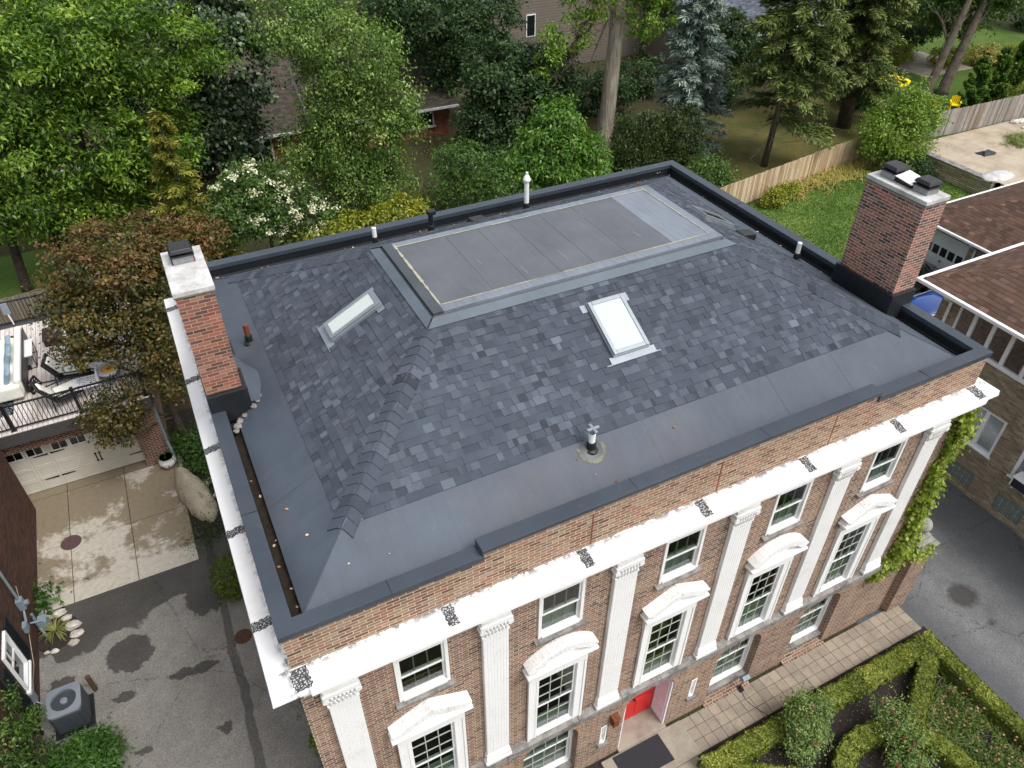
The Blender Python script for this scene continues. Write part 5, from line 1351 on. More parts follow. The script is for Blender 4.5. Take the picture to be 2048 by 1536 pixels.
def lounge(name, label, loc, rz):
    t = thing(name, label, 'chair', loc, rz, 'black lounge chairs on the deck', local=True)
    mb = MB(); mb.hexa([(-.36, -.5, .3), (.36, -.5, .3), (.36, .25, .26), (-.36, .25, .26), (-.36, -.5, .36), (.36, -.5, .36), (.36, .25, .32), (-.36, .25, .32)]); mb.build('seat', M['blackfab'], t, bevel=.02)
    mb = MB(); mb.hexa([(-.36, .25, .28), (.36, .25, .28), (.36, .32, .28), (-.36, .32, .28), (-.36, .62, .95), (.36, .62, .95), (.36, .68, .93), (-.36, .68, .93)]); mb.build('backrest', M['blackfab'], t, bevel=.02)
    mb = MB(); mb.box(-.26, .26, -.5, .2, .36, .46); mb.build('seat_cushion', M['cushion'], t, bevel=.03)
    mb = MB(); mb.hexa([(-.2, .2, .42), (.2, .2, .42), (.2, .28, .4), (-.2, .28, .4), (-.2, .5, .9), (.2, .5, .9), (.2, .58, .9), (-.2, .58, .9)]); mb.build('back_cushion', M['cushion'], t, bevel=.03)
    for s in (-1, 1):
        mb = MB(); mb.bar((s * .36, -.5, .0), (s * .36, -.45, .52), .03); mb.bar((s * .36, .45, .0), (s * .36, .4, .52), .03); mb.bar((s * .36, -.45, .52), (s * .36, .42, .54), .04, .025); mb.build('arm_frame', M['blackmetal'], t)
lounge('lounge_chair', 'black sling lounge chair with cream cushions nearest the side table', (-3.9, 17.3, 3.0), 1.4)
lounge('lounge_chair', 'black lounge chair with a pale cushion half hidden by the bronze maple', (-3.05, 17.1, 3.0), 1.2)
lounge('lounge_chair', 'black lounge chair right behind the front railing of the deck', (-4.2, 16.2, 3.0), 1.9)
ic = thing('iron_chair', 'white lacy cast iron chair by the deck railing', 'chair', (-3.5, 16.25, 3.0))
mb = MB(); r = random.Random(2)
for k in range(6):
    for q in range(4):
        x = -3.85 + k * .12; y = 16.02 + q * .13 + (k % 2) * .06
        mb.tube([(x + .05 * math.cos(2 * PI * i / 9), y + .05 * math.sin(2 * PI * i / 9), 3.45 + .0005 * i) for i in range(10)], .014, 5)
mb.bar((-3.93, 15.95, 3.45), (-3.12, 15.95, 3.45), .03); mb.bar((-3.93, 16.55, 3.45), (-3.12, 16.55, 3.45), .03); mb.bar((-3.93, 15.95, 3.45), (-3.93, 16.55, 3.45), .03); mb.bar((-3.12, 15.95, 3.45), (-3.12, 16.55, 3.45), .03); mb.build('seat', M['white_clean'], ic)
mb = MB()
for k in range(6): mb.tube([(-3.12 + .06 * math.cos(2 * PI * i / 9) * .2, 16.0 + k * .1 + .05 * math.cos(2 * PI * i / 9), 3.65 + .12 * math.sin(2 * PI * i / 9)) for i in range(10)], .013, 5)
mb.bar((-3.12, 15.95, 3.45), (-3.08, 15.95, 3.85), .03); mb.bar((-3.12, 16.55, 3.45), (-3.08, 16.55, 3.85), .03); mb.bar((-3.08, 15.95, 3.85), (-3.08, 16.55, 3.85), .03); mb.build('backrest', M['white_clean'], ic)
for x in (-3.9, -3.15):
    for y in (15.98, 16.52):
        mb = MB(); mb.tube([(x, y, 3.45), (x + .03, y, 3.2), (x - .02, y, 3.0)], .018, 6); mb.build('leg', M['white_clean'], ic)
mt = thing('mosaic_table', 'round mosaic topped table with a yellow centre on thin black legs', 'table', (-2.75, 16.45, 3.0))
w = W('mosaic top', .4, .4); ox, oy, oz = w.sep(w.ob()); d_ = w.math('SQRT', w.math('ADD', w.math('MULTIPLY', ox, ox), w.math('MULTIPLY', oy, oy)))
vv = w.vor(w.ob(), 40, 'F1', 'Color'); w.col(w.mix(.35, w.ramp(d_, [(0, srgb(150, 90, 30)), (.08, srgb(226, 180, 50)), (.2, srgb(200, 140, 60)), (.24, srgb(186, 186, 200)), (.5, srgb(168, 172, 190))], 'CONSTANT'), vv, 'OVERLAY'))
mb = MB(); mb.lathe((-2.75, 16.45, 3.58), [(.4, 0), (.4, .03), (.001, .031)], 28); mb.build('tabletop', w.m, mt)
for k in range(3):
    a = k * 2.1; mb = MB(); mb.tube([(-2.75 + .3 * math.cos(a), 16.45 + .3 * math.sin(a), 3.58), (-2.75 + .1 * math.cos(a), 16.45 + .1 * math.sin(a), 3.3), (-2.75 + .32 * math.cos(a), 16.45 + .32 * math.sin(a), 3.0)], .014, 6); mb.build('leg', M['blackmetal'], mt)
bx_ = thing('slatted_box', 'dark brown slatted storage box near the back rail of the deck', 'storage box', (-4.5, 20.0, 3.0))
mb = MB(); mb.box(-4.72, -4.2, 19.62, 20.4, 3.02, 3.28); mb.build('body', M['brownwood'], bx_, bevel=.01)
mb = MB()
for k in range(6): mb.box(-4.74 + k * .094, -4.66 + k * .094, 19.58, 20.43, 3.281, 3.31)
mb.build('lid', M['brownwood'], bx_)
w = W('patterned rug', .95, .05); n_ = w.noise(w.ob(), 3, 4, .6, 2.5); w.col(w.ramp(n_, [(0, srgb(34, 36, 44)), (.48, srgb(46, 48, 58)), (.5, srgb(170, 168, 166)), (.53, srgb(60, 58, 66)), (.6, srgb(60, 120, 130)), (.63, srgb(40, 40, 50)), (.7, srgb(150, 130, 128))], 'CONSTANT'))
mb = MB(); mb.box(-7.6, -5.7, 16.2, 18.1, 3.002, 3.012); tag(mb.build('rug', w.m), 'dark patterned rug with teal swirls beside the cream sofa', 'rug')
cg = thing('covered_bench', 'dark grey fabric cover over furniture by the back rail of the deck', 'cover', (-3.7, 21.2, 3.0))
mb = MB(); mb.hexa([(-4.5, 20.75, 3.0), (-2.7, 20.75, 3.0), (-2.7, 21.6, 3.0), (-4.5, 21.6, 3.0), (-4.35, 20.9, 3.75), (-2.85, 20.9, 3.7), (-2.85, 21.5, 3.7), (-4.35, 21.5, 3.8)]); mb.build('fabric_cover', M['fascia'], cg, bevel=.06)
dl = thing('deck_sign', 'small grey panel on a white pole fixed to the back rail', 'panel', (-5.7, 21.7, 3.0))
mb = MB(); mb.box(-5.85, -5.62, 21.62, 21.66, 3.5, 3.95); mb.build('panel', M['util'], dl, bevel=.01)
mb = MB(); mb.bar((-5.7, 21.64, 3.05), (-5.73, 21.64, 3.5), .035); mb.build('pole', M['white_clean'], dl)

# ------------------------------------------------------------------ red brick house at the near left
lh = thing('brick_house', 'dark red brick neighbour wall with black shutters at the lower left', 'house', (-6.15, 8, 0))
WXL = -6.15
mb = MB()
ys2 = [0, 7.5, 8.33, 15]; zs2 = [0, .92, 2.3, 6.4]
for i in range(3):
    for j in range(3):
        if i == 1 and j == 1: continue
        mb.face((WXL, ys2[i], zs2[j]), (WXL, ys2[i + 1], zs2[j]), (WXL, ys2[i + 1], zs2[j + 1]), (WXL, ys2[i], zs2[j + 1]))
mb.face((WXL, 15, 0), (-14, 15, 0), (-14, 15, 6.4), (WXL, 15, 6.4)); mb.face((WXL, 0, 0), (-14, 0, 0), (-14, 0, 6.4), (WXL, 0, 6.4)); mb.face((WXL, 0, 6.4), (WXL, 15, 6.4), (-14, 15, 6.4), (-14, 0, 6.4))
mb.build('wall', M['brick_dark'], lh)
mb = MB(); X_ = WXL
for (y0, y1, z0, z1) in ((7.49, 7.54, .88, 2.34), (8.29, 8.34, .88, 2.34), (7.54, 8.29, .88, .97), (7.54, 8.29, 2.25, 2.34)): mb.box(X_ - .06, X_ + .07, y0, y1, z0, z1)
mb.box(X_ - .06, X_ + .1, 7.42, 8.42, .80, .88)
wn = mb.build('window', M['white_clean'], lh, bevel=.006)
mb = MB(); mb.box(X_ - .04, X_ - .0, 7.54, 8.29, 1.6, 1.66); mb.box(X_ - .04, X_ - .0, 7.9, 7.93, 1.66, 2.25); mb.build('sash', M['white_clean'], wn)
mb = MB(); mb.face((X_ - .03, 7.54, .97), (X_ - .03, 8.29, .97), (X_ - .03, 8.29, 2.25), (X_ - .03, 7.54, 2.25)); mb.build('pane', M['darkglass'], wn)
for (y0, y1) in ((8.46, 8.92), (6.95, 7.38)):
    mb = MB(); mb.box(X_ + .002, X_ + .03, y0, y1, .66, 2.3)
    for k in range(24): mb.obox((X_ + .034, (y0 + y1) / 2, .75 + k * .062), (.008, 0, .012), (0, (y1 - y0) / 2 - .05, 0), (.004, 0, .02))
    mb.build('shutter', M['shutter'], lh)
mb = MB(); mb.box(X_ + .002, X_ + .09, 6.7, 6.8, .05, 6.3); mb.build('downspout', M['blackmetal'], lh)
mb = MB(); mb.tube([(X_ + .015, 10.4, 1.6), (X_ + .012, 9.6, .8), (X_ + .014, 8.6, .42), (X_ + .012, 8.0, .5), (X_ + .014, 7.0, .36), (X_ + .012, 5.6, .3)], .009, 5); mb.build('cable', M['tarp'], lh)
mb = MB(); mb.box(X_, X_ + .16, 9.78, 9.98, 1.25, 1.62); mb.lathe((X_ + .16, 9.88, 1.42), [(.07, 0), (.001, .01)], 12)
me_ = mb.build('meter_box', M['util'], lh, bevel=.012)
mb = MB(); mb.tube([(X_ + .16, 9.88, 1.42), (X_ + .26, 9.88, 1.42)], .075, 18); mb.build('dial', M['acgrey'], me_)
mb = MB(); mb.tube([(X_ + .07, 9.9, 1.6), (X_ + .07, 9.9, 6.3)], .035, 10); mb.tube([(X_ + .07, 9.86, 1.26), (X_ + .07, 9.5, 1.05)], .03, 8); mb.box(X_ + .0, X_ + .1, 9.28, 9.5, .92, 1.16); mb.build('conduit', M['util'], me_)
mb = MB(); mb.tube([(X_, 9.85, .62), (X_ + .28, 9.9, .5)], .028, 8); mb.tube([(X_ + .06, 10.1, .7), (X_ + .06, 10.05, .3), (X_ + .22, 9.7, .06)], .04, 8); mb.box(X_ + .1, X_ + .33, 9.9, 10.2, .08, .42); mb.build('gas_fitting', M['util'], lh, bevel=.01)
mb = MB(); mb.box(X_, X_ + .1, 7.42, 7.6, .4, .8); mb.tube([(X_ + .07, 7.4, .5), (-5.72, 7.1, .45)], .02, 8); mb.build('disconnect_box', M['util'], lh, bevel=.01)
# air conditioner
ac = thing('air_conditioner', 'grey outdoor air conditioner with a round top fan beside the brick wall', 'air conditioner', (-5.35, 6.86, 0))
mb = MB(); mb.box(-5.72, -4.98, 6.46, 7.26, .05, .8); bd = mb.build('body', M['acdark'], ac, bevel=.06)
mb = MB()
for k in range(10):
    z = .14 + k * .06
    mb.box(-4.979, -4.962, 6.54, 7.18, z, z + .03); mb.box(-5.64, -5.06, 6.44, 6.462, z, z + .025); mb.box(-5.735, -5.719, 6.54, 7.18, z, z + .03)
mb.build('louvre', M['acdark'], ac)
mb = MB(); n = 40; cx, cy = -5.35, 6.86
sq = []
for k in range(n):
    a = 2 * PI * k / n; c_, s_ = math.cos(a), math.sin(a); m_ = (abs(c_) ** 6 + abs(s_) ** 6) ** (-1 / 6); sq.append((cx + .385 * c_ * m_, cy + .415 * s_ * m_))
rg_ = [(cx + .29 * math.cos(2 * PI * k / n), cy + .29 * math.sin(2 * PI * k / n)) for k in range(n)]
for k in range(n):
    m_ = (k + 1) % n; mb.face((*sq[k], .8), (*sq[m_], .8), (*sq[m_], .86), (*sq[k], .86)); mb.face((*sq[k], .86), (*sq[m_], .86), (*rg_[m_], .875), (*rg_[k], .875)); mb.face((*rg_[k], .875), (*rg_[m_], .875), (*rg_[m_], .70), (*rg_[k], .70))
mb.build('top_cover', M['acgrey'], ac, recalc=False)
mb = MB(); mb.lathe((cx, cy, .68), [(.29, 0), (.29, .02), (.001, .021)], 32); mb.build('fan_well', M['blackmetal'], ac)
mb = MB(); mb.lathe((cx, cy, .72), [(.085, 0), (.085, .13), (.07, .14), (.001, .142)], 20); mb.build('fan_hub', M['acgrey'], ac)
for k in range(3):
    a = 4.0 + k * 2.094; mb = MB(); e = Vector((math.cos(a), math.sin(a), 0)); s_ = Vector((-e.y, e.x, 0))
    mb.face(Vector((cx, cy, .74)) + e * .08 - s_ * .03, Vector((cx, cy, .74)) + e * .27 - s_ * .1, Vector((cx, cy, .80)) + e * .27 + s_ * .1, Vector((cx, cy, .78)) + e * .08 + s_ * .05); mb.build('fan_blade', M['white_clean'] if k == 0 else M['acdark'], ac)
mb = MB(); mb.box(-5.8, -4.9, 6.4, 7.34, -.02, .055); mb.build('base', M['blackmetal'], ac)
mb = MB(); mb.tube([(-4.85, 7.44, 0), (-4.85, 7.44, .62)], .06, 14); mb.lathe((-4.85, 7.44, .6), [(.068, 0), (.068, .03), (.05, .05), (.001, .055)], 14); tag(mb.build('bollard', M['rust'], bevel=.004), 'short rusty iron bollard behind the air conditioner', 'bollard')
for k, (x, y, s) in enumerate([(-5.9, 10.32, .12), (-5.6, 10.36, .17), (-5.42, 10.1, .14), (-5.27, 9.75, .2), (-5.2, 9.42, .17), (-5.28, 9.17, .14), (-5.76, 9.12, .1), (-5.95, 9.17, .07)]):
    mb = MB(); r = random.Random(20 + k); mb.ball((x, y, s * .3), s, 10, 7, (1.1, .75, .6), .12, r); tag(mb.build('edging_stone', M['rock'], bevel=.02), 'white limestone lump edging the little bed by the brick wall', 'stone', 'white stones round the little bed')
mb = MB(); mb.lathe((-5.72, 9.75, -.002), [(.6, 0), (.55, .03), (.001, .05)], 18); o = mb.build('soil_bed', M['mulch']); o['kind'] = 'structure'
gp = thing('ribbon_grass', 'spiky variegated grass clump in the stone edged bed', 'plant', (-5.72, 9.78, 0)); V, T = blades((-5.72, 9.78, .03), 110, .55, 5, .06, 1.15, .012, .55); quads('leaves', V, np.clip(T + .1, 0, 1), L['strap'], gp)
shrub('hosta_plant', 'small leafy plant at the corner of the concrete drive and the brick wall', (-6.0, 11.0, 0), [(-6.0, 11.0, .2, .2, .35, .2), (-5.98, 10.6, .12, .15, .25, .12)], 420, .13, 71, 'hosta', cat='plant', wr=.6)
shrub('fern_bush', 'dense fern like bush at the bottom edge beside the asphalt', (-5.1, 5.5, 0), [(-5.1, 5.5, .4, .6, .55, .4), (-5.6, 5.2, .4, .5, .5, .4), (-4.75, 5.35, .3, .35, .6, .35)], 5200, .13, 72, 'hosta', wr=.3, droop=.45, per=22, csz=.2)
shrub('wall_vine', 'green vine climbing the dark brick wall at the bottom left', (-6.0, 5.3, 0), [(-6.05, 5.4, 2.0, .14, .6, .6), (-6.05, 5.9, 1.2, .12, .45, .5), (-6.0, 5.0, .8, .25, .5, .7), (-6.0, 6.6, 1.0, .12, .3, .2), (-6.05, 6.35, 2.2, .1, .3, .25), (-5.95, 5.9, .25, .2, .5, .25)], 4200, .09, 73, 'mid', cat='vine', csz=.2)
# ------------------------------------------------------------------ buff brick house on the right
rh = thing('brick_house', 'buff brick house with brown hipped roof and white gutters on the right', 'house', (21.4, 5.3, 0))
XW = 21.4
def xwall(par, x, holes, y0, y1, z0, z1, mat, name='wall', depth=.15):
    ys_ = sorted({y0, y1, *[h[0] for h in holes], *[h[1] for h in holes]}); zs_ = sorted({z0, z1, *[h[2] for h in holes], *[h[3] for h in holes]}); mb = MB()
    for i in range(len(ys_) - 1):
        for j in range(len(zs_) - 1):
            cy, cz = (ys_[i] + ys_[i + 1]) / 2, (zs_[j] + zs_[j + 1]) / 2
            if any(h[0] < cy < h[1] and h[2] < cz < h[3] for h in holes): continue
            mb.face((x, ys_[i], zs_[j]), (x, ys_[i + 1], zs_[j]), (x, ys_[i + 1], zs_[j + 1]), (x, ys_[i], zs_[j + 1]))
    for (a, b, c, d) in holes:
        for q in (((x, a, c), (x + depth, a, c), (x + depth, a, d), (x, a, d)), ((x, b, c), (x + depth, b, c), (x + depth, b, d), (x, b, d)), ((x, a, c), (x, b, c), (x + depth, b, c), (x + depth, a, c)), ((x, a, d), (x, b, d), (x + depth, b, d), (x + depth, a, d))): mb.face(*q)
    return mb.build(name, mat, par, recalc=False)
UB = (-6., 4.66, 4.66, 5.86); W2 = (1.86, 3.12, 1.72, 3.2); W3 = (-.5, 1.12, 1.62, 3.0); G1 = (1.96, 2.88, .22, .86); G2_ = (.2, 1.12, .22, .86)
xwall(rh, XW, [UB, W2, W3, G1, G2_], -8, 5.3, 0, 6.25, M['brick_buff'])
mb = MB(); mb.face((XW, 5.3, 0), (33, 5.3, 0), (33, 5.3, 6.25), (XW, 5.3, 6.25)); mb.build('wall', M['brick_buff'], rh, recalc=False)
def xwin(par, x, y0, y1, z0, z1, muls, fw=.07, blind=None, name='window'):
    mb = MB(); mb.box(x + .02, x + .11, y0, y0 + fw, z0, z1); mb.box(x + .02, x + .11, y1 - fw, y1, z0, z1); mb.box(x + .02, x + .11, y0 + fw, y1 - fw, z1 - fw, z1); mb.box(x + .0, x + .11, y0 + fw, y1 - fw, z0, z0 + fw)
    for y in muls: mb.box(x + .02, x + .11, y - .06, y + .06, z0 + fw, z1 - fw)
    mb.box(x - .05, x + .02, y0 - .04, y1 + .04, z0 - .03, z0 + .03)
    w_ = mb.build(name, M['white_clean'], par, bevel=.008)
    mb = MB(); mb.face((x + .08, y0, z0), (x + .08, y1, z0), (x + .08, y1, z1), (x + .08, y0, z1)); mb.build('pane', M['glass'], w_, recalc=False)
    mb = MB(); mb.face((x + .7, y0 - .3, z0 - .7), (x + .7, y1 + .3, z0 - .7), (x + .7, y1 + .3, z1 + .3), (x + .7, y0 - .3, z1 + .3)); mb.face((x + .12, y0 - .3, z0 - .01), (x + .12, y1 + .3, z0 - .01), (x + .7, y1 + .3, z0 - .02), (x + .7, y0 - .3, z0 - .02)); mb.build('interior', M['room'], w_, recalc=False)
    if blind:
        mb = MB(); mb.box(x + .13, x + .14, y0, y1, z0 + blind, z1); mb.build('blind', M['blind_grey'], w_)
    return w_
xwin(rh, XW, *UB, [y for y in (4.1, 3.48, 2.86, 2.2, 1.55, .9, .2, -.5, -1.2, -2)], .07)
xwin(rh, XW, *W2, [2.5], .09, .12); xwin(rh, XW, *W3, [], .1)
mb = MB()
for (a, b, z) in ((W2[0] - .1, W2[1] + .1, 1.70), (W3[0] - .1, W3[1] + .1, 1.60)):
    y = a
    while y < b: mb.box(XW - .07, XW + .02, y, min(y + .068, b), z - .19, z - .035); y += .078
mb.build('brick_sill', M['brick_buff'], rh)
mb = MB(); mb.box(XW - .03, XW, -8, 5.3, 4.28, 4.36); mb.box(XW - .06, XW - .001, -8, 5.31, -.05, .12); mb.build('brick_course', M['brick_buff'], rh)
w = W('glass blocks', .15, .6); w.col(w.mix(w.noise(w.ob(), 12, 2), (.12, .15, .14), (.2, .24, .23)))
for (a, b, c, d) in (G1, G2_):
    mb = MB(); n1, n2 = 5, 3
    for i in range(n1):
        for j in range(n2):
            mb.box(XW + .03, XW + .1, a + (b - a) * i / n1 + .012, a + (b - a) * (i + 1) / n1 - .012, c + (d - c) * j / n2 + .012, c + (d - c) * (j + 1) / n2 - .012)
    q = mb.build('glass_block_window', w.m, rh, bevel=.015)
    mb = MB(); mb.face((XW + .06, a, c), (XW + .06, b, c), (XW + .06, b, d), (XW + .06, a, d)); mb.build('mortar_joint', M['cap'], q, recalc=False)
wa = thing('window_air_conditioner', 'white window air conditioner sitting in the side window of the buff house', 'air conditioner', (21.2, .6, 1.7))
mb = MB(); mb.box(20.98, 21.42, .18, .86, 1.66, 2.06); mb.build('body', M['white_clean'], wa, bevel=.03)
mb = MB(); mb.box(20.965, 20.985, .25, .8, 1.70, 2.0); mb.build('grille', M['shutter'], wa)
mb = MB(); mb.bar((20.98, .3, 1.64), (21.4, .3, 1.42), .03); mb.bar((20.98, .75, 1.64), (21.4, .75, 1.42), .03); mb.build('bracket', M['white_clean'], wa)
xe, ye, ze, sl = 20.85, 5.86, 6.3, .46
def hiproof(par, xe, ye, ze, sl, x2, y2, mat, name='roof'):
    mb = MB(); h = min(x2 - xe, ye - y2) / 2; zt = ze + sl * h
    if (x2 - xe) < (ye - y2): a, b = (xe + h, ye - h), (xe + h, y2 + h)
    else: a, b = (xe + h, (ye + y2) / 2), (x2 - h, (ye + y2) / 2)
    A, B, C, D = (xe, ye, ze), (x2, ye, ze), (x2, y2, ze), (xe, y2, ze); P_, Q_ = (*a, zt), (*b, zt)
    if (x2 - xe) < (ye - y2): fs = [(A, D, Q_, P_), (D, C, Q_), (C, B, P_, Q_), (B, A, P_)]
    else: fs = [(A, B, Q_, P_), (D, A, P_), (C, D, P_, Q_), (B, C, Q_)]
    for f in fs: mb.face(*f)
    o = mb.build(name, mat, par)
    mb = MB(); r = random.Random(6)
    A_ = Vector(A); P2 = Vector(P_); L_ = (P2 - A_).length; d = (P2 - A_) / L_; s = Vector((-d.y, d.x, 0)).normalized()
    k = 0.1
    while k < L_ - .2:
        c = A_ + d * k; mb.tint = r.random(); e = c + d * .2; u = Vector((0, 0, .03)); v = Vector((0, 0, -.045)); mb.face(c + u * 1.6, e + u, e + s * .14 + v, c + s * .14 + v); mb.face(c + u * 1.6, e + u, e - s * .14 + v, c - s * .14 + v); k += .17
    mb.build('hip_cap', M['brown_roof'], o, recalc=False)
    return o
hiproof(rh, xe, ye, ze, sl, 35, -10, M['brown_roof'])
mb = MB(); mb.box(xe - .11, xe + .02, -10, ye + .11, ze - .11, ze + .01); mb.box(xe + .02, 35, ye - .02, ye + .11, ze - .11, ze + .012); mb.build('gutter', M['white_clean'], rh, bevel=.02)
mb = MB(); mb.box(xe + .02, XW + .05, -10, ye - .02, ze - .13, ze - .06); mb.box(XW + .05, 35, 5.25, ye - .02, ze - .13, ze - .06); mb.build('soffit', M['white_clean'], rh)
mb = MB(); mb.tube([(xe - .03, 4.95, ze - .08), (xe + .1, 4.95, ze - .25), (XW - .06, 4.95, ze - .5), (XW - .06, 4.95, .1)], .05, 8); mb.build('downspout', M['white_clean'], rh)
fp = thing('flower_pot', 'small white pot standing inside the upper window of the buff house', 'flower pot', (21.75, 2.3, 4.66)); mb = MB(); mb.lathe((21.7, 2.3, 4.655), [(.09, 0), (.12, .2), (.1, .2), (.001, .17)], 16); mb.build('pot', M['white_clean'], fp)
# garage with brown hip roof behind
rg2 = thing('brick_garage', 'buff brick garage with white panel doors and brown hipped roof', 'garage', (31.7, 9, 0))
XG = 31.7
xwall(rg2, XG, [(10.92, 13.0, 0, 2.2), (8.0, 10.1, 0, 2.2)], 4.5, 13.2, 0, 2.78, M['brick_buff'])
mb = MB(); mb.face((XG, 13.2, 0), (40, 13.2, 0), (40, 13.2, 2.78), (XG, 13.2, 2.78)); mb.build('wall', M['brick_buff'], rg2, recalc=False)
for (y0, y1) in ((10.92, 13.0), (8.0, 10.1)):
    mb = MB(); mb.box(XG + .12, XG + .17, y0, y1, 0, 2.2); mb.box(XG - .02, XG + .12, y0 - .08, y0, 0, 2.28); mb.box(XG - .02, XG + .12, y1, y1 + .08, 0, 2.28); mb.box(XG - .02, XG + .12, y0, y1, 2.2, 2.28)
    for r_ in range(4):
        for c_ in range(5):
            if r_ == 2: continue
            a = y0 + .06 + c_ * .41; mb.box(XG + .108, XG + .12, a, a + .33, .06 + r_ * .55, .49 + r_ * .55)
    d = mb.build('garage_door', M['gdoor_w'], rg2, bevel=.005)
    for c_ in range(5):
        a = y0 + .07 + c_ * .41; mb = MB(); mb.box(XG + .10, XG + .12, a, a + .3, 1.2, 1.6); mb.build('window_pane', M['darkglass'], d)
    mb = MB(); mb.obox((XG + .1, (y0 + y1) / 2, .95), (.02, 0, 0), (0, .03, 0), (0, 0, .05)); mb.build('handle', M['blackmetal'], d)
hiproof(rg2, 31.1, 13.62, 2.8, .46, 40.6, 4.0, M['brown_roof'])
mb = MB(); mb.box(31.0, 31.12, 4, 13.72, 2.7, 2.81); mb.box(31.12, 40.6, 13.6, 13.72, 2.7, 2.812); mb.build('gutter', M['white_clean'], rg2, bevel=.02)
mb = MB(); mb.box(31.12, XG + .02, 4.5, 13.6, 2.66, 2.72); mb.build('soffit', M['white_clean'], rg2)
mb = MB(); mb.tube([(31.06, 10.5, 2.72), (31.2, 10.5, 2.55), (XG - .06, 10.5, 2.3), (XG - .06, 10.5, .1)], .055, 8); mb.build('downspout', M['white_clean'], rg2)
# cars
def car(name, label, loc, rz, paint):
    t = thing(name, label, 'car', loc, rz, local=True)
    # sections along x: (x, half width, z bottom, z belt, z top, half width top)
    S = [(-2.2, .74, .42, .78, .80, .6), (-2.1, .84, .3, .95, 1.0, .7), (-1.55, .9, .25, 1.0, 1.52, .62), (-.7, .91, .25, 1.0, 1.64, .66), (.2, .91, .25, .99, 1.62, .66), (.72, .91, .25, .98, 1.5, .62), (1.25, .9, .25, .97, 1.06, .74), (1.95, .86, .28, .88, .93, .66), (2.25, .72, .4, .7, .74, .55)]
    mb = MB(); rows = []
    for (x, w_, zb, zm, zt, wt) in S:
        rows.append([(x, -w_ * .9, zb), (x, -w_, zb + .2), (x, -w_, zm), (x, -wt, zt), (x, -wt * .5, zt + .035), (x, wt * .5, zt + .035), (x, wt, zt), (x, w_, zm), (x, w_, zb + .2), (x, w_ * .9, zb)])
    for i in range(len(rows) - 1):
        for k in range(10):
            m_ = (k + 1) % 10; mb.face(rows[i][k], rows[i + 1][k], rows[i + 1][m_], rows[i][m_])
    mb.face(*rows[0]); mb.face(*reversed(rows[-1])); mb.build('body', paint, t, smooth=True, weld=True)
    mb = MB()
    for s in (-1, 1):
        for (x0, x1, ta, tb) in ((-1.42, -.62, 1.5, 1.57), (-.54, .22, 1.58, 1.55), (.3, .98, 1.53, 1.2)):
            f = lambda x, z: (x, s * (.915 - (z - 1.0) * .41), z)
            mb.face(f(x0, 1.04), f(x1, 1.03), f(min(x1, .66) if ta > tb + .2 else x1, tb if ta <= tb + .2 else 1.46), f(x0, ta))
    mb.face((.86, -.6, 1.45), (.86, .6, 1.45), (1.32, .7, 1.08), (1.32, -.7, 1.08)); mb.face((-1.68, -.56, 1.44), (-1.68, .56, 1.44), (-2.06, .66, 1.06), (-2.06, -.66, 1.06)); mb.build('window', M['darkglass'], t, recalc=False)
    for s in (-1, 1):
        for x in (-1.35, 1.38):
            mb = MB(); mb.tube([(x, s * .70, .34), (x, s * .915, .34)], .34, 24); wh = mb.build('wheel', M['rubber'], t, bevel=.03)
            mb = MB(); mb.tube([(x, s * .9, .34), (x, s * .922, .34)], .215, 20)
            for k in range(5): a = k * 1.2566; mb.bar((x, s * .93, .34), (x + .2 * math.cos(a), s * .925, .34 + .2 * math.sin(a)), .045, .02)
            mb.build('rim', M['alu'], wh)
        mb = MB(); mb.obox((2.12, s * .6, .72), (.08, 0, 0), (0, .14, 0), (0, 0, .06)); mb.build('headlight', M['skyglass'], t, bevel=.02)
        mb = MB(); mb.obox((-2.12, s * .64, .86), (.05, 0, 0), (0, .1, 0), (0, 0, .1)); mb.build('tail_light', M['red'], t, bevel=.02)
        mb = MB(); mb.tube([(-1.4, s * .62, 1.57), (-1.2, s * .63, 1.67), (.4, s * .63, 1.67), (.62, s * .6, 1.58)], .018, 6); mb.build('roof_rail', M['alu_light'], t)
        mb = MB(); mb.obox((.95, s * 1.0, 1.02), (.08, 0, 0), (0, .1, 0), (0, 0, .06)); mb.build('mirror', paint, t, bevel=.02)
    return t
wp = W('blue car paint', .18, .6); wp.col(srgb(12, 62, 138)); wp.b.inputs['Coat Weight'].default_value = .6
wb = W('black car paint', .2, .6); wb.col(srgb(22, 23, 25)); wb.b.inputs['Coat Weight'].default_value = .6
car('parked_car', 'blue car with silver roof rails parked beside the buff house', (27.3, 9.05, 0), PI, wp.m)
car('parked_car', 'black car parked nose in at the white garage door', (29.3, 12.1, 0), 0, wb.m)

# ------------------------------------------------------------------ fences, terrace, garden things behind
def fence(name, label, pts, z0, h, mat, tag_='fence', px=2.4):
    t = thing(name, label, tag_, (pts[0][0], pts[0][1], z0)); mb = MB(); r = random.Random(len(pts)); post = MB()
    for (a, b) in zip(pts[:-1], pts[1:]):
        A, B = Vector((*a, z0)), Vector((*b, z0)); L_ = (B - A).length; d = (B - A) / L_; s = Vector((-d.y, d.x, 0)); n = int(L_ / .142)
        for k in range(n):
            c = A + d * (k + .5) * L_ / n; hh = h + r.uniform(-.02, .02); mb.obox(c + Vector((0, 0, hh / 2)) + s * r.uniform(-.004, .004), d * (L_ / n / 2 - .004), s * .011, Vector((0, 0, hh / 2)))
        for zz in (.35, h - .3): mb.bar(A + s * .05 + Vector((0, 0, zz)), B + s * .05 + Vector((0, 0, zz)), .04, .09)
        k = 0.
        while k <= L_: post.obox(A + d * k + s * .1 + Vector((0, 0, h / 2 - .1)), d * .05, s * .05, Vector((0, 0, h / 2))); k += px
    mb.build('boards', mat, t, recalc=False); post.build('fence_post', mat, t); return t
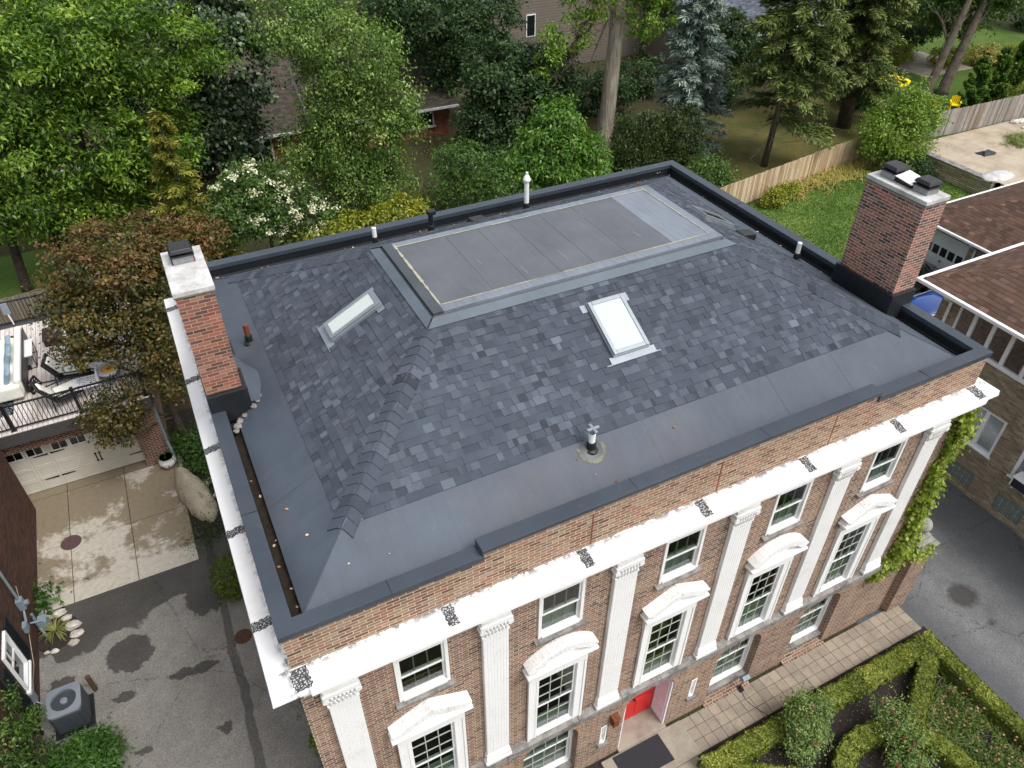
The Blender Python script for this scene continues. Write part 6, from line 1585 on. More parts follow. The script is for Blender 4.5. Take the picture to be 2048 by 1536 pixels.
fence('wood_fence', 'tan board fence along the green lawn behind the house', [(25.0, 21.5), (30, 22.35), (36, 23.35), (41.2, 23.9)], 0, 1.55, M['fence_tan'])
fence('wood_fence', 'grey weathered board fence standing above the sand terrace', [(41.4, 23.2), (46, 22.62), (52, 22.55), (58, 22.6)], .95, 1.62, M['fence_grey'])
fence('wood_fence', 'brown weathered fence behind the roof deck at the left', [(-14, 26.1), (-7, 26.75), (-3, 27.25), (2, 27.8)], 0, 1.5, M['fence_brown'])
def metal_fence(label, pts, z0, h):
    t = thing('metal_fence', label, 'fence', (pts[0][0], pts[0][1], z0)); mb = MB()
    for (a, b) in zip(pts[:-1], pts[1:]):
        A, B = Vector((*a, z0)), Vector((*b, z0)); L_ = (B - A).length; d = (B - A) / L_
        for zz in (.15, h - .15, h - .35): mb.bar(A + Vector((0, 0, zz)), B + Vector((0, 0, zz)), .03)
        k = 0.
        while k < L_: mb.bar(A + d * k, A + d * k + Vector((0, 0, h)), .022); k += .12
        for q in (A, B): mb.bar(q, q + Vector((0, 0, h + .1)), .07)
    mb.build('railing', M['blackmetal'], t)
metal_fence('black metal picket fence between the two back lawns behind the spruce', [(44.5, 29.6), (47.6, 26.4), (49.5, 24.3)], 0, 1.3)
metal_fence('short black metal fence by the stone rubble on the terrace', [(53.0, 22.2), (56.5, 19.5)], .98, 1.25)
rw = thing('retaining_wall', 'long low ledge stone retaining wall holding up the sand terrace', 'wall', (41.85, 20, 0))
mb = MB(); mb.box(41.6, 41.95, 16.6, 22.4, -.02, .97); mb.box(41.95, 50, 16.3, 16.6, -.02, .97); mb.build('wall', M['stonewall'], rw)
mb = MB(); mb.box(41.55, 42.05, 16.55, 22.45, .97, 1.04); mb.build('coping', M['sill'], rw, bevel=.015)
r = random.Random(12)
for k in range(46):
    x = r.uniform(50.6, 56); y = 21.9 - (x - 50.6) * .14 + r.uniform(-.9, .35); s = r.uniform(.12, .3)
    mb = MB(); mb.ball((x, y, .98 + s * .3), s, 9, 6, (1.2, .9, .55), .15, r); tag(mb.build('rubble_stone', M['rock'], bevel=.015), 'broken stone in the rubble heap against the grey fence', 'stone', 'stones of the rubble heap')
dc = thing('dark_tarp', 'small crumpled dark plastic sheet lying on the sand terrace', 'sheet', (45.0, 19.6, .98)); mb = MB(); r = random.Random(3)
gp_ = [[(44.4 + .27 * i + r.uniform(-.08, .08), 19.2 + .2 * j + r.uniform(-.06, .06), 1.0 + r.uniform(0, .2) * (1 if 0 < i < 4 and 0 < j < 3 else .1)) for j in range(4)] for i in range(5)]
for i in range(4):
    for j in range(3): mb.face(gp_[i][j], gp_[i + 1][j], gp_[i + 1][j + 1], gp_[i][j + 1])
mb.build('sheet', M['shutter'], dc)
mb = MB(); mb.ball((42.6, 17.0, .98), .9, 14, 8, (1.3, .7, .22), .06, r); tag(mb.build('sand_pile', M['cap'], smooth=True), 'low pile of pale gravel behind the brown garage roof', 'pile')
VV = []; TT = []; g = rng(31)
for k in range(60):
    V, T = blades((48.6 + g.normal(0, .7), 19.9 + g.normal(0, .45), .98), 16, .6, 4000 + k, .1, 1., .02, .5); VV.append(V); TT.append(T)
t = thing('grass_clump', 'straggly dry grass clump on the sand terrace', 'plant', (48.6, 19.9, .98)); quads('blades', np.concatenate(VV), np.concatenate(TT), L['strap'], t)
# border planting along the tan fence
shrub('border_shrub', 'rounded yellow green shrub at the near end of the tan fence', (30.6, 21.5, 0), [(30.5, 21.4, .45, .85, .55, .5), (31.6, 21.7, .4, .7, .5, .45)], 4200, .12, 81, 'yellow', per=18, csz=.2, wr=.6)
VV = []; TT = []
for k in range(150):
    x = g.uniform(32, 40.3); V, T = blades((x, 22.2 + (x - 32) * .12 + g.normal(0, .5), 0), 16, .85, 5000 + k, .14, 1.05, .022, .6); VV.append(V); TT.append(np.clip(T + g.normal(0, .15), 0, 1))
t = thing('ornamental_grass', 'band of yellowing arching grass in front of the tan fence', 'grass', (36, 22.6, 0)); quads('blades', np.concatenate(VV), np.concatenate(TT), L['straw'], t)
shrub('border_shrub', 'bright green leafy shrub between the fences and the stone retaining wall', (40.4, 22.5, 0), [(40.1, 22.4, 2.5, 2.0, 1.6, 1.35), (38.9, 22.3, 1.8, 1.4, 1.1, 1.0), (42.0, 22.6, 2.8, 1.5, 1.2, 1.2), (40.3, 22.5, 3.7, .9, .8, 1.0), (41.3, 22.6, 3.9, .5, .5, .9), (40.5, 21.6, 1.0, 1.9, .9, .9)], 15000, .17, 82, 'lime', per=22, csz=.4, wr=.42, droop=.4)
shrub('border_shrub', 'small dark bush at the foot of the stone retaining wall', (40.8, 20.8, 0), [(40.9, 21.0, .5, .9, 1.0, .6)], 2600, .12, 83, 'dark')
for k, (x, y, h) in enumerate(((53.5, 27.1, 3.4), (55.7, 27.2, 3.7), (57.9, 27.3, 4.1))):
    conifer('arborvitae', ['columnar arborvitae nearest the two leaning trunks', 'columnar arborvitae in the middle of the row behind the grey fence', 'tallest columnar arborvitae at the right end of the row'][k], (x, y, 0), h, .8, 90 + k, 'arb', .05, 16000, .2, -.6, .1, group='arborvitae behind the grey fence', wr=.35, tpow=.75)
shrub('hydrangea', 'pale flowering hydrangea above the grey fence at the right edge', (55.6, 24.3, 0), [(55.4, 24.2, 1.6, .9, .8, .8)], 2600, .13, 84, 'yellow', cat='shrub', wr=.7)
V, T = blob_leaves([(55.4, 24.1, 1.8, .9, .8, .75)], 700, .12, 85, per=24, csz=.14, inner=.95); quads('flower_heads', V, T, L['flower_w'], bpy.data.objects['hydrangea'])
ym = M['yellow_cloth'] = m_plain('yellow canvas', srgb(232, 204, 26), .8, .1, var=.06)
um = thing('yellow_umbrella', 'open yellow garden umbrella beyond the spruces', 'umbrella', (47.6, 29.8, 0))
mb = MB(); n = 8; c_ = (47.6, 29.8)
for k in range(n):
    a, b = 2 * PI * k / n, 2 * PI * (k + 1) / n; P_ = (c_[0] + 1.55 * math.cos(a), c_[1] + 1.55 * math.sin(a), 2.1); Q_ = (c_[0] + 1.55 * math.cos(b), c_[1] + 1.55 * math.sin(b), 2.1); mb.face(P_, Q_, (*c_, 2.65)); mb.face(P_, Q_, (Q_[0], Q_[1], 1.95), (P_[0], P_[1], 1.95))
mb.build('canopy', ym, um, recalc=False); mb = MB(); mb.cyl(*c_, 0, 2.75, .03); mb.build('pole', M['white_clean'], um)
def patio_chair(label, x, y, rz):
    t = thing('patio_chair', label, 'chair', (x, y, 0), rz, 'yellow patio chairs', local=True)
    mb = MB(); mb.box(-.28, .28, -.28, .28, .4, .45); mb.build('seat', ym, t)
    mb = MB()
    for k in range(5): mb.box(-.28 + k * .115, -.2 + k * .115, .26, .3, .45, .98 - .03 * abs(k - 2))
    mb.build('backrest', ym, t)
    for sx in (-1, 1):
        mb = MB(); mb.box(sx * .32 - .05, sx * .32 + .05, -.3, .3, .62, .65); mb.build('armrest', ym, t)
        for sy in (-1, 1): mb = MB(); mb.box(sx * .27 - .03, sx * .27 + .03, sy * .25 - .03, sy * .25 + .03, 0, .62 if sy < 0 else .45); mb.build('leg', ym, t)
patio_chair('yellow patio chair left of the small shrub beyond the grey fence', 50.5, 27.6, .6); patio_chair('yellow patio chair beside the first arborvitae', 52.1, 27.2, -.8)

# ------------------------------------------------------------------ houses behind the trees
bg = thing('bungalow', 'long low brick bungalow with a brown shingle roof behind the birch', 'house', (10, 44, 0))
mb = MB(); mb.box(-4, 18.65, 39.1, 50, 0, 2.35); mb.build('wall', M['brick_bung'], bg)
mb = MB(); ye0, yr, ze0, zr0 = 38.4, 44.3, 2.1, 5.1
mb.prism([(0, ye0, ze0), (0, yr, zr0), (0, 50.2, ze0), (0, 50.2, ze0 - .12), (0, yr, zr0 - .14), (0, ye0, ze0 - .12)], (-5, 0, 0), (19.1, 0, 0)); mb.build('roof', M['bung_roof'], bg)
mb = MB(); mb.box(-5, 19.1, ye0 - .1, ye0, ze0 - .13, ze0 - .0); mb.build('gutter', M['cap'], bg)
mb = MB(); mb.box(15.3, 17.6, 39.04, 39.12, .75, 1.75); mb.box(15.2, 17.7, 38.98, 39.12, .66, .75)
wn = mb.build('window', M['cap'], bg); mb = MB(); mb.box(15.4, 16.4, 39.02, 39.05, .82, 1.68); mb.box(16.5, 17.5, 39.02, 39.05, .82, 1.68); mb.build('pane', M['darkglass'], wn)
for k in range(6):
    x = 2.2 + k * .85; mb = MB(); mb.box(x, x + .74, 38.72, 39.1, .3, 2.0)
    wn = mb.build('window', M['cap'], bg, bevel=.02); mb = MB(); mb.box(x + .1, x + .64, 38.69, 38.73, .4, 1.92); mb.build('pane', M['darkglass'], wn)
sh = thing('siding_house', 'taupe siding house with a tall gable half hidden behind the trees', 'house', (32, 52, 0))
mb = MB(); mb.box(26.5, 40, 48.5, 62, 0, 5.0); mb.prism([(26.5, 48.5, 5.0), (40, 48.5, 5.0), (33.2, 48.5, 9.0)], (0, 0, 0), (0, 12, 0)); mb.build('wall', M['siding'], sh)
mb = MB(); mb.prism([(26.0, 48.1, 4.85), (33.2, 48.1, 9.15), (40.5, 48.1, 4.85), (40.5, 48.1, 5.05), (33.2, 48.1, 9.35), (26.0, 48.1, 5.05)], (0, 0, 0), (0, 13, 0)); mb.build('roof', M['blue_roof'], sh)
mb = MB(); mb.box(29.2, 30.0, 48.44, 48.5, 2.6, 4.2); wn = mb.build('window', M['white_clean'], sh)
mb = MB(); mb.box(29.27, 29.93, 48.42, 48.45, 2.67, 4.13); mb.build('pane', M['darkglass'], wn)
yh = thing('ochre_house', 'ochre rendered house corner glimpsed through the oak at the top', 'house', (30, 63, 0))
mb = MB(); mb.box(27.5, 33.0, 62.5, 68, 0, 5.5); mb.build('wall', M['siding_y'], yh)
mb = MB(); mb.prism([(27.1, 62.2, 5.4), (33.4, 62.2, 5.4), (30.2, 62.2, 8)], (0, 0, 0), (0, 6.2, 0)); mb.build('roof', M['bung_roof'], yh)
bh = thing('slate_roof_house', 'house with a wide slate blue shingle roof and white gutter behind the conifers', 'house', (48, 46, 0))
mb = MB(); mb.box(40.5, 58, 42, 56, 0, 2.9); mb.build('wall', M['siding'], bh)
mb = MB(); mb.prism([(0, 40.6, 2.9), (0, 48.5, 6.9), (0, 57, 2.9), (0, 57, 2.75), (0, 48.5, 6.7), (0, 40.6, 2.75)], (39.8, 0, 0), (58.6, 0, 0)); mb.build('roof', M['blue_roof'], bh)
mb = MB(); mb.box(39.8, 58.6, 40.42, 40.6, 2.68, 2.92); mb.build('gutter', M['white_clean'], bh)
mb = MB(); mb.box(45, 46.2, 41.95, 42.0, .9, 2.2); mb.build('window', M['darkglass'], bh)
fh = thing('stone_house', 'tan stone house with a leaded window at the top right', 'house', (86, 60, 0))
mb = MB(); mb.box(78, 100, 58, 70, 0, 6.5); mb.build('wall', M['stonewall'], fh)
mb = MB(); mb.prism([(0, 57.4, 6.4), (0, 64, 10.5), (0, 70.6, 6.4)], (77.4, 0, 0), (100.6, 0, 0)); mb.build('roof', M['bung_roof'], fh)
mb = MB(); mb.box(84.5, 86, 57.93, 58, 1.2, 4.2); wn = mb.build('window', M['darkglass'], fh)
mb = MB()
for k in range(4): mb.box(84.5 + k * .5 - .02, 84.5 + k * .5 + .02, 57.9, 57.93, 1.2, 4.2)
for k in range(6): mb.box(84.5, 86, 57.9, 57.932, 1.2 + k * .6 - .02, 1.2 + k * .6 + .02)
mb.build('muntin', M['util'], wn)
bn = thing('wheelie_bin', 'dark blue wheeled bin beside the taupe siding house', 'bin', (20.9, 49.0, 0))
mb = MB(); mb.hexa([(20.65, 48.7, .1), (21.15, 48.7, .1), (21.15, 49.3, .1), (20.65, 49.3, .1), (20.55, 48.6, 1.0), (21.25, 48.6, 1.0), (21.25, 49.4, 1.0), (20.55, 49.4, 1.0)]); mb.build('body', m_plain('navy plastic', srgb(30, 40, 66), .5, .3), bn, bevel=.03)
mb = MB(); mb.box(20.5, 21.3, 48.55, 49.45, 1.0, 1.08); mb.build('lid', M['shutter'], bn, bevel=.03)
mb = MB(); mb.tube([(20.75, 49.35, .12), (21.05, 49.35, .12)], .12, 12); mb.build('wheel', M['rubber'], bn)
# ------------------------------------------------------------------ trees
GB = 'grove of leafy trees behind the left fence'
tree('locust_tree', 'bright green tree filling the top left corner, leaves in feathery clumps', (-6.3, 30.0, 0), [(-3.6, 29.6, 9.0, 3.0, 2.6, 2.6), (-5.6, 29.4, 4.6, 2.4, 2.2, 2.2), (-4.7, 29.6, 6.9, 2.3, 2.2, 1.9), (-7.0, 29.8, 7.5, 2.2, 2.2, 2.4)], 27000, .21, 101, 'bright', .2, 'trunk_dark', GB, per=110, csz=.66, wr=.4, tsd=.17, inner=.35)
tree('locust_tree', 'bright green tree second from the left edge with low leafy boughs', (-4.85, 30.6, 0), [(-.7, 30.3, 10.4, 2.6, 2.4, 2.3), (-1.3, 30.2, 6.6, 2.6, 2.4, 2.2), (-3.4, 30.2, 3.4, 2.0, 1.8, 1.6), (-2.9, 30.4, 8.6, 1.8, 1.8, 1.8)], 27000, .21, 102, 'bright', .18, 'trunk_dark', GB, per=110, csz=.66, wr=.4, tsd=.17, inner=.35)
tree('locust_tree', 'bright green tree beside the golden conical tree, its lowest boughs over bare trunks', (-3.7, 30.8, 0), [(1.6, 30.8, 9.3, 2.5, 2.3, 2.4), (.1, 30.6, 4.8, 2.2, 2.0, 1.9), (-1.8, 30.4, 2.9, 1.6, 1.5, 1.3), (1.6, 30.6, 5.4, 1.3, 1.4, 1.5)], 23000, .21, 103, 'bright', .18, 'trunk_dark', GB, per=110, csz=.62, wr=.4, tsd=.17, inner=.35)
tree('linden_tree', 'dark blue green large leaved tree left of the birch', (4.4, 36.0, 0), [(5.0, 35, 7.4, 2.4, 2.2, 2.8), (3.7, 35, 4.2, 2.1, 2.0, 2.1), (4.4, 35, 9.3, 2.5, 2.2, 1.9), (4.9, 34.8, 3.8, 1.2, 1.2, 1.6), (2.6, 35.2, 6.4, 1.6, 1.6, 2.2)], 19000, .25, 104, 'linden', .2, 'trunk_dark', None, per=50, csz=.55, wr=.7, tsd=.2)
conifer('golden_cypress', 'golden green conical cypress standing before the bright grove', (1.2, 27.2, 0), 7.9, 1.9, 105, 'gold', .5, 11000, .27, .25, .1, 'trunk', wr=.3)
tree('bronze_maple', 'bronze and russet maple spreading over the roof deck', (-1.3, 15.9, 0), [(-1.3, 16.8, 6.9, 1.9, 1.5, 1.0), (-2.2, 16.5, 5.3, 1.6, 1.4, 1.2), (-1.0, 15.8, 4.1, 1.2, 1.1, 1.4), (-2.9, 14.8, 3.2, .9, .7, .7), (-2.9, 14.6, 2.4, .5, .45, .5), (-2.75, 16.6, 6.0, 1.1, 1.0, .7), (-.7, 16.2, 5.5, 1.0, 1.2, 1.1), (-3.2, 16.2, 4.75, .7, .7, .45)], 30000, .115, 106, 'maple', .13, 'trunk', None, twigs=6, per=42, csz=.34, wr=.6, flat=.45, tsd=.2)
V, T = blob_leaves([(-1.5, 17.2, 7.2, 1.9, 1.4, .8), (.8, 17.2, 7.1, 1.2, 1.0, .55), (-.2, 17.0, 6.9, 1.0, .9, .7)], 9000, .115, 107, 40, .34, .25, .6, .6, .7, .45); quads('crown', V, T, L['maple_top'], bpy.data.objects['bronze_maple'])
tree('flowering_tree', 'tree with clusters of cream flowers behind the far parapet', (4.1, 25.6, 0), [(3.8, 25, 4.9, 1.6, 1.4, 1.15), (4.8, 25, 3.8, 1.9, 1.5, 1.0), (2.9, 25, 3.8, 1.4, 1.3, .95), (6.0, 25, 2.9, 1.4, 1.3, .8)], 12000, .17, 108, 'mid', .1, 'trunk', None, per=26, csz=.36, wr=.4, crown2=('flower_w', [(3.7, 24.6, 5.1, 1.5, 1.2, 1.1), (4.7, 24.5, 4.0, 1.8, 1.3, 1.0), (6.0, 24.6, 3.0, 1.4, 1.2, .8)], 2700, .09, 109, 34, .2, .1, .9, .95))
t = tree('birch_tree', 'tall airy birch with a white stem in the middle of the back row', (9.6, 31.0, 0), [(10.1, 30, 8.2, 2.5, 2.2, 2.3), (7.9, 30, 10, 1.8, 1.7, 1.4), (10.2, 30, 4.9, 2.7, 2.4, 2.2), (8.7, 30, 6.2, 1.2, 1.4, 1.9), (10.4, 29.7, 2.2, 2.2, 1.8, 1.6), (7.0, 30, 4.2, .9, 1.0, 1.2), (11.9, 30, 6.0, 1.3, 1.4, 1.6), (8.6, 30, 3.2, 1.3, 1.4, 1.3)], 46000, .16, 110, 'birch', .13, 'birchbark', None, per=70, csz=.52, droop=.7, wr=.5, inner=.35, flat=.9, tsd=.18)
mb = MB(); mb.tube([(8.9, 30.6, 0), (8.0, 30.4, 4.5), (7.4, 30.2, 7.5), (7.1, 30.1, 10.5)], [.11, .09, .06, .03], 8); mb.build('trunk', M['birchbark'], t, smooth=True)
shrub('leafy_shrub', 'yellow green shrub just behind the far parapet below the birch', (8.5, 23.3, 0), [(9.6, 23, 3.4, 1.4, 1.0, .7), (7.8, 23, 3.1, 1.3, 1.0, .65), (6.3, 23, 2.9, 1.2, .9, .55), (8.6, 23.2, 2.2, 2.0, 1.0, 1.2)], 9500, .2, 111, 'yellow', wr=.35, per=20, csz=.35, droop=.5)
tree('dogwood_tree', 'broad dark green tree to the left of the bare trunk', (20.6, 34.5, 0), [(21.4, 34, 3.5, 3.0, 2.4, 2.3), (18.9, 33.8, 2.5, 1.6, 1.6, 1.6), (20.0, 34, 5.2, 2.3, 2.1, 1.6), (23.0, 34, 4.7, 2.0, 1.9, 1.7), (18.6, 31, 1.0, 1.5, 1.3, 1.0)], 26000, .22, 112, 'dark', .18, 'trunk_dark', None, per=60, csz=.52, wr=.55, tsd=.17)
tree('oak_tree', 'dark oak hanging over the top centre left of the taupe gable', (20, 43, 0), [(18.3, 40, 6.4, 2.9, 2.6, 2.5), (21.3, 40, 6.7, 2.5, 2.2, 1.8), (19.2, 40, 3.7, 1.3, 1.3, 1.1), (15.8, 40.5, 7.4, 2.0, 2.0, 2.0)], 20000, .25, 113, 'dark', .25, 'trunk_dark', None, per=70, csz=.6, wr=.45, tsd=.18)
tree('magnolia_tree', 'rounded bright green small tree rising above the far parapet', (18.6, 25.0, 0), [(18.3, 24.5, 4.1, 2.0, 1.6, 1.6), (18.5, 24.5, 5.6, 1.05, 1.0, 1.0), (16.9, 24.5, 3.4, 1.5, 1.3, 1.0), (20.2, 24.5, 3.1, 1.2, 1.2, 1.2)], 17000, .23, 114, 'magnolia', .12, 'trunk', None, per=44, csz=.4, wr=.38, droop=.75)
shrub('leafy_shrub', 'mid green twiggy shrub left of the rounded bright tree', (14.2, 24.6, 0), [(14.0, 24, 3.6, 1.7, 1.2, 1.0), (13.2, 24.6, 4.6, 1.3, 1.1, .9), (15.1, 24, 2.8, 1.6, 1.1, .7), (14.3, 27.5, 1.6, 2.0, 1.4, 1.2)], 15000, .15, 115, 'mid', per=24, csz=.34, wr=.4)
# the big bare trunk
bt = thing('tall_tree', 'tall tree with a massive pale bare trunk and light green boughs', 'tree', (26.3, 32.4, 0))
mb = MB(); mb.tube([(26.3, 32.4, -.1), (26.35, 32.4, .5), (26.5, 32.4, 3), (26.6, 32.4, 6), (26.65, 32.4, 9), (26.7, 32.4, 13), (26.7, 32.4, 17)], [.62, .52, .47, .43, .4, .36, .28], 20); tk = mb.build('trunk', M['bigbark'], bt, smooth=True)
bl = [(23.0, 32, 7.2, 1.3, 1.2, .9), (24.2, 32, 8.9, 1.5, 1.4, 1.0), (28.6, 32, 7.9, 2.0, 1.8, 1.2), (26.2, 32, 10.5, 3.0, 2.5, 1.6), (29.5, 32, 10.5, 2.2, 2.0, 1.5), (22.0, 32, 6.0, .7, .7, .8)]
V, T = blob_leaves(bl, 13000, .2, 116, per=34, csz=.34, wr=.45, tbase=.6); quads('crown', V, T, L['bright'], bt)
mb = MB(); o = Vector((26.6, 32.3, 9.5)); r = random.Random(5)
for k, c in enumerate([(23.2, 31.6, 6.6), (22.4, 31.7, 5.2), (24.3, 31.6, 4.9), (28.6, 32, 8), (24.4, 32, 9), (29.5, 32, 10.4)]):
    pts = limb(mb, o + Vector((0, 0, r.uniform(-.5, 1.2))), c, .11, .035, k, 6, .12, 6)
    for q in range(15):
        p = r.choice(pts[2:]); e = p + Vector((r.gauss(0, .8), r.gauss(0, .6), r.gauss(-.45, .55))); p2 = limb(mb, p, e, .025, .008, q + k * 20, 4, .2, 4)
        for z in range(3): s = r.choice(p2); limb(mb, s, s + Vector((r.gauss(0, .35), r.gauss(0, .3), r.gauss(-.2, .3))), .01, .004, z, 3, .2, 3)
mb.build('bough', M['trunk'], bt, smooth=True)
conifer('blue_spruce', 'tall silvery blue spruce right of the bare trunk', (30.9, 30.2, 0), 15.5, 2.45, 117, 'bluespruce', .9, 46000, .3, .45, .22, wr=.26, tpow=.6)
for k in range(5):
    x = 25.3 + k * 1.05
    shrub('tall_yew', ['tall olive yew beside the base of the bare trunk', 'second tall olive yew from the bare trunk', 'tall olive yew in the middle of the dense screen', 'fourth tall olive yew of the dense screen', 'tall olive yew below the blue spruce'][k], (x, 28.6 - k * .1, 0), [(x, 28.6 - k * .1, 1.7, .75, .8, 1.75), (x + .2, 28.5, .8, .8, .8, .9)], 11000, .16, 120 + k, 'yew', 'dense yew screen behind the parapet corner', 'tree', wr=.3, per=22, csz=.3, upw=1.0, droop=-.5)
shrub('leafy_shrub', 'green leafy shrub just behind the far corner of the parapet', (27.6, 24.4, 0), [(27.6, 24, 1.3, 1.15, .9, 1.0), (28.8, 24.2, .7, .9, .8, .6)], 5200, .17, 126, 'mid', wr=.4, per=22)
tree('pear_tree', 'rounded dark tree in front of the slate blue roof', (41.6, 40.4, 0), [(42.4, 39.4, 1.9, 2.6, 2.0, 2.0), (41.0, 39.2, 3.6, 1.9, 1.8, 1.5), (43.6, 39, .9, 2.2, 1.8, 1.3)], 13000, .24, 127, 'dark', .2, 'trunk_dark', None, per=30, csz=.42)
conifer('norway_spruce', 'olive green spruce with dead lower boughs and a thin bare stem', (33.6, 25.7, 0), 14.5, 3.3, 128, 'spruce', 2.4, 56000, .3, .42, .17, 'trunk', lean=(1.6, .8), wr=.27, dead=10, tpow=.5, prune=lambda a, f: f < .22 and math.cos(a - .3) < .1)
conifer('norway_spruce', 'second olive spruce with a thick root flare behind the tan fence', (42.9, 28.4, 0), 14.0, 3.0, 129, 'spruce', 2.4, 46000, .3, .4, .42, 'trunk', lean=(-.8, .3), wr=.27, dead=5, tpow=.5)
tree('slender_tree', 'light leaved tree mingling with the second spruce', (44.2, 29.6, 0), [(43.2, 29.4, 5.6, 1.5, 1.4, 1.8), (44.8, 29.6, 3.4, 1.2, 1.2, 1.3), (42.4, 29.4, 3.6, 1.0, 1.0, 1.2)], 9000, .19, 130, 'birch', .1, 'trunk_dark', None, per=28, csz=.4)
tree('leaning_tree', 'tree with a long grey leaning trunk on the far lawn', (51.8, 29.5, 0), [(57.5, 33, 5.2, 3.0, 2.6, 1.9), (60.5, 34, 6.4, 2.8, 2.6, 2.2), (54.6, 34, 6.0, 2.2, 2.0, 1.9), (58, 33, 8.2, 3.5, 3, 2)], 17000, .25, 131, 'mid', .3, 'trunk', None, (55.3, 30.6, 9.5), per=32, csz=.5)
tree('stout_tree', 'stout trunked tree beside the leaning trunk', (54.5, 30.1, 0), [(57.0, 32, 7.6, 2.6, 2.4, 1.8), (62.5, 32, 7.4, 2.2, 2.0, 1.9), (60.5, 31.8, 6.4, 2.0, 2.0, 1.5)], 12000, .25, 132, 'mid', .38, 'trunk', None, (57.4, 31, 8.5), per=32, csz=.5)
tree('maple_tree', 'dark green tree left of the leaning trunk at the top right', (57, 41, 0), [(55.8, 38.5, 3.4, 2.3, 2.2, 2.4), (60.2, 38.5, 2.6, 2.4, 2.2, 2.0), (53.6, 38.6, 5.2, 1.9, 1.9, 1.7)], 13000, .24, 133, 'dark', .25, 'trunk_dark', None, per=32, csz=.5)
for k, (x, y, lf, lb) in enumerate(((60.5, 34.6, 'yellow', 'yellow green bush on the far border right of the stout trunk'), (63.5, 33.6, 'straw', 'pale variegated bush behind the arborvitae row'), (57.2, 36.8, 'yellow', 'small yellow bush between the two far trunks'), (65.5, 32, 'yellow', 'bright low bush by the tallest arborvitae'))):
    shrub('border_bush', lb, (x, y, 0), [(x, y, .8, 1.5, 1.0, .8)], 2400, .18, 140 + k, lf, csz=.3)
# shrubs under the trees, behind the house
for k, (x, y, z, rx, rz_, lf, lb) in enumerate(((11.5, 34.5, 0, 1.6, 1.2, 'dark', 'low dark shrub on the brown ground in front of the bungalow window'), (19.9, 36.8, 0, 1.0, 1.0, 'dark', 'dark shrub at the right corner of the bungalow'), (24.5, 36.5, 0, 2.0, 1.8, 'dark', 'dark shrub left of the massive bare trunk'), (29.5, 38, 0, 2.2, 2.4, 'dark', 'dark tall shrub behind the yew screen'), (33.5, 40, 0, 2.2, 2.2, 'dark', 'dark shrub between blue spruce and taupe house'), (2.0, 31.5, 0, 1.5, 1.3, 'mid', 'green shrub at the foot of the golden cypress'), (37.5, 36, 0, 2.5, 2.2, 'dark', 'dark shrub on the dry lawn behind the thin spruce'), (47, 31.4, 0, 1.5, 1.4, 'dark', 'dark evergreen shrub under the yellow umbrella'))):
    shrub('garden_shrub', lb, (x, y, z), [(x, y, rz_ * .6, rx, rx * .8, rz_ * .7), (x + .8, y + .3, rz_ * .5, rx * .7, rx * .6, rz_ * .6)], 5500, .2, 150 + k, lf, csz=.36)
# far wood that closes the view
bl = []; g = rng(55)
for k in range(64):
    a = g.uniform(-.62, 1.35); d = g.uniform(60, 96); x, y = .2 + d * math.sin(a), -6.6 + d * math.cos(a)
    if 15 < x < 62 and y < 68: continue
    if 74 < x < 100 and 40 < y < 72: continue
    bl.append((x, y, g.uniform(1.5, 8), g.uniform(2.5, 4.5), g.uniform(2.5, 4), g.uniform(2, 3.6)))
for x in np.arange(-22, 74, 6.5): bl.append((x, 74 + g.uniform(-3, 4), g.uniform(2, 8), 4.2, 3.5, 3.6))
for x in np.arange(-16, 0, 3.5): bl.append((x, 40 + g.uniform(-2, 3), g.uniform(1.5, 6), 2.6, 2.2, 2.6))
V, T = blob_leaves(bl, 90000, .42, 56, per=34, csz=.8)
fw = quads('woodland', V, T, L['dark'], kind='stuff'); tag(fw, 'dark mass of far trees closing the view behind the back gardens', 'woodland')
mb = MB()
for k, q in enumerate(bl): limb(mb, (q[0], q[1], -.1), (q[0] + .5, q[1], q[2] + 1), .28, .12, k, 3, .06, 6)
mb.build('trunks', M['trunk_dark'], fw)

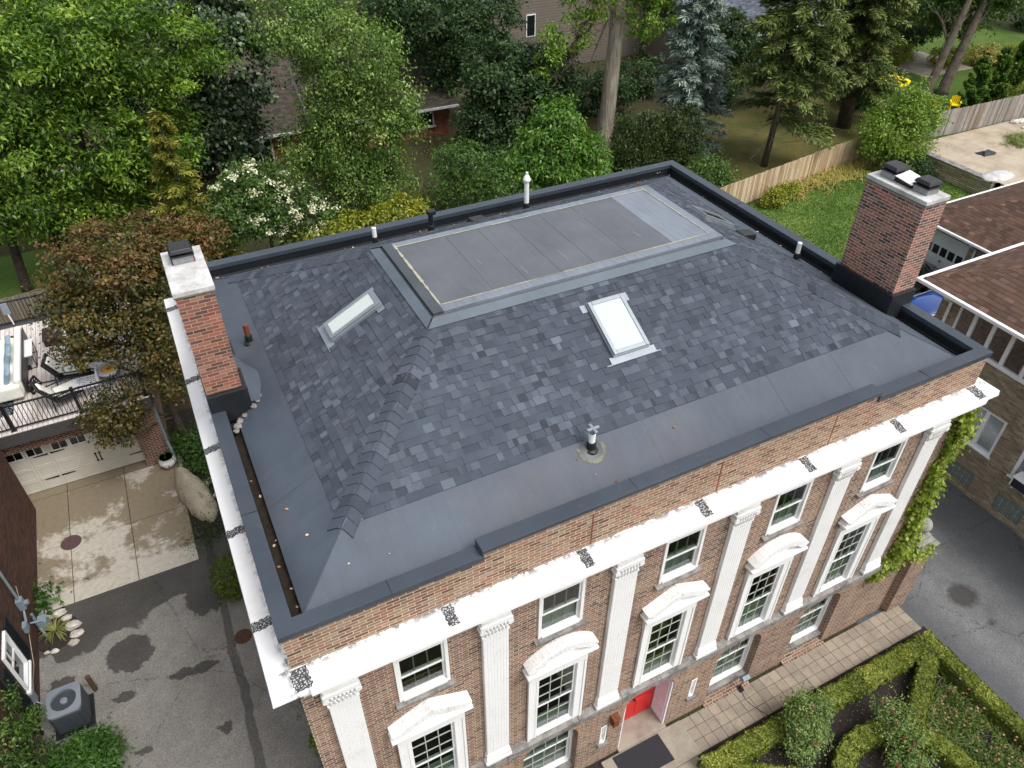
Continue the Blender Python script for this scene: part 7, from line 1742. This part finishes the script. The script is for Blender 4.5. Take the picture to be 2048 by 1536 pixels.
# ------------------------------------------------------------------ camera, light
yaw, pitch, roll = .46780, .68240, .0012
cy_, sy_, cp_, sp_ = math.cos(yaw), math.sin(yaw), math.cos(pitch), math.sin(pitch)
f_ = Vector((sy_ * cp_, cy_ * cp_, -sp_)); r_ = Vector((cy_, -sy_, 0)); u_ = r_.cross(f_)
R_ = r_ * math.cos(roll) + u_ * math.sin(roll); U_ = u_ * math.cos(roll) - r_ * math.sin(roll)
cam = bpy.data.cameras.new('camera'); co = bpy.data.objects.new('camera', cam); COL.objects.link(co)
mw = Matrix(((R_.x, U_.x, -f_.x, .2074), (R_.y, U_.y, -f_.y, -6.5909), (R_.z, U_.z, -f_.z, 18.612), (0, 0, 0, 1)))
co.matrix_world = mw
cam.sensor_fit = 'HORIZONTAL'; cam.sensor_width = 36; cam.lens = 1510.15 / 2048 * 36; cam.clip_end = 1000; cam.clip_start = .1
SC.camera = co
EL, AZ = math.radians(58), math.radians(150)
sd = Vector((math.sin(AZ) * math.cos(EL), math.cos(AZ) * math.cos(EL), math.sin(EL)))
su = bpy.data.lights.new('sun', 'SUN'); su.energy = 1.1; su.angle = math.radians(24); su.color = (1, .97, .92)
so_ = bpy.data.objects.new('sun', su); COL.objects.link(so_); so_.rotation_euler = sd.to_track_quat('Z', 'Y').to_euler(); so_.location = (0, -20, 40)
wd = bpy.data.worlds.new('World'); SC.world = wd; wd.use_nodes = True
nt = wd.node_tree; nt.nodes.clear()
sk = nt.nodes.new('ShaderNodeTexSky'); sk.sky_type = 'NISHITA'; sk.sun_disc = False; sk.sun_elevation = EL; sk.sun_rotation = AZ; sk.air_density = 1.2; sk.dust_density = 4.; sk.ozone_density = 1.
hs = nt.nodes.new('ShaderNodeHueSaturation'); hs.inputs['Saturation'].default_value = .28; nt.links.new(sk.outputs[0], hs.inputs['Color'])
bgn = nt.nodes.new('ShaderNodeBackground'); bgn.inputs[1].default_value = .15; on = nt.nodes.new('ShaderNodeOutputWorld')
nt.links.new(hs.outputs[0], bgn.inputs[0]); nt.links.new(bgn.outputs[0], on.inputs[0])
SC.view_settings.view_transform = 'Standard'; SC.view_settings.look = 'None'; SC.view_settings.exposure = .68; SC.view_settings.gamma = 1
SC.render.engine = 'CYCLES'
c = SC.cycles; c.max_bounces = 6; c.diffuse_bounces = 3; c.glossy_bounces = 3; c.transmission_bounces = 4; c.transparent_max_bounces = 8; c.caustics_reflective = False; c.caustics_refractive = False
c.use_denoising = True; c.use_adaptive_sampling = True; c.adaptive_threshold = .02
